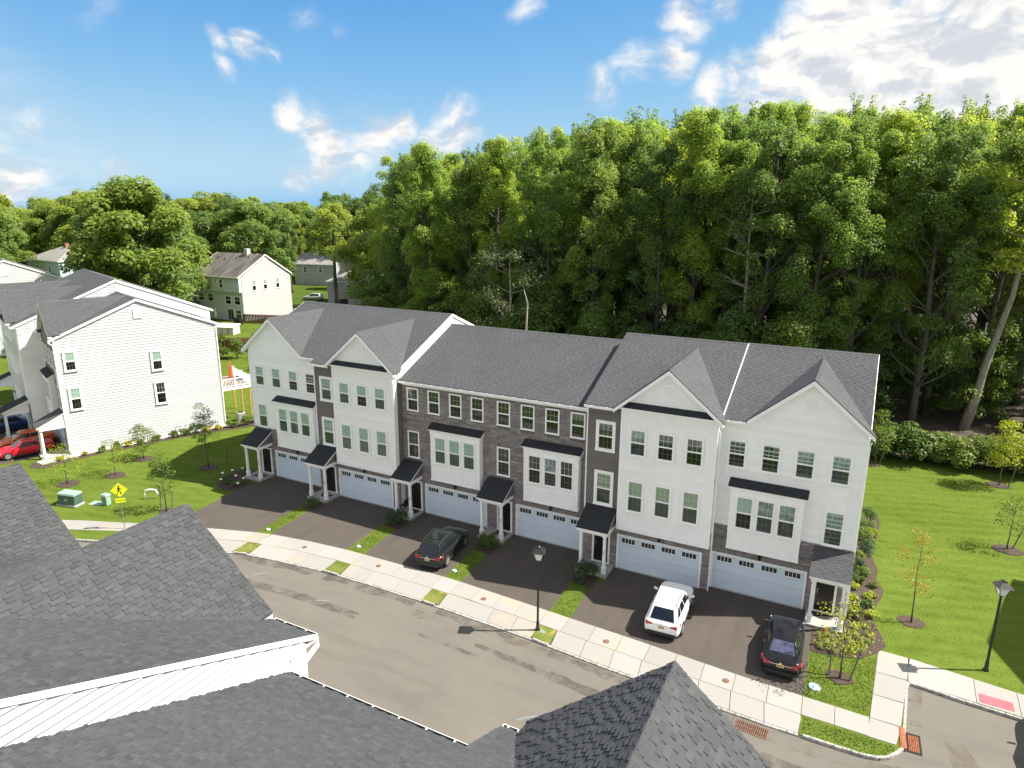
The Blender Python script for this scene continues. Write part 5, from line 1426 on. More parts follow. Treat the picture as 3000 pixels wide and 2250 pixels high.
# far skyline wood: too dense and far to count
rs = np.random.RandomState(9); cl = []
for i in range(900):
    a = rad(rs.uniform(-75, 25)); d = rs.uniform(330, 520)
    cl.append(((6 + d * math.sin(a), -37 + d * math.cos(a), rs.uniform(6, 19)), rs.uniform(4, 6.5)))
C, Nn, Sz, T = clump_leaves(cl, rs, 2.4, 2.6)
o = link('distant_wood', leaf_mesh('distant_wood', C, Nn, Sz, T, M['oakleaf'], rs=rs)); tag(o, 'hazy green line of distant woodland on the horizon', 'woodland', kind='stuff')

# --- young trees with mulch rings and stakes
def stakes(o, pts):
    for (x, y, tx, ty) in pts:
        m = MB(); m.tube([(x, y, 0), (tx, ty, 1.55)], [.04, .036], 6); m.build('stake', M['stake'], o)
def sapling(label, loc, H, mat, seed, base=.3, r=1.0, size=.15, per=60, nl=16, st=(), shape='oval', cr=(.22, .42), bark='bark'):
    per *= 2.1; size *= .78; cr = (cr[0] * 1.2, cr[1] * 1.25)
    tm, cm = make_tree(seed, H, base, r, mat, M[bark], size=size, per=per, nl=nl, shape=shape, trunk_r=.045, cr=cr, forks=1)
    o = plant_tree('young_tree', tm, cm, (*loc, 0), 0, 1, label, 'young tree')
    stakes(o, st); return o
sapling('young maple turning orange in a mulch ring on the right lawn', (10.28, 1.37), 5.3, M['orangeleaf'], 301, .34, .95, .16, 30, 18, cr=(.22, .42))
sapling('bright lime green young tree by the hedge at far right', (17.25, 26.33), 5.2, M['limeleaf'], 302, .3, 1.15, .22, 70, 18, ((.6, -.2, .9, 0),), cr=(.35, .6))
sapling('pale green young tree in a mulch ring at the right edge', (16.17, 13.79), 3.5, M['shrubleaf'], 303, .3, .9, .17, 55, 14, ((.3, .1, .7, .2),), cr=(.25, .45))
sapling('green young tree half hidden behind the right end house', (8.35, 26.54), 4.9, M['shrubleaf'], 304, .3, 1.0, .2, 60, 14, ((.35, 0, .55, 0),), cr=(.3, .5))
sapling('staked young tree by the sidewalk in front of the flower bed', (7.12, -5.40), 4.3, M['limeleaf'], 305, .3, 1.25, .16, 40, 16, ((-.45, 0, -.5, .25), (.42, -.02, .75, .35)), cr=(.22, .42))
sapling('staked young tree behind the pedestrian sign', (-37.2, -8.4), 4.3, M['shrubleaf'], 306, .3, .95, .16, 75, 16, ((-.45, -.1, -.75, .2), (.45, .1, .5, .3)), cr=(.25, .45))
sapling('slim dark young tree nearest the shaded lawn on the left', (-41.9, -1.0), 5.6, M['darkleaf'], 307, .35, .75, .17, 90, 18, ((.9, 1.2, 1.0, 1.2),), cr=(.28, .48), bark='bark')
sapling('bushy young tree by the white side wall of the left terrace', (-48.49, -2.37), 2.9, M['shrubleaf'], 308, .2, 1.1, .17, 90, 16, shape='round', cr=(.28, .5))
sapling('sparse yellowish young tree in the middle of the left lawn', (-47.05, -5.87), 3.1, M['limeleaf'], 309, .2, 1.15, .16, 42, 16, shape='round', cr=(.25, .45))
sapling('sparse yellow green young tree at the left end of the lawn', (-48.64, -8.82), 3.2, M['limeleaf'], 310, .2, 1.2, .16, 40, 16, shape='round', cr=(.25, .45))
# --- shrubs
def shrub(label, x, y, r, h, mat, seed, size=.1, n=14, per=700, name='shrub'):
    tm, cm = make_bush(seed, r, h, mat, size, n, per)
    return plant_tree(name, tm, cm, (x, y, .01), 0, 1, label, 'shrub', None, 'foliage')
shrub('rounded green shrub between the two leftmost driveways', -28.35, -2.75, .62, .75, M['shrubleaf'], 320)
shrub('spreading juniper between the second and third driveways', -21.35, -2.0, .85, .9, M['bluegreen'], 321, .14, 18, 900)
shrub('bright green shrub beside the dark SUV', -13.95, -2.05, .72, .9, M['shrubleaf'], 322, .13, 16, 800)
shrub('spreading juniper beside porch number thirty two', -6.85, -2.75, .95, 1.0, M['bluegreen'], 323, .15, 20, 1000)
fb = [(7.6, 4.5, .4, .5, 'shrubleaf'), (7.5, 6.4, .5, .7, 'bluegreen'), (8.15, 11.5, .5, .6, 'limeleaf'), (8.1, 9.7, .5, .6, 'shrubleaf'), (7.6, 11.6, .6, .9, 'shrubleaf'), (8.35, .9, .3, .35, 'limeleaf'), (8.45, 4.3, .3, .3, 'shrubleaf'), (7.55, 7.3, .55, .7, 'shrubleaf'), (7.9, 8.8, .7, .9, 'bluegreen'), (7.8, 10.6, .8, 1.0, 'shrubleaf'), (7.85, 12.6, .75, 1.1, 'darkleaf'), (8.0, 14.0, .8, 1.2, 'darkleaf'), (7.75, 5.6, .5, .6, 'shrubleaf'), (7.5, 3.6, .3, .4, 'limeleaf'), (8.3, 3.0, .38, .32, 'limeleaf'), (7.45, 2.4, .3, .35, 'limeleaf'), (7.95, 1.7, .42, .5, 'bluegreen'), (8.2, 1.95, .35, .45, 'shrubleaf'), (7.5, .4, .5, .8, 'shrubleaf')]
for i, (x, y, r, h, m_) in enumerate(fb):
    o = shrub('bedding shrub beside the right end house wall', x, y, r, h, M[m_], 340 + i, .10, 14, 1100, 'bedding_shrub'); o['group'] = 'shrubs along the right end house'
ab = [(-37.9, -.6, .4, .5), (-38.5, -1.6, .35, .4), (-37.4, -2.7, .45, .4), (-36.6, -3.0, .35, .35), (-36.4, -2.3, .4, .45), (-38.2, -2.4, .35, .35)]
for i, (x, y, r, h) in enumerate(ab):
    o = shrub('low dark shrub in the shaded bed by the left end porch', x, y, r, h, M['darkleaf'], 360 + i, .1, 8, 260, 'bedding_shrub'); o['group'] = 'shrubs in the bed by the left end porch'
for i, (x, y) in enumerate(((-38.7, -1.2), (-38.3, -.5), (-38.9, -2.0), (-37.5, -1.9), (-37.9, -3.0), (-36.5, -2.0), (-36.1, -2.9))):
    m = MB(); m.lathe([(.02, .28), (.10, .33), (.12, .38), (.07, .44), (.01, .46)], (0, 0, 0), 8)
    o = m.build('white_flower', M['flower'], None, True); o.location = (x, y, 0); m = MB(); m.tube([(0, 0, 0), (0, 0, .3)], .012, 5); m.build('stem', M['bark'], o)
    tag(o, 'white flower head in the dark bed by the left end porch', 'flower', 'white flowers in the shaded bed')
lb = [(-.9, .9, .35, .4, 'yellowshrub'), (.9, .8, .3, .4, 'yellowshrub'), (2.2, .85, .45, .55, 'shrubleaf'), (3.6, .8, .5, .9, 'shrubleaf'), (4.4, .7, .35, .6, 'yellowshrub'), (5.4, .8, .4, .5, 'shrubleaf'), (6.8, .7, .5, .6, 'shrubleaf'), (8.3, .75, .5, .7, 'darkleaf'), (9.3, .75, .55, .8, 'shrubleaf'), (10.3, .8, .65, 1.2, 'darkleaf'), (11.4, .8, .4, .5, 'yellowshrub'), (12.4, .9, .4, .45, 'yellowshrub'), (13.6, 1.2, .6, .8, 'shrubleaf'), (15.0, 1.5, .7, 1.2, 'shrubleaf'), (16.2, 1.1, .7, 1.3, 'darkleaf')]
for i, (s_, o_, r, h, m_) in enumerate(lb):
    x, y = Lp(s_, o_); o = shrub('bedding shrub along the white side wall of the left terrace', x, y, r, h, M[m_], 380 + i, .11, 12, 900, 'bedding_shrub'); o['group'] = 'shrubs along the left terrace wall'
for i, (x, y, r, h) in enumerate(((-80.7, 32.6, 1.0, 3.2), (-74.5, 30.5, 1.6, 3.4), (-75.8, 28.8, 1.2, 2.2))):
    shrub(['narrow evergreen by the brown fence corner', 'tall bushy evergreen in front of the brown fence', 'round shrub on the lawn before the brown fence'][i], x, y, r, h, M['shrubleaf'], 400 + i, .25, 14, 900)
# --- strap-leaved tufts in the front bed
def tuft_mesh(seed):
    q = random.Random(seed); mb = MB(); tint = []
    for i in range(34):
        a = q.uniform(0, 6.28); L = q.uniform(.22, .42); w = .016; t0 = q.random()
        d = Vector((math.cos(a), math.sin(a), 0)); s_ = Vector((-d.y, d.x, 0)) * w
        p0 = d * .02; p1 = d * L * .45 + Vector((0, 0, L * .75)); p2 = d * L + Vector((0, 0, L * .45 * q.random() + .08))
        mb.add([p0 - s_, p0 + s_, p1 + s_, p1 - s_, p2], [(0, 1, 2, 3), (3, 2, 4)]); tint += [t0] * 5
    me = mb.mesh('strap_leaves', M['daylily']); at = me.attributes.new('tint', 'FLOAT', 'POINT'); at.data.foreach_set('value', tint); return me
tm_ = [tuft_mesh(i) for i in range(3)]
tq = random.Random(4)
for i, (x, y) in enumerate(((6.1, -2.3), (6.5, -2.15), (6.15, -2.75), (6.55, -2.95), (6.0, -3.15), (6.25, -3.45), (6.95, -2.6), (7.3, -3.2), (7.65, -2.85), (7.55, -2.35), (8.1, -2.2), (7.9, -2.75), (8.35, -1.75), (7.85, -1.7), (8.3, -1.1), (7.7, -.8), (7.45, -1.5), (8.05, -.4), (6.75, -3.4), (7.2, -2.0))):
    o = link('daylily', tm_[i % 3]); o.location = (x, y, .01); o.rotation_euler = (0, 0, tq.uniform(0, 6)); k = tq.uniform(.85, 1.2); o.scale = (k, k, k)
    tag(o, 'pale green strap leaved daylily tuft in the front corner bed', 'plant', 'daylilies in the corner bed')
# --- grass blades on the nearer lawns
def inside(p, poly):
    x, y = p; c = False; j = len(poly) - 1
    for i in range(len(poly)):
        if (poly[i][1] > y) != (poly[j][1] > y) and x < (poly[j][0] - poly[i][0]) * (y - poly[i][1]) / (poly[j][1] - poly[i][1]) + poly[i][0]: c = not c
        j = i
    return c
def blades(areas, seed, name, label):
    rs = np.random.RandomState(seed); P = []
    for poly, dens, holes in areas:
        xs = [p[0] for p in poly]; ys = [p[1] for p in poly]
        n = int((max(xs) - min(xs)) * (max(ys) - min(ys)) * dens)
        c = np.column_stack([rs.uniform(min(xs), max(xs), n), rs.uniform(min(ys), max(ys), n)])
        P += [p for p in c if inside(p, poly) and not any(inside(p, h) for h in holes)]
    P = np.array(P); n = len(P)
    a = rs.uniform(0, 6.283, n); h = rs.uniform(.03, .065, n); w = .022
    V = np.zeros((n, 3, 3)); d = np.column_stack([np.cos(a), np.sin(a)])
    V[:, 0, :2] = P - d * w; V[:, 1, :2] = P + d * w; V[:, 0, 2] = V[:, 1, 2] = -.015
    V[:, 2, :2] = P + rs.normal(size=(n, 2)) * .035; V[:, 2, 2] = h - .015
    me = bpy.data.meshes.new(name); me.vertices.add(n * 3); me.loops.add(n * 3); me.polygons.add(n)
    me.vertices.foreach_set('co', V.reshape(-1).astype(np.float32)); me.loops.foreach_set('vertex_index', np.arange(n * 3, dtype=np.int32))
    me.polygons.foreach_set('loop_start', np.arange(0, n * 3, 3, dtype=np.int32)); me.materials.append(M['blade']); me.update(calc_edges=True)
    o = link(name, me); tag(o, label, 'grass', kind='stuff')
bedF = [(5.72, -3.85), (7.2, -3.6), (8.7, -2.43), (9.07, -1.5), (8.47, .54), (8.5, 1.79), (8.97, 4.0), (8.6, 5.4), (8.68, 6.72), (8.2, 9.9), (8.75, 13), (8.74, 14.7), (7.1, 14.9), (7.1, -1.7), (5.6, -1.7)]
ring = lambda x, y, r: [(x + math.cos(.6 * i) * r, y + math.sin(.6 * i) * r) for i in range(10)]
blades([([(7.2, -3.9), (8.7, -2.3), (8.75, -2.05), (10.0, -2.12), (15, -2.7), (20, -3), (22, 27), (7.2, 27), (7.2, 15)], 14, [bedF, ring(10.28, 1.45, .7), ring(16.17, 13.6, .85)]),
        ([(5.75, -3.9), (8.65, -3.0), (8.4, -7.55), (5.78, -7.5)], 200, [bedF, ring(7.1, -5.35, .62)]),
        ([(5.85, -8.95), (9.3, -9.0), (9.4, -9.2), (8.9, -9.85), (8.2, -9.98), (5.85, -9.98)], 260, []),
        ([(-29.25, -3.5), (-28.25, -3.5), (-27.85, -7.4), (-28.8, -7.6)], 180, []), ([(-22.0, -2.9), (-20.8, -2.9), (-20.5, -6.6), (-21.7, -6.6)], 180, []),
        ([(-14.6, -2.9), (-13.5, -2.9), (-13.25, -6.5), (-14.35, -6.5)], 180, []), ([(-7.4, -3.4), (-6.2, -3.5), (-6.1, -6.9), (-7.25, -6.8)], 180, []),
        ([(-36.0, -3.9), (-35.6, -7.3), (-37.1, -10.4), (-46, -14.4), (-52, -9), (-50, -3), (-46, 4), (-40, 4), (-39.4, -2)], 10, [])], 5, 'grass_blades', 'short mown grass blades over the lawns')
# ------------------------------------------------------------------ cars
def wheel(par, x, y, r, w, side, rim='alloy'):
    t = MB(); o_ = y
    t.lathe([(r * .62, -w / 2), (r * .93, -w / 2), (r, -w * .36), (r, w * .36), (r * .93, w / 2), (r * .62, w / 2)], (x, y, r), 22, 'y')
    ty = t.build('wheel', M['tyre'], par, True)
    m = MB(); yo = y + side * w * .5
    m.lathe([(r * .64, -side * .02), (r * .64, side * .004), (r * .57, side * .01)], (x, yo, r), 22, 'y')
    for k in range(5):
        a = k * 1.2566 + .3
        d = Vector((math.cos(a), 0, math.sin(a))); p = Vector((-d.z, 0, d.x))
        c0 = Vector((x, yo + side * .014, r))
        q = [c0 + d * r * .1 - p * r * .11, c0 + d * r * .6 - p * r * .07, c0 + d * r * .6 + p * r * .07, c0 + d * r * .1 + p * r * .11]
        m.prism(q, (0, -side * .03, 0))
    m.lathe([(r * .16, -side * .02), (r * .16, side * .02)], (x, yo, r), 12, 'y')
    m.build('rim', M[rim], ty)
    h = MB(); h.lathe([(r * .6, -side * .03), (r * .6, -side * .026)], (x, yo, r), 18, 'y'); h.build('brake_shadow', M['pit'], ty)
def car(name, label, loc, heading, L, W, H, body, style='suv', roofc=None, rails=False, sunroof=False, plate=True, rear='autoglass', emblem=True, cat='car', lamp_h=None):
    """local x points forward, origin under the middle of the car"""
    o = empty(name, (*loc, 0.0), heading, label, cat)
    hw = W / 2; wb = L * .585; xr, xf = -wb / 2 - L * .005, wb / 2 - L * .0
    rw = .345 if style == 'suv' else .32
    gc = .24 if style == 'suv' else .19
    bz = H * (.60 if style == 'suv' else .635)            # shoulder height
    # lower body: stations from tail to nose: x, half width, bottom, shoulder, top(centre)
    if style == 'suv':
        st = [(-.5, .80, gc + .20, bz * .80, bz * .84), (-.492, .90, gc + .12, bz * .92, bz * .96), (-.465, .965, gc + .04, bz * 1.0, bz * 1.02), (-.40, .99, gc, bz * 1.01, bz * 1.03), (-.2, 1, gc, bz * 1.0, bz * 1.02), (.1, 1, gc, bz * .98, bz * 1.01), (.24, .99, gc, bz * .96, bz * 1.02), (.36, .97, gc, bz * .90, bz * .985), (.44, .92, gc + .02, bz * .82, bz * .90), (.48, .83, gc + .06, bz * .70, bz * .77), (.5, .70, gc + .12, bz * .55, bz * .60)]
    else:
        st = [(-.5, .78, gc + .22, bz * .83, bz * .87), (-.492, .88, gc + .14, bz * .95, bz * 1.0), (-.46, .95, gc + .05, bz * 1.02, bz * 1.06), (-.36, .985, gc, bz * 1.03, bz * 1.075), (-.2, 1, gc, bz * 1.0, bz * 1.04), (.1, 1, gc, bz * .965, bz * 1.0), (.22, .99, gc, bz * .94, bz * .995), (.36, .96, gc, bz * .85, bz * .93), (.44, .90, gc + .02, bz * .76, bz * .83), (.48, .80, gc + .05, bz * .64, bz * .69), (.5, .66, gc + .1, bz * .50, bz * .54)]
    b = MB(); rows = []
    for (fx, fw, zb, zs, zt) in st:
        x = fx * L; w = fw * hw
        sec = [(0, zb), (w * .80, zb), (w * .95, zb + .06), (w * 1.0, zb + (zs - zb) * .38), (w * .985, zb + (zs - zb) * .62), (w * .995, zb + (zs - zb) * .80), (w * .93, zs), (w * .80, zs + (zt - zs) * .5), (w * .45, zs + (zt - zs) * .9), (0, zt)]
        full = [(x, -y, z) for (y, z) in sec] + [(x, y, z) for (y, z) in sec[::-1][1:-1]]
        rows.append(full)
    n = len(rows[0])
    b.v = [p for r_ in rows for p in r_]
    for i in range(len(rows) - 1):
        for k in range(n): b.f.append((i * n + k, i * n + (k + 1) % n, (i + 1) * n + (k + 1) % n, (i + 1) * n + k)); b.mi.append(0)
    b.f.append(tuple(range(n))); b.mi.append(0); e = (len(rows) - 1) * n; b.f.append(tuple(range(e, e + n))[::-1]); b.mi.append(0)
    bo = b.build('body', body, o, True)
    # greenhouse
    if style == 'suv': g0, g1, g2, g3 = -.478, -.385, .02, .18
    elif style == 'coupe': g0, g1, g2, g3 = -.40, -.17, .03, .20
    else: g0, g1, g2, g3 = -.375, -.225, .06, .215
    zb, zt = bz * .97, H - .03
    wb_, wt = hw * .92, hw * (.66 if style != 'suv' else .70)
    rr_ = -.02 if style == 'suv' else -.06
    G = {}
    base = [(g0 * L, -wb_ * .9), (g3 * L, -wb_), (g3 * L, wb_), (g0 * L, wb_ * .9)]
    top = [(g1 * L, -wt * .93), (g2 * L, -wt), (g2 * L, wt), (g1 * L, wt * .93)]
    gz = [zt + rr_, zt, zt, zt + rr_]
    m = MB(); Bv = [Vector((x, y, zb)) for x, y in base]; Tv = [Vector((x, y, z)) for (x, y), z in zip(top, gz)]
    m.hexa(Bv, Tv)
    go = m.build('cabin', body, o); bevel(go, .05, 3, 20)
    for p in go.data.polygons: p.use_smooth = True
    def quad_on(a, b_, c, d, u0, u1, v0, v1, off, name, mat, par=o, thick=.008):
        # patch on the face a,b (bottom) d,c (top), pushed out by off
        P = lambda u, v: (a.lerp(b_, u)).lerp(d.lerp(c, u), v)
        q = [P(u0[0], v0), P(u1[0], v0), P(u1[1], v1), P(u0[1], v1)]
        nn = (q[1] - q[0]).cross(q[3] - q[0]).normalized()
        cen = sum(q, Vector()) / 4
        if nn.dot(cen - Vector((0, 0, (zb + zt) / 2))) < 0: nn = -nn
        mm = MB(); mm.prism([p + nn * (off - thick) for p in q], nn * thick)
        return mm.build(name, mat, par)
    # windscreen, rear window, side windows
    quad_on(Bv[1], Bv[2], Tv[2], Tv[1], (.07, .09), (.93, .91), .06, .93, .012, 'windscreen', M['autoglass'])
    quad_on(Bv[3], Bv[0], Tv[0], Tv[3], (.09, .10), (.91, .90), .12 if style == 'suv' else .08, .90, .012, 'rear_window', M[rear])
    for (a, b_, c, d) in ((Bv[0], Bv[1], Tv[1], Tv[0]), (Bv[3], Bv[2], Tv[2], Tv[3])):
        if style == 'suv': spl = ((.10, .16), (.30, .30)), ((.33, .33), (.60, .58)), ((.63, .61), (.93, .90))
        elif style == 'coupe': spl = ((.16, .10), (.40, .42)), ((.43, .45), (.93, .88))
        else: spl = ((.14, .10), (.48, .47)), ((.51, .50), (.93, .90))
        for s_ in spl: quad_on(a, b_, c, d, s_[0], s_[1], .16, .84, .010, 'side_window', M['autoglass'])
    # roof panel
    if roofc is not None or sunroof:
        mm = MB(); zz = zt + .006; a_ = .9
        mm.hexa([(top[0][0] + .12, top[0][1] * a_, zz + rr_ * .8 - .004), (top[1][0] - .12, top[1][1] * a_, zz - .004), (top[2][0] - .12, top[2][1] * a_, zz - .004), (top[3][0] + .12, top[3][1] * a_, zz + rr_ * .8 - .004)],
                [(top[0][0] + .12, top[0][1] * a_, zz + rr_ * .8), (top[1][0] - .12, top[1][1] * a_, zz), (top[2][0] - .12, top[2][1] * a_, zz), (top[3][0] + .12, top[3][1] * a_, zz + rr_ * .8)])
        mm.build('roof_panel', roofc or body, o)
        if sunroof:
            mm = MB(); mm.box(g1 * L + .5, g2 * L - .18, -wt * .62, wt * .62, zt + .008, zt + .016); mm.build('sunroof', M['autoglass'], o)
    if rails:
        for sg in (-1, 1):
            mm = MB(); mm.tube([(g1 * L + .15, sg * wt * .9, zt + rr_), (g1 * L + .25, sg * wt * .9, zt + .045), (g2 * L - .2, sg * wt * .93, zt + .05), (g2 * L - .05, sg * wt * .93, zt)], .017, 6); mm.build('roof_rail', M['plastic'], o)
    # lower cladding
    mm = MB()
    for sg in (-1, 1): mm.box(xr + rw * 1.1, xf - rw * 1.1, sg * hw * .965 - .02, sg * hw * .965 + .02, gc - .02, gc + .13)
    mm.build('sill_trim', M['plastic'], o)
    # wheels in dark arches
    for x in (xr, xf):
        for sg in (-1, 1):
            a = MB(); y0 = sg * hw * (.985 if x == xr else .975); pr = [(x + rw * 1.16 * math.cos(t), rw + rw * 1.16 * math.sin(t)) for t in [math.pi * (-.16 + 1.32 * i / 14) for i in range(15)]]
            a.prism([(px_, y0, pz) for px_, pz in pr], (0, sg * .016, 0)); a.build('wheel_arch', M['plastic'], o)
            wheel(o, x, sg * (hw - .085), rw, .22, sg)
    # lamps, plate, bumper, mirrors
    lh = lamp_h or bz * .80
    tx = -.5 * L
    for sg in (-1, 1):
        mm = MB()
        q0 = .42 if style == 'suv' else .40
        mm.hexa([(tx - .014, sg * hw * q0, lh + .02), (tx - .006, sg * hw * .84, lh - .05), (tx + .34, sg * hw * 1.005, lh + .03), (tx + .16, sg * hw * .6, lh)], [(tx + .008, sg * hw * (q0 + .1), lh + .09), (tx + .028, sg * hw * .88, lh + .15), (tx + .42, sg * hw * 1.0, lh + .16), (tx + .18, sg * hw * .6, lh + .12)])
        mm.build('tail_lamp', M['lamp_red'], o)
        mm = MB(); hx = .5 * L
        mm.hexa([(hx - .14, sg * hw * .50, bz * .62), (hx - .30, sg * hw * .91, bz * .66), (hx - .45, sg * hw * .94, bz * .70), (hx - .3, sg * hw * .5, bz * .64)], [(hx - .17, sg * hw * .50, bz * .72), (hx - .34, sg * hw * .90, bz * .76), (hx - .5, sg * hw * .93, bz * .78), (hx - .32, sg * hw * .5, bz * .74)])
        mm.build('head_lamp', M['lamp_clear'], o)
        mm = MB(); mx_ = g3 * L - .16; mm.hexa([(mx_, sg * (hw - .04), bz * .98), (mx_ + .12, sg * (hw - .04), bz * .98), (mx_ + .11, sg * (hw + .17), bz * 1.0), (mx_ + .02, sg * (hw + .17), bz * 1.0)], [(mx_ + .02, sg * (hw - .04), bz * 1.08), (mx_ + .10, sg * (hw - .04), bz * 1.08), (mx_ + .10, sg * (hw + .17), bz * 1.12), (mx_ + .02, sg * (hw + .17), bz * 1.12)])
        mo = mm.build('mirror', body if style != 'sedan' else M['plastic'], o)
        mm = MB()
        for xh in (.02 * L, -.16 * L): mm.box(xh, xh + .2, sg * hw * .985, sg * hw * 1.005, bz * .84, bz * .865)
        mm.build('door_handles', M['chrome'] if style == 'sedan' else body, o)
        mm = MB()
        for xh in (.12 * L, -.075 * L): mm.box(xh - .004, xh + .004, sg * hw * .9, sg * hw * 1.002, gc + .15, bz * .93)
        mm.build('door_seams', M['pit'], o)
    if plate:
        mm = MB(); ph = bz * .66 if style == 'suv' else bz * .70; mm.box(tx - .016, tx - .004, -.16, .16, ph, ph + .155); mm.build('number_plate', M['plate'], o)
        mm = MB()
        for i in range(6): mm.box(tx - .0175, tx - .0165, -.125 + i * .043, -.1 + i * .043, ph + .05, ph + .105)
        mm.build('plate_characters', M['pit'], o)
    mm = MB(); mm.hexa([(tx - .01, -hw * .74, gc + .06), (tx - .01, hw * .74, gc + .06), (tx + .3, hw * .95, gc), (tx + .3, -hw * .95, gc)], [(tx - .015, -hw * .78, gc + .24), (tx - .015, hw * .78, gc + .24), (tx + .3, hw * .975, gc + .2), (tx + .3, -hw * .975, gc + .2)]); mm.build('rear_bumper_trim', M['plastic'], o)
    mm = MB(); mm.box(tx - .012, tx + .0, -hw * .5, hw * .5, lh + .02, lh + .05); mm.build('tailgate_strip', M['chrome'], o)
    if emblem:
        mm = MB(); mm.lathe([(.05, -.016), (.05, -.008)], (tx, 0, lh + .11), 12, 'x'); mm.build('badge', M['chrome'], o)
    mm = MB(); mm.box(.5 * L - .1, .5 * L - .02, -hw * .55, hw * .55, gc + .16, gc + .3); mm.build('grille', M['plastic'], o)
    return o
PT = {'dark': paint('dark_green_black_paint', (0.012, 0.015, 0.014), .2), 'white': paint('white_car_paint', (0.80, 0.81, 0.82), .25), 'black': paint('black_car_paint', (0.008, 0.009, 0.012), .18), 'red': paint('red_car_paint', (0.52, 0.008, 0.025), .22), 'orange': paint('orange_car_paint', (0.55, 0.11, 0.015), .25, .2), 'blue': paint('dark_blue_car_paint', (0.012, 0.03, 0.10), .2), 'silver': paint('silver_car_paint', (0.5, 0.51, 0.52), .3, .5), 'grey': paint('grey_car_paint', (0.10, 0.10, 0.105), .3, .4)}
car('parked_suv', 'dark SUV with panoramic sunroof parked in a shaded driveway', (-16.0, -4.15), rad(97.5), 4.55, 1.86, 1.64, PT['dark'], 'suv', rails=True, sunroof=True)
car('parked_suv', 'white SUV with black roof rails parked in a driveway', (-1.32, -4.2), rad(93), 4.68, 1.86, 1.70, PT['white'], 'suv', rails=True)
car('parked_sedan', 'black sedan with bluish rear window parked by the flower bed', (4.5, -4.55), rad(92), 4.58, 1.78, 1.44, PT['black'], 'sedan', rear='autoglasslight')
HL = AL - rad(90)
def lcar(x, y): q = LL(x, y); return (q[0], q[1])
car('parked_car', 'red coupe parked nose out beside the left terrace porch', lcar(-2.9, -3.1), HL, 4.4, 1.84, 1.36, PT['red'], 'coupe')
car('parked_car', 'orange car parked behind the red coupe', lcar(-5.6, -2.7), HL, 4.5, 1.85, 1.45, PT['orange'], 'sedan')
car('parked_car', 'dark blue car parked at the far left driveway', lcar(-12.2, -3.0), HL + math.pi, 4.5, 1.82, 1.48, PT['blue'], 'sedan')
car('parked_suv', 'silver SUV parked by the far white house', (-110.8, 84.2), rad(200), 4.7, 1.88, 1.7, PT['silver'], 'suv')
car('parked_suv', 'dark grey SUV standing just past the right edge of the picture', (15.75, -6.6), rad(92), 4.9, 1.95, 1.85, PT['grey'], 'suv')
# ------------------------------------------------------------------ street furniture
M['lampglass'] = plain('frosted_lamp_glass', (0.75, 0.76, 0.74), .35)
def street_lamp(label, x, y):
    o = empty('street_lamp', (x, y, 0), rad(20), label, 'street lamp')
    m = MB(); m.lathe([(.13, -.02), (.13, .06), (.09, .1), (.075, .5), (.06, .56), (.055, 3.9), (.05, 4.02)], (0, 0, 0), 12); m.build('post', M['black'], o, True)
    m = MB(); m.lathe([(.09, 4.02), (.11, 4.06), (.09, 4.1)], (0, 0, 0), 12); m.lathe([(.06, 4.78), (.09, 4.8), (.03, 4.86)], (0, 0, 0), 10)
    a, b = .13, .24
    for i in range(4):
        sx, sy = ((-1, -1), (1, -1), (1, 1), (-1, 1))[i]
        m.tube([(sx * a, sy * a, 4.08), (sx * b, sy * b, 4.52)], .016, 4)
    m.box(-.25, .25, -.25, .25, 4.5, 4.525)
    m.hexa([(-.34, -.34, 4.525), (.34, -.34, 4.525), (.34, .34, 4.525), (-.34, .34, 4.525)], [(-.1, -.1, 4.76), (.1, -.1, 4.76), (.1, .1, 4.76), (-.1, .1, 4.76)])
    m.box(-.11, .11, -.11, .11, 4.76, 4.79)
    m.build('lantern_frame', M['black'], o)
    m = MB(); k = .012
    m.hexa([(-a + k, -a + k, 4.09), (a - k, -a + k, 4.09), (a - k, a - k, 4.09), (-a + k, a - k, 4.09)], [(-b + k, -b + k, 4.498), (b - k, -b + k, 4.498), (b - k, b - k, 4.498), (-b + k, b - k, 4.498)])
    m.build('lantern_glass', M['lampglass'], o)
street_lamp('black street lamp with square lantern on the sidewalk verge in front of the stone houses', -7.15, -8.68)
street_lamp('black street lamp with square lantern standing on the right lawn', 13.33, -1.45)
# pedestrian sign
M['signyellow'] = plain('fluorescent_yellow_sign', (0.72, 0.80, 0.02), .5, var=.03)
sg = empty('pedestrian_sign', (-37.2, -11.6, 0), rad(48), 'yellow diamond pedestrian crossing sign with plate reading AHEAD', 'road sign')
m = MB(); m.tube([(0, .03, 0), (0, .03, 3.3)], .03, 6); m.build('post', M['steel'], sg)
m = MB(); d = .54; m.prism([(-d, 0, 2.86), (0, 0, 2.86 - d), (d, 0, 2.86), (0, 0, 2.86 + d)], (0, .006, 0)); m.build('diamond_plate', M['signyellow'], sg)
m = MB()
e = d - .03
for (p, q) in (((-e, 2.86), (0, 2.86 - e)), ((0, 2.86 - e), (e, 2.86)), ((e, 2.86), (0, 2.86 + e)), ((0, 2.86 + e), (-e, 2.86))):
    m.tube([(p[0], -.001, p[1]), (q[0], -.001, q[1])], .006, 4)
m.build('border', M['black'], sg)
m = MB(); m.lathe([(.06, -.006), (.06, -.001)], (.0, 0, 3.14), 14, 'y')
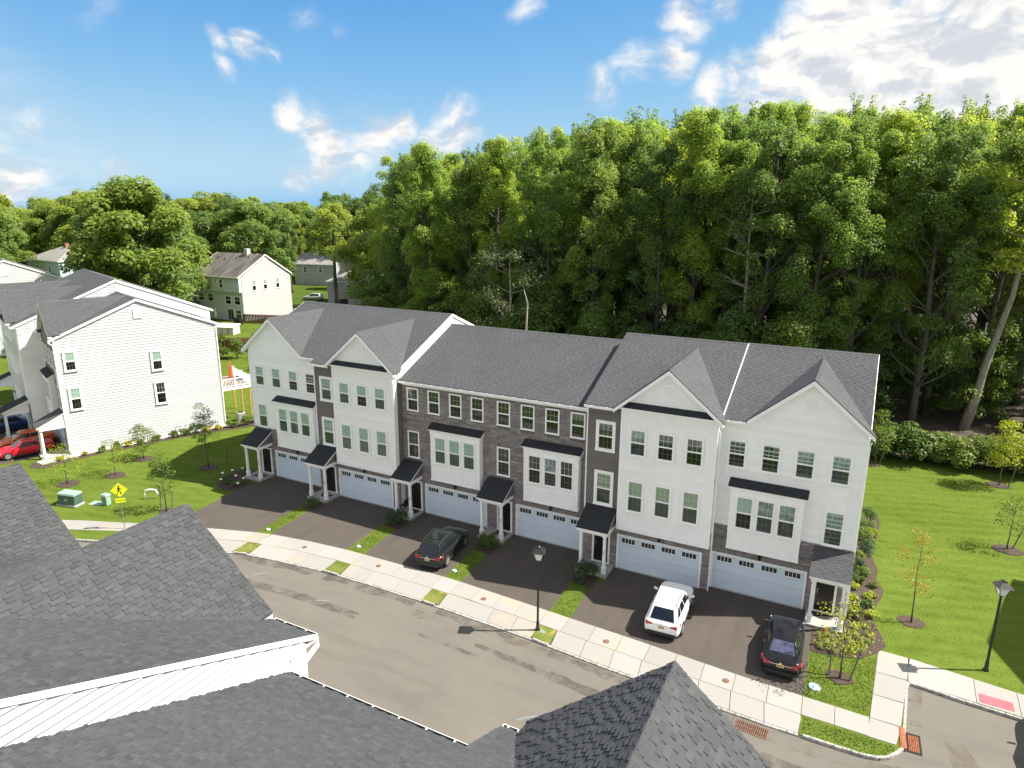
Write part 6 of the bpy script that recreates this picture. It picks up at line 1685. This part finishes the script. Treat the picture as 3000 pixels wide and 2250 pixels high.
for pts, r_ in (([(0, 3.06), (-.01, 2.84)], .055), ([(-.01, 2.86), (.08, 2.72), (.10, 2.54)], .032), ([(-.02, 2.86), (-.08, 2.7), (-.17, 2.55)], .032), ([(0, 3.04), (.12, 2.95), (.15, 2.86)], .022), ([(0, 3.04), (-.10, 2.94), (-.15, 2.83)], .022)):
    for a_, b_ in zip(pts, pts[1:]):
        v = Vector((b_[0] - a_[0], 0, b_[1] - a_[1])); nrm = Vector((-v.z, 0, v.x)).normalized() * r_; A_ = Vector((a_[0], -.006, a_[1])); B_ = Vector((b_[0], -.006, b_[1]))
        m.prism([A_ - nrm, B_ - nrm * .8, B_ + nrm * .8, A_ + nrm], (0, .005, 0))
m.build('walking_figure', M['black'], sg)
m = MB(); m.box(-.3, .3, 0, .006, 1.95, 2.25); m.build('lower_plate', M['signyellow'], sg)
me = text_mesh('AHEAD', .17, .002); me.materials.append(M['black']); o = link('lettering', me, sg); o.location = (0, -.003, 2.10); o.rotation_euler = (rad(90), 0, 0)
# utility boxes on the left lawn
M['utility'] = plain('green_utility_paint', (0.05, 0.10, 0.075), .5, var=.12)
M['utilitypale'] = plain('pale_green_utility', (0.22, 0.33, 0.27), .6, var=.1)
t = empty('transformer_box', (-44.45, -11.0, 0), rad(14), 'green electrical transformer box on the left lawn', 'utility box')
m = MB(); m.box(-.85, .85, -.45, .45, 0, .12); m.build('pad', M['stoop'], t)
m = MB(); m.hexa([(-.75, -.4, .12), (.75, -.4, .12), (.75, .4, .12), (-.75, .4, .12)], [(-.75, -.3, .92), (.75, -.3, .92), (.75, .4, .95), (-.75, .4, .95)]); bevel(m.build('housing', M['utility'], t), .03)
m = MB(); m.hexa([(-.78, -.36, .82), (.78, -.36, .82), (.78, .43, .82), (-.78, .43, .82)], [(-.78, -.30, .965), (.78, -.30, .965), (.78, .43, .985), (-.78, .43, .985)]); bevel(m.build('lid', M['utilitypale'], t), .03)
m = MB(); m.box(-.12, .12, -.362, -.35, .4, .55); m.build('warning_label', M['plate'], t)
t = empty('utility_pedestal', (-42.1, -9.75, 0), rad(10), 'small pale green cable pedestal beside the transformer', 'utility box')
m = MB(); m.box(-.24, .24, -.2, .2, 0, .72); bevel(m.build('housing', M['utilitypale'], t), .02)
for i in range(4):
    m = MB(); m.box(-.25, .25, -.215, -.2, .1 + i * .15, .13 + i * .15); m.build('louver', M['utility'], t)
m = MB(); m.hexa([(-.29, -.25, .72), (.29, -.25, .72), (.29, .25, .72), (-.29, .25, .72)], [(-.24, -.2, .84), (.24, -.2, .84), (.24, .2, .84), (-.24, .2, .84)]); m.build('cap', M['utilitypale'], t)
m = MB(); m.box(-.5, .5, -.35, .35, -.02, .02); bevel(m.build('vault_lid', M['utilitypale'], tag(empty('utility_vault', (-42.95, -9.95, 0), rad(15)), 'flat pale green utility vault lid in the lawn', 'utility lid')), .01)
m = MB(); m.tube([(-.45, 0, 0), (-.45, 0, .5), (-.36, 0, .68), (-.1, 0, .74), (.1, 0, .74), (.36, 0, .68), (.45, 0, .5), (.45, 0, .25)], [.06] * 8, 8)
o = m.build('vent_pipe', M['trim'], None, True); o.location = (-40.15, -7.5, 0); o.rotation_euler = (0, 0, rad(35)); tag(o, 'white bent plastic vent pipe sticking out of the left lawn', 'pipe')
# covers
M['bluelid'] = plain('pale_blue_lid', (0.45, 0.62, 0.72), .6); M['greenlid'] = plain('green_lid', (0.16, 0.25, 0.19), .7)
def cover(name, label, x, y, r, mat, z=.006, h=.02):
    m = MB(); m.lathe([(r, 0), (r, h * .7), (r * .93, h), (r * .9, h * .6), (r * .55, h * .6), (r * .5, h), (.01, h)], (0, 0, 0), 20)
    o = m.build(name, mat, None); o.location = (x, y, z); tag(o, label, 'cover'); return o
for i, (x, y, nm) in enumerate(((-24.42, -7.75, 'sidewalk left of the dark SUV'), (-18.67, -7.4, 'sidewalk behind the dark SUV'), (-11.1, -7.52, 'sidewalk before the empty driveway'), (-3.61, -7.95, 'sidewalk left of the white SUV'), (2.39, -8.15, 'sidewalk behind the black sedan'))):
    cover('clean_out_cover', 'small round rusty cover in the ' + nm, x, y, .16, M['rust2'])
cover('utility_cover', 'pale blue round lid in the grass by the black sedan', 6.12, -6.68, .26, M['bluelid'], -.02, .1)
cover('utility_cover', 'pale blue round lid in the grass strip beside the dark SUV', -14.2, -5.68, .14, M['bluelid'], -.02, .09)
cover('utility_cover', 'pale blue round lid in the second grass strip from the left', -21.36, -6.03, .14, M['bluelid'], -.02, .09)
cover('utility_cover', 'pale blue round lid in the leftmost grass strip', -28.41, -7.05, .14, M['bluelid'], -.02, .09)
cover('utility_cover', 'green round lid in the verge beside the street lamp', -6.85, -8.72, .16, M['greenlid'], -.006, .03)
# storm drains
dr = empty('storm_drain', (3.95, -10.62, -.135), rad(-3), 'rusty rectangular storm drain grate in the gutter of the road', 'storm drain')
m = MB(); m.box(-.66, .66, -.3, .3, -.02, .002); m.build('pit', M['pit'], dr)
m = MB(); m.box(-.68, .68, -.32, -.27, 0, .02); m.box(-.68, .68, .27, .32, 0, .02); m.box(-.68, -.63, -.27, .27, 0, .02); m.box(.63, .68, -.27, .27, 0, .02); m.build('frame', M['rust2'], dr)
for i in range(15):
    m = MB(); x = -.58 + i * .083; m.box(x - .018, x + .018, -.27, .27, .002, .016); m.build('grate_bar', M['rust2'], dr)
m = MB(); m.box(-.63, .63, -.03, .0, .0025, .0155); m.build('cross_bar', M['rust2'], dr)
dr = empty('storm_drain', (10.08, -8.3, -.135), rad(2), 'orange rusted storm drain grate with kerb inlet at the street corner', 'storm drain')
m = MB(); m.box(-.28, .28, -.62, .62, -.02, .002); m.build('surround', M['pit'], dr)
for i in range(6):
    m = MB(); x = -.17 + i * .068; m.box(x - .013, x + .013, -.5, .46, .002, .02); m.build('grate_bar', M['rust'], dr)
for i in range(11):
    m = MB(); y = -.49 + i * .094; m.box(-.19, .19, y - .013, y + .013, .003, .019); m.build('cross_bar', M['rust'], dr)
m = MB(); m.box(-.53, -.3, -.62, .66, 0, .155); m.box(-.49, -.34, -.5, .54, .155, .17); bevel(m.build('kerb_inlet', M['rust'], dr), .01)
# small things about the porches
m = MB(); m.lathe([(.05, 0), (.07, .04), (.06, .16), (.045, .18)], (0, 0, 0), 10)
gn = m.build('garden_ornament', M['trim'], None, True); gn.location = (6.28, -1.95, .01); tag(gn, 'small garden ornament with red cap in the corner bed', 'ornament')
m = MB(); m.lathe([(.10, .18), (.095, .22), (.05, .29), (.01, .32)], (0, 0, 0), 10); M['redcap'] = plain('red_cap', (.5, .02, .015), .5); m.build('cap', M['redcap'], gn, True)
M['matdark'] = plain('dark_door_mat', (.02, .018, .02), .95); M['matred'] = plain('reddish_door_mat', (.13, .045, .04), .95, var=.4, scale=8); M['matbrown'] = plain('brown_door_mat', (.12, .075, .05), .95)
def mat_(label, x, y, w, d, mt, round_=False):
    m = MB()
    if round_: m.prism([(math.cos(t) * w / 2, min(0, math.sin(t)) * d, .142) for t in [math.pi + math.pi * i / 12 for i in range(13)]], (0, 0, .01))
    else: m.box(-w / 2, w / 2, -d / 2, d / 2, .142, .153)
    o = m.build('door_mat', M[mt]); o.location = (x, y, 0); tag(o, label, 'door mat')
mat_('reddish door mat on the porch of number thirty four', -13.95, -.25, .95, .55, 'matred'); mat_('brown door mat on the left end porch', -36.2, -.5, 1.2, .7, 'matbrown'); mat_('black half round door mat on the second porch from the left', -28.75, -.75, 1.0, .6, 'matdark', True); mat_('dark door mat on the porch behind the dark SUV', -21.2, -.15, .8, .5, 'matdark'); mat_('black half round door mat at number thirty', 6.0, -.25, 1.1, .6, 'matdark', True)
ch = empty('porch_chair', (-21.85, -.35, .14), rad(-100), 'dark metal chair on the porch behind the dark SUV', 'chair')
m = MB(); m.box(-.23, .23, -.23, .23, .42, .45); m.build('seat', M['black'], ch)
for sx in (-.21, .21):
    for sy in (-.21, .21):
        m = MB(); m.tube([(sx, sy, 0), (sx, sy, .42)], .016, 6); m.build('leg', M['black'], ch)
m = MB(); m.box(-.23, .23, .2, .23, .5, .92); m.build('backrest', M['black'], ch)
# recycling bin, flower pot at the left terrace
q = LL(-10.2, -5.4); bn = empty('recycling_bin', (*q, 0), AL, 'blue wheeled recycling bin at the far left driveway', 'bin')
M['binblue'] = plain('blue_bin_plastic', (.01, .05, .26), .5)
m = MB(); m.hexa([(-.25, -.28, .06), (.25, -.28, .06), (.25, .28, .06), (-.25, .28, .06)], [(-.31, -.36, 1.0), (.31, -.36, 1.0), (.31, .36, 1.0), (-.31, .36, 1.0)]); bevel(m.build('tub', M['binblue'], bn), .03)
m = MB(); m.hexa([(-.33, -.38, 1.0), (.33, -.38, 1.0), (.33, .42, 1.0), (-.33, .42, 1.0)], [(-.28, -.32, 1.09), (.28, -.32, 1.09), (.28, .4, 1.09), (-.28, .4, 1.09)]); m.build('lid', M['binblue'], bn)
for sx in (-.27, .27):
    m = MB(); m.lathe([(.12, -.03), (.12, .03)], (sx, .3, .12), 12, 'x'); m.build('wheel', M['tyre'], bn)
# deck, umbrella and condensers behind the left terrace
q = LL(-3.6, 13.45); dk = empty('raised_deck', (*q, 0), AL, 'white railed raised deck behind the left terrace', 'deck')
z0 = 3.4
for i in range(22):
    m = MB(); y = .02 + i * .141; m.box(-1.9, 3.1, y, y + .135, z0 + .22, z0 + .25); m.build('deck_board', M['matbrown'], dk)
m = MB(); m.box(-1.95, 3.15, 3.1, 3.14, z0, z0 + .26); m.box(3.1, 3.14, 0, 3.1, z0, z0 + .26); m.box(-1.95, -1.91, 0, 3.1, z0, z0 + .26); m.build('rim_board', M['trim'], dk)
for (x, y) in ((3.0, 2.9), (.6, 2.9), (-1.8, 2.9)):
    m = MB(); m.box(x - .07, x + .07, y - .07, y + .07, 0, z0); m.build('post', M['post'], dk)
for (x, y) in ((3.05, 3.05), (.6, 3.05), (-1.85, 3.05), (3.05, 1.5), (3.05, .1)):
    m = MB(); m.box(x - .06, x + .06, y - .06, y + .06, z0 + .25, z0 + 1.25); m.box(x - .08, x + .08, y - .08, y + .08, z0 + 1.25, z0 + 1.3); m.build('newel_post', M['trim'], dk)
for (x0, y0, x1, y1) in ((-1.79, 3.05, .54, 3.05), (.66, 3.05, 2.99, 3.05), (3.05, 1.56, 3.05, 2.99), (3.05, .16, 3.05, 1.44)):
    m = MB()
    for zz in (z0 + .35, z0 + 1.12): m.box(min(x0, x1) - .025 * (x0 == x1), max(x0, x1) + .025 * (x0 == x1), min(y0, y1) - .025 * (y0 == y1), max(y0, y1) + .025 * (y0 == y1), zz, zz + .06)
    m.build('rail', M['trim'], dk)
    n = int(math.hypot(x1 - x0, y1 - y0) / .13)
    for i in range(n):
        t_ = (i + .5) / n; x, y = x0 + (x1 - x0) * t_, y0 + (y1 - y0) * t_
        m = MB(); m.box(x - .018, x + .018, y - .018, y + .018, z0 + .41, z0 + 1.12); m.build('baluster', M['trim'], dk)
q = LL(-.9, 14.7); um = empty('closed_umbrella', (*q, 3.65), 0, 'closed orange red patio umbrella on the raised deck', 'umbrella')
M['umbred'] = plain('orange_red_canvas', (.62, .07, .02), .8, var=.15)
m = MB(); m.tube([(0, 0, 0), (0, 0, 2.6)], .022, 6); m.build('pole', M['post'], um)
m = MB(); m.lathe([(.10, .75), (.17, 1.0), (.15, 1.5), (.12, 1.9), (.14, 2.05), (.05, 2.45), (.12, 2.5), (.02, 2.62)], (0, 0, 0), 9); m.build('canopy', M['umbred'], um)
m = MB(); m.lathe([(.25, 0), (.25, .06), (.05, .1)], (0, 0, 0), 12); m.build('base', M['black'], um)
q = LL(-1.4, 15.3); ts = empty('patio_table', (*q, 3.65), AL, 'grey covered patio table on the raised deck', 'table')
m = MB(); m.box(-.9, .9, -.5, .5, .68, .74); m.build('table_top', M['darkroom'], ts)
for sx in (-.8, .8):
    for sy in (-.4, .4):
        m = MB(); m.tube([(sx, sy, 0), (sx, sy, .68)], .03, 6); m.build('leg', M['black'], ts)
def condenser(label, x, y):
    o = empty('air_conditioner', (x, y, 0), AL, label, 'air conditioner')
    M.setdefault('acgrey', plain('beige_grey_metal', (.36, .35, .32), .6, var=.08))
    m = MB(); m.box(-.42, .42, -.42, .42, 0, .08); m.build('pad', M['stoop'], o)
    m = MB(); m.box(-.36, .36, -.36, .36, .08, .86); bevel(m.build('housing', M['acgrey'], o), .05, 3)
    for i in range(8):
        m = MB(); z = .14 + i * .085; m.box(-.365, .365, -.365, .365, z, z + .02); m.build('louver', M['gutterin'], o)
    m = MB(); m.lathe([(.3, .862), (.3, .885), (.27, .885), (.27, .87), (.08, .87), (.08, .885), (.01, .885)], (0, 0, 0), 18); m.build('fan_guard', M['gutterin'], o)
condenser('air conditioner unit behind the left terrace end wall', -50.0, 9.6)
for i, (s_, o_) in enumerate(((8.6, .35), (9.5, .35), (10.4, .35), (11.0, .35))):
    x, y = Lp(s_, o_); m = MB(); m.tube([(0, 0, 0), (0, 0, .8), (.12, .1, .95), (.3, .3, .95), (.34, .34, .3)], .03, 6); m.box(.2, .42, .2, .42, .35, .62)
    o = m.build('gas_meter', M['steel']); o.location = (x, y, 0); tag(o, 'grey gas meter with pipe against the left terrace wall', 'gas meter', 'gas meters along the left terrace wall')

# ------------------------------------------------------------------ the terrace beyond the right edge (its gable shades the lawn)
RT, _ = townhouse('white townhouse just past the right edge of the picture', (23.6, -.7, 0), 0, 7.3, 10.5, 6.7, None, rakes=(1, 0), seed=61, group='townhouses past the right edge')
RT2, _ = townhouse('second white townhouse past the right edge of the picture', (30.9, -.7, 0), 0, 7.3, 10.5, 6.7, None, rakes=(0, 1), seed=62, group='townhouses past the right edge')
for H_ in (RT, RT2):
    garage_door(H_, 1.6); porch(H_, .1, 1.2)
    for x in (.6, 2.4, 4.2, 5.9):
        window(H_, x, -.01, 7.6, .87, 1.55, style='half'); window(H_, x, -.01, 4.1, .87, 1.86, style='half')
for (y, z) in ((1.0, 7.6), (1.0, 4.1), (8, 6.6)): window(RT, -.01, y + .8, z, .8, 1.6, rz=rad(-90), style='half')
# gardens of the near terrace, mostly paved
for x0 in (-13.2, -5.4, .8, 8.2):
    o = sheet('driveway', [(x0, -25.2), (x0 + 5.2, -25.2), (x0 + 5.2, S_(x0 + 5.2) - 1.6), (x0, S_(x0) - 1.6)], -.008, M['drive'], thick=.01); tag(o, kind='structure')
o = sheet('sidewalk_near', [(x, S_(x) - .05) for x in (-30, -24, -18, -12, -6, 0, 6, 12, 20, 30)] + [(x, S_(x) - 1.6) for x in (30, 20, 12, 6, 0, -6, -12, -18, -24, -30)], -.003, M['concrete'], thick=.02); o.name = 'sidewalk'; tag(o, kind='structure')

# ------------------------------------------------------------------ far houses
def far_house(label, loc, rz, W, D, H, pitch, wall_f, wall_s, roofm, hip=False, wins=(), swins=(), over=.35, jet=None):
    """local: front along +x at y=0 facing -y, depth D; gables on the x ends unless hip"""
    o = empty('far_house', (*loc, 0), rz, label, 'house')
    zr = H + pitch * D / 2
    m = MB()
    if hip: m.box(0, W, 0, D, -.2, H)
    else: m.prism([(0, 0, -.2), (0, D, -.2), (0, D, H), (0, D / 2, zr - .08), (0, 0, H)], (W, 0, 0))
    m.build('wall', wall_s, o)
    m = MB(); m.box(.002, W - .002, -.02, -.001, 0, H); m.build('front_wall', wall_f, o)
    if jet:
        m = MB(); m.box(.0, W, -.55, -.021, jet, H + .02); m.build('upper_overhang', wall_f, o)
    y0 = -over - (.5 if jet else 0); z0 = H - pitch * (-y0) * .0 - .0
    m = MB()
    if hip:
        r0, r1 = D * .5, W - D * .5
        a, b, c, d = (-over, -over, H), (W + over, -over, H), (W + over, D + over, H), (-over, D + over, H)
        e1, e2 = (max(r0, 0), D / 2, zr), (min(r1, W) if r1 > r0 else r0 + .3, D / 2, zr)
        m.add([a, b, c, d, e1, e2], [(0, 1, 5, 4), (1, 2, 5), (2, 3, 4, 5), (3, 0, 4), (3, 2, 1, 0)])
        rf = m.build('roof', roofm, o)
        m = MB(); m.box(-over, W + over, -over, D + over, H - .2, H - .01); m.build('eave_board', M['trim'], o)
    else:
        for s_, (ya, yb) in ((0, (y0, D / 2)), (1, (D + over, D / 2))):
            za = zr - pitch * abs(D / 2 - ya) * (1 if not jet or s_ else (zr - H) / (pitch * (D / 2 + .5)))
            m.prism([(-over * .6, ya, za - .1), (W + over * .6, ya, za - .1), (W + over * .6, yb, zr - .1), (-over * .6, yb, zr - .1)], (0, 0, .14))
        rf = m.build('roof', roofm, o)
        m = MB(); za = H if jet else zr - pitch * (D / 2 + over); m.box(-over * .6, W + over * .6, y0 - .04, y0, za - .22, za + .02); m.build('fascia', M['trim'], rf)
        for xx in (-over * .6 - .03, W + over * .6):
            m = MB(); m.prism([(xx, y0, za - .2), (xx, D / 2, zr - .2), (xx, D / 2, zr + .05), (xx, y0, za + .05)], (.03, 0, 0)); m.prism([(xx, D + over, zr - pitch * (D / 2 + over) - .2), (xx, D / 2, zr - .2), (xx, D / 2, zr + .05), (xx, D + over, zr - pitch * (D / 2 + over) + .05)], (.03, 0, 0)); m.build('rake_board', M['trim'], rf)
    for (x, z, w, h) in wins:
        yy = -.55 if jet and z > jet else -.02
        window(o, x, yy, z, w, h, style='dark', casing=.09, grid=(2, 2))
    for (y, z, w, h) in swins: window(o, W, y, z, w, h, rz=rad(90), style='half', casing=.09, grid=(2, 2))
    return o, rf, zr
h1, r1, zr1 = far_house('three storey grey and white house with streaked brown roof', (-112.9, 54.0), 0, 13.2, 12.6, 8.5, .62, M['fargrey'], M['farwhite'], M['oldroof'], wins=((2.6, 6.3, .8, 1.7), (4.1, 7.2, .5, .9), (6.6, 7.2, .5, .9), (7.9, 6.3, .9, 1.6), (1.0, 3.5, 1.5, 1.4), (3.7, 3.5, 1.5, 1.4), (8.6, 3.2, 1.5, 1.5), (11.1, 3.2, 1.5, 1.5), (11.2, .6, 1.4, 1.5)), swins=((2.6, 5.7, .9, 1.9), (5.4, 5.7, .9, 1.9), (8.6, 5.7, .9, 1.9)), jet=5.6)
m = MB(); m.box(9.0, 10.6, -.1, -.02, .1, 2.3); dd = m.build('sliding_door', M['trim'], h1)
for x in (9.1, 9.85):
    m = MB(); m.box(x, x + .65, -.12, -.1, .2, 2.2); m.build('pane', M['darkroom'], dd)
m = MB(); m.box(8.3, 9.2, 5.6, 6.5, zr1 - .8, zr1 + 1.0); m.build('chimney', M['farwhite'], r1)
for x, y in ((2, 4.6), (4.4, 4.2), (7.2, 4.6), (10.2, 5.0), (4.6, 1.2)):
    m = MB(); zz = zr1 - .62 * abs(6.3 - y); m.lathe([(.12, zz - .1), (.12, zz + .35), (.05, zz + .4)], (x, y, 0), 8); m.build('roof_vent', M['black'], r1)
v = vent(h1, 0, 0, 0, .8, 1.0); v.location = (13.22, 6.3, 10.6); v.rotation_euler = (0, 0, rad(90))
m = MB(); m.tube([(13.3, .1, 8.3), (13.3, .1, .2)], .05, 4); m.build('downspout', M['trim'], h1)
h2, r2, _z = far_house('pale blue house with grey hipped roof behind the left terrace', (-187.5, 62.5), rad(-4), 16, 12, 8.2, .5, M['paleblue'], M['paleblue'], M['paleroof'], hip=True, wins=((4.6, 5.2, .9, 1.7), (6.4, 6.2, .6, 1.0), (9.2, 6.2, .6, 1.0), (10.8, 5.2, .9, 1.7)), swins=((4.6, 5.0, 1.2, 2.0),))
m = MB(); m.box(8.0, 8.9, 5.6, 6.5, _z - .8, _z + .9); m.build('chimney', M['wood'], r2)
h3, r3, _z = far_house('white house with pale hipped roof and dark garage behind the trees', (-103.0, 80.8), rad(24), 9.5, 9, 5.2, .5, M['farwhite'], M['farwhite'], M['paleroof'], hip=True, wins=((1.6, 2.6, 1.1, 2.0), (4.4, 3.2, 1.3, 1.3)))
m = MB(); m.box(2.0, 4.6, -.06, -.02, 0, 1.2); m.build('garage_door', M['darkroom'], h3)
h4, r4, _z = far_house('brown roofed house half hidden by the oaks', (-150, 72), rad(5), 14, 10, 5.5, .5, M['farwhite'], M['farwhite'], M['wood'], wins=((3, 2.5, 1, 1.6), (8, 2.5, 1, 1.6)))
h5, r5, _z = far_house('white house end wall at the far left behind a tree', (-206, 54), rad(-10), 12, 10, 6.5, .5, M['farwhite'], M['farwhite'], M['paleroof'], wins=((3, 3.5, 1, 1.6), (8, 3.5, 1, 1.6)))
h6, r6, _z = far_house('white house just showing through the trees behind the grey house', (-140, 108), rad(10), 13, 10, 6, .5, M['farwhite'], M['farwhite'], M['paleroof'], wins=((3, 3.5, 1, 1.6), (8, 3.5, 1, 1.6)))
# its yard
pg = empty('pergola', (-117.4, 50.6, 0), 0, 'low timber pergola with pale flat roof beside the grey house', 'pergola')
m = MB(); m.hexa([(0, 0, 2.5), (6, 0, 2.5), (6, 3.6, 3.0), (0, 3.6, 3.0)], [(0, 0, 2.62), (6, 0, 2.62), (6, 3.6, 3.12), (0, 3.6, 3.12)]); m.build('roof', M['paleroof'], pg)
for x in (.1, 3, 5.9):
    m = MB(); m.box(x - .08, x + .08, .1, .26, 0, 2.5); m.build('post', M['stake'], pg)
m = MB(); m.box(6.0, 6.06, .2, 3.5, 0, 2.4); m.build('side_screen', M['stake'], pg)
um = empty('closed_umbrella', (-104.6, 51.6, 0), 0, 'closed white patio umbrella by the sliding door of the grey house', 'umbrella')
m = MB(); m.tube([(0, 0, 0), (0, 0, 2.7)], .025, 6); m.build('pole', M['steel'], um); m = MB(); m.lathe([(.14, .9), (.2, 1.2), (.12, 2.0), (.03, 2.7)], (0, 0, 0), 9); m.build('canopy', M['trim'], um)
gr = empty('barbecue_grill', (-98.6, 51.6, 0), 0, 'covered black barbecue grill on the patio of the grey house', 'grill')
m = MB(); m.box(-.9, .9, -.35, .35, 0, .85); m.lathe([(.01, -.7), (.42, -.65), (.42, .65), (.01, .7)], (0, 0, .85), 12, 'x'); m.build('cover', M['black'], gr)
sd = empty('garden_shed', (-93.2, 42.0, 0), rad(20), 'small white roofed garden shed behind the left terrace', 'shed')
sd.scale = (.75, .75, .75)
m = MB(); m.box(0, 4.4, 0, 3.0, 0, 1.7); m.build('wall', M['cream'], sd)
m = MB(); m.hexa([(-.2, -.2, 1.7), (4.6, -.2, 1.7), (4.6, 3.2, 2.0), (-.2, 3.2, 2.0)], [(-.2, -.2, 1.8), (4.6, -.2, 1.8), (4.6, 3.2, 2.15), (-.2, 3.2, 2.15)]); m.build('roof', M['trim'], sd)
for x in (1.2, 2.8):
    m = MB(); m.box(x, x + .7, -.03, 0, .15, 1.5); m.build('door', M['farwhite'], sd)
def fence(label, p0, p1, h, mat, step=.155):
    L = math.hypot(p1[0] - p0[0], p1[1] - p0[1]); o = empty('board_fence', (*p0, 0), math.atan2(p1[1] - p0[1], p1[0] - p0[0]), label, 'fence')
    for z in (.35, h - .35):
        m = MB(); m.box(0, L, -.02, .02, z, z + .09); m.build('rail', mat, o)
    bm_ = MB(); bm_.box(0, .14, -.012, .012, .03, 1.0); bmesh_ = bm_.mesh('board', mat)
    n = int(L / step)
    for i in range(n):
        c = link('board', bmesh_, o); c.location = (i * step, -.034 if i % 2 else .034, 0); c.scale = (1, 1, h * R.uniform(.99, 1.01))
    return o
fence('brown board fence running beside the lawn behind the left terrace', (-83.0, 34.2), (-72.5, 41.5), 1.6, M['wood'])
fence('dark brown board fence facing the lawn behind the left terrace', (-83.1, 34.0), (-66.5, 33.2), 1.6, M['matbrown'])
fence('red brown board fence against the white end of the grey house', (-98.4, 52.6), (-89.0, 55.5), 1.8, M['redwood'])
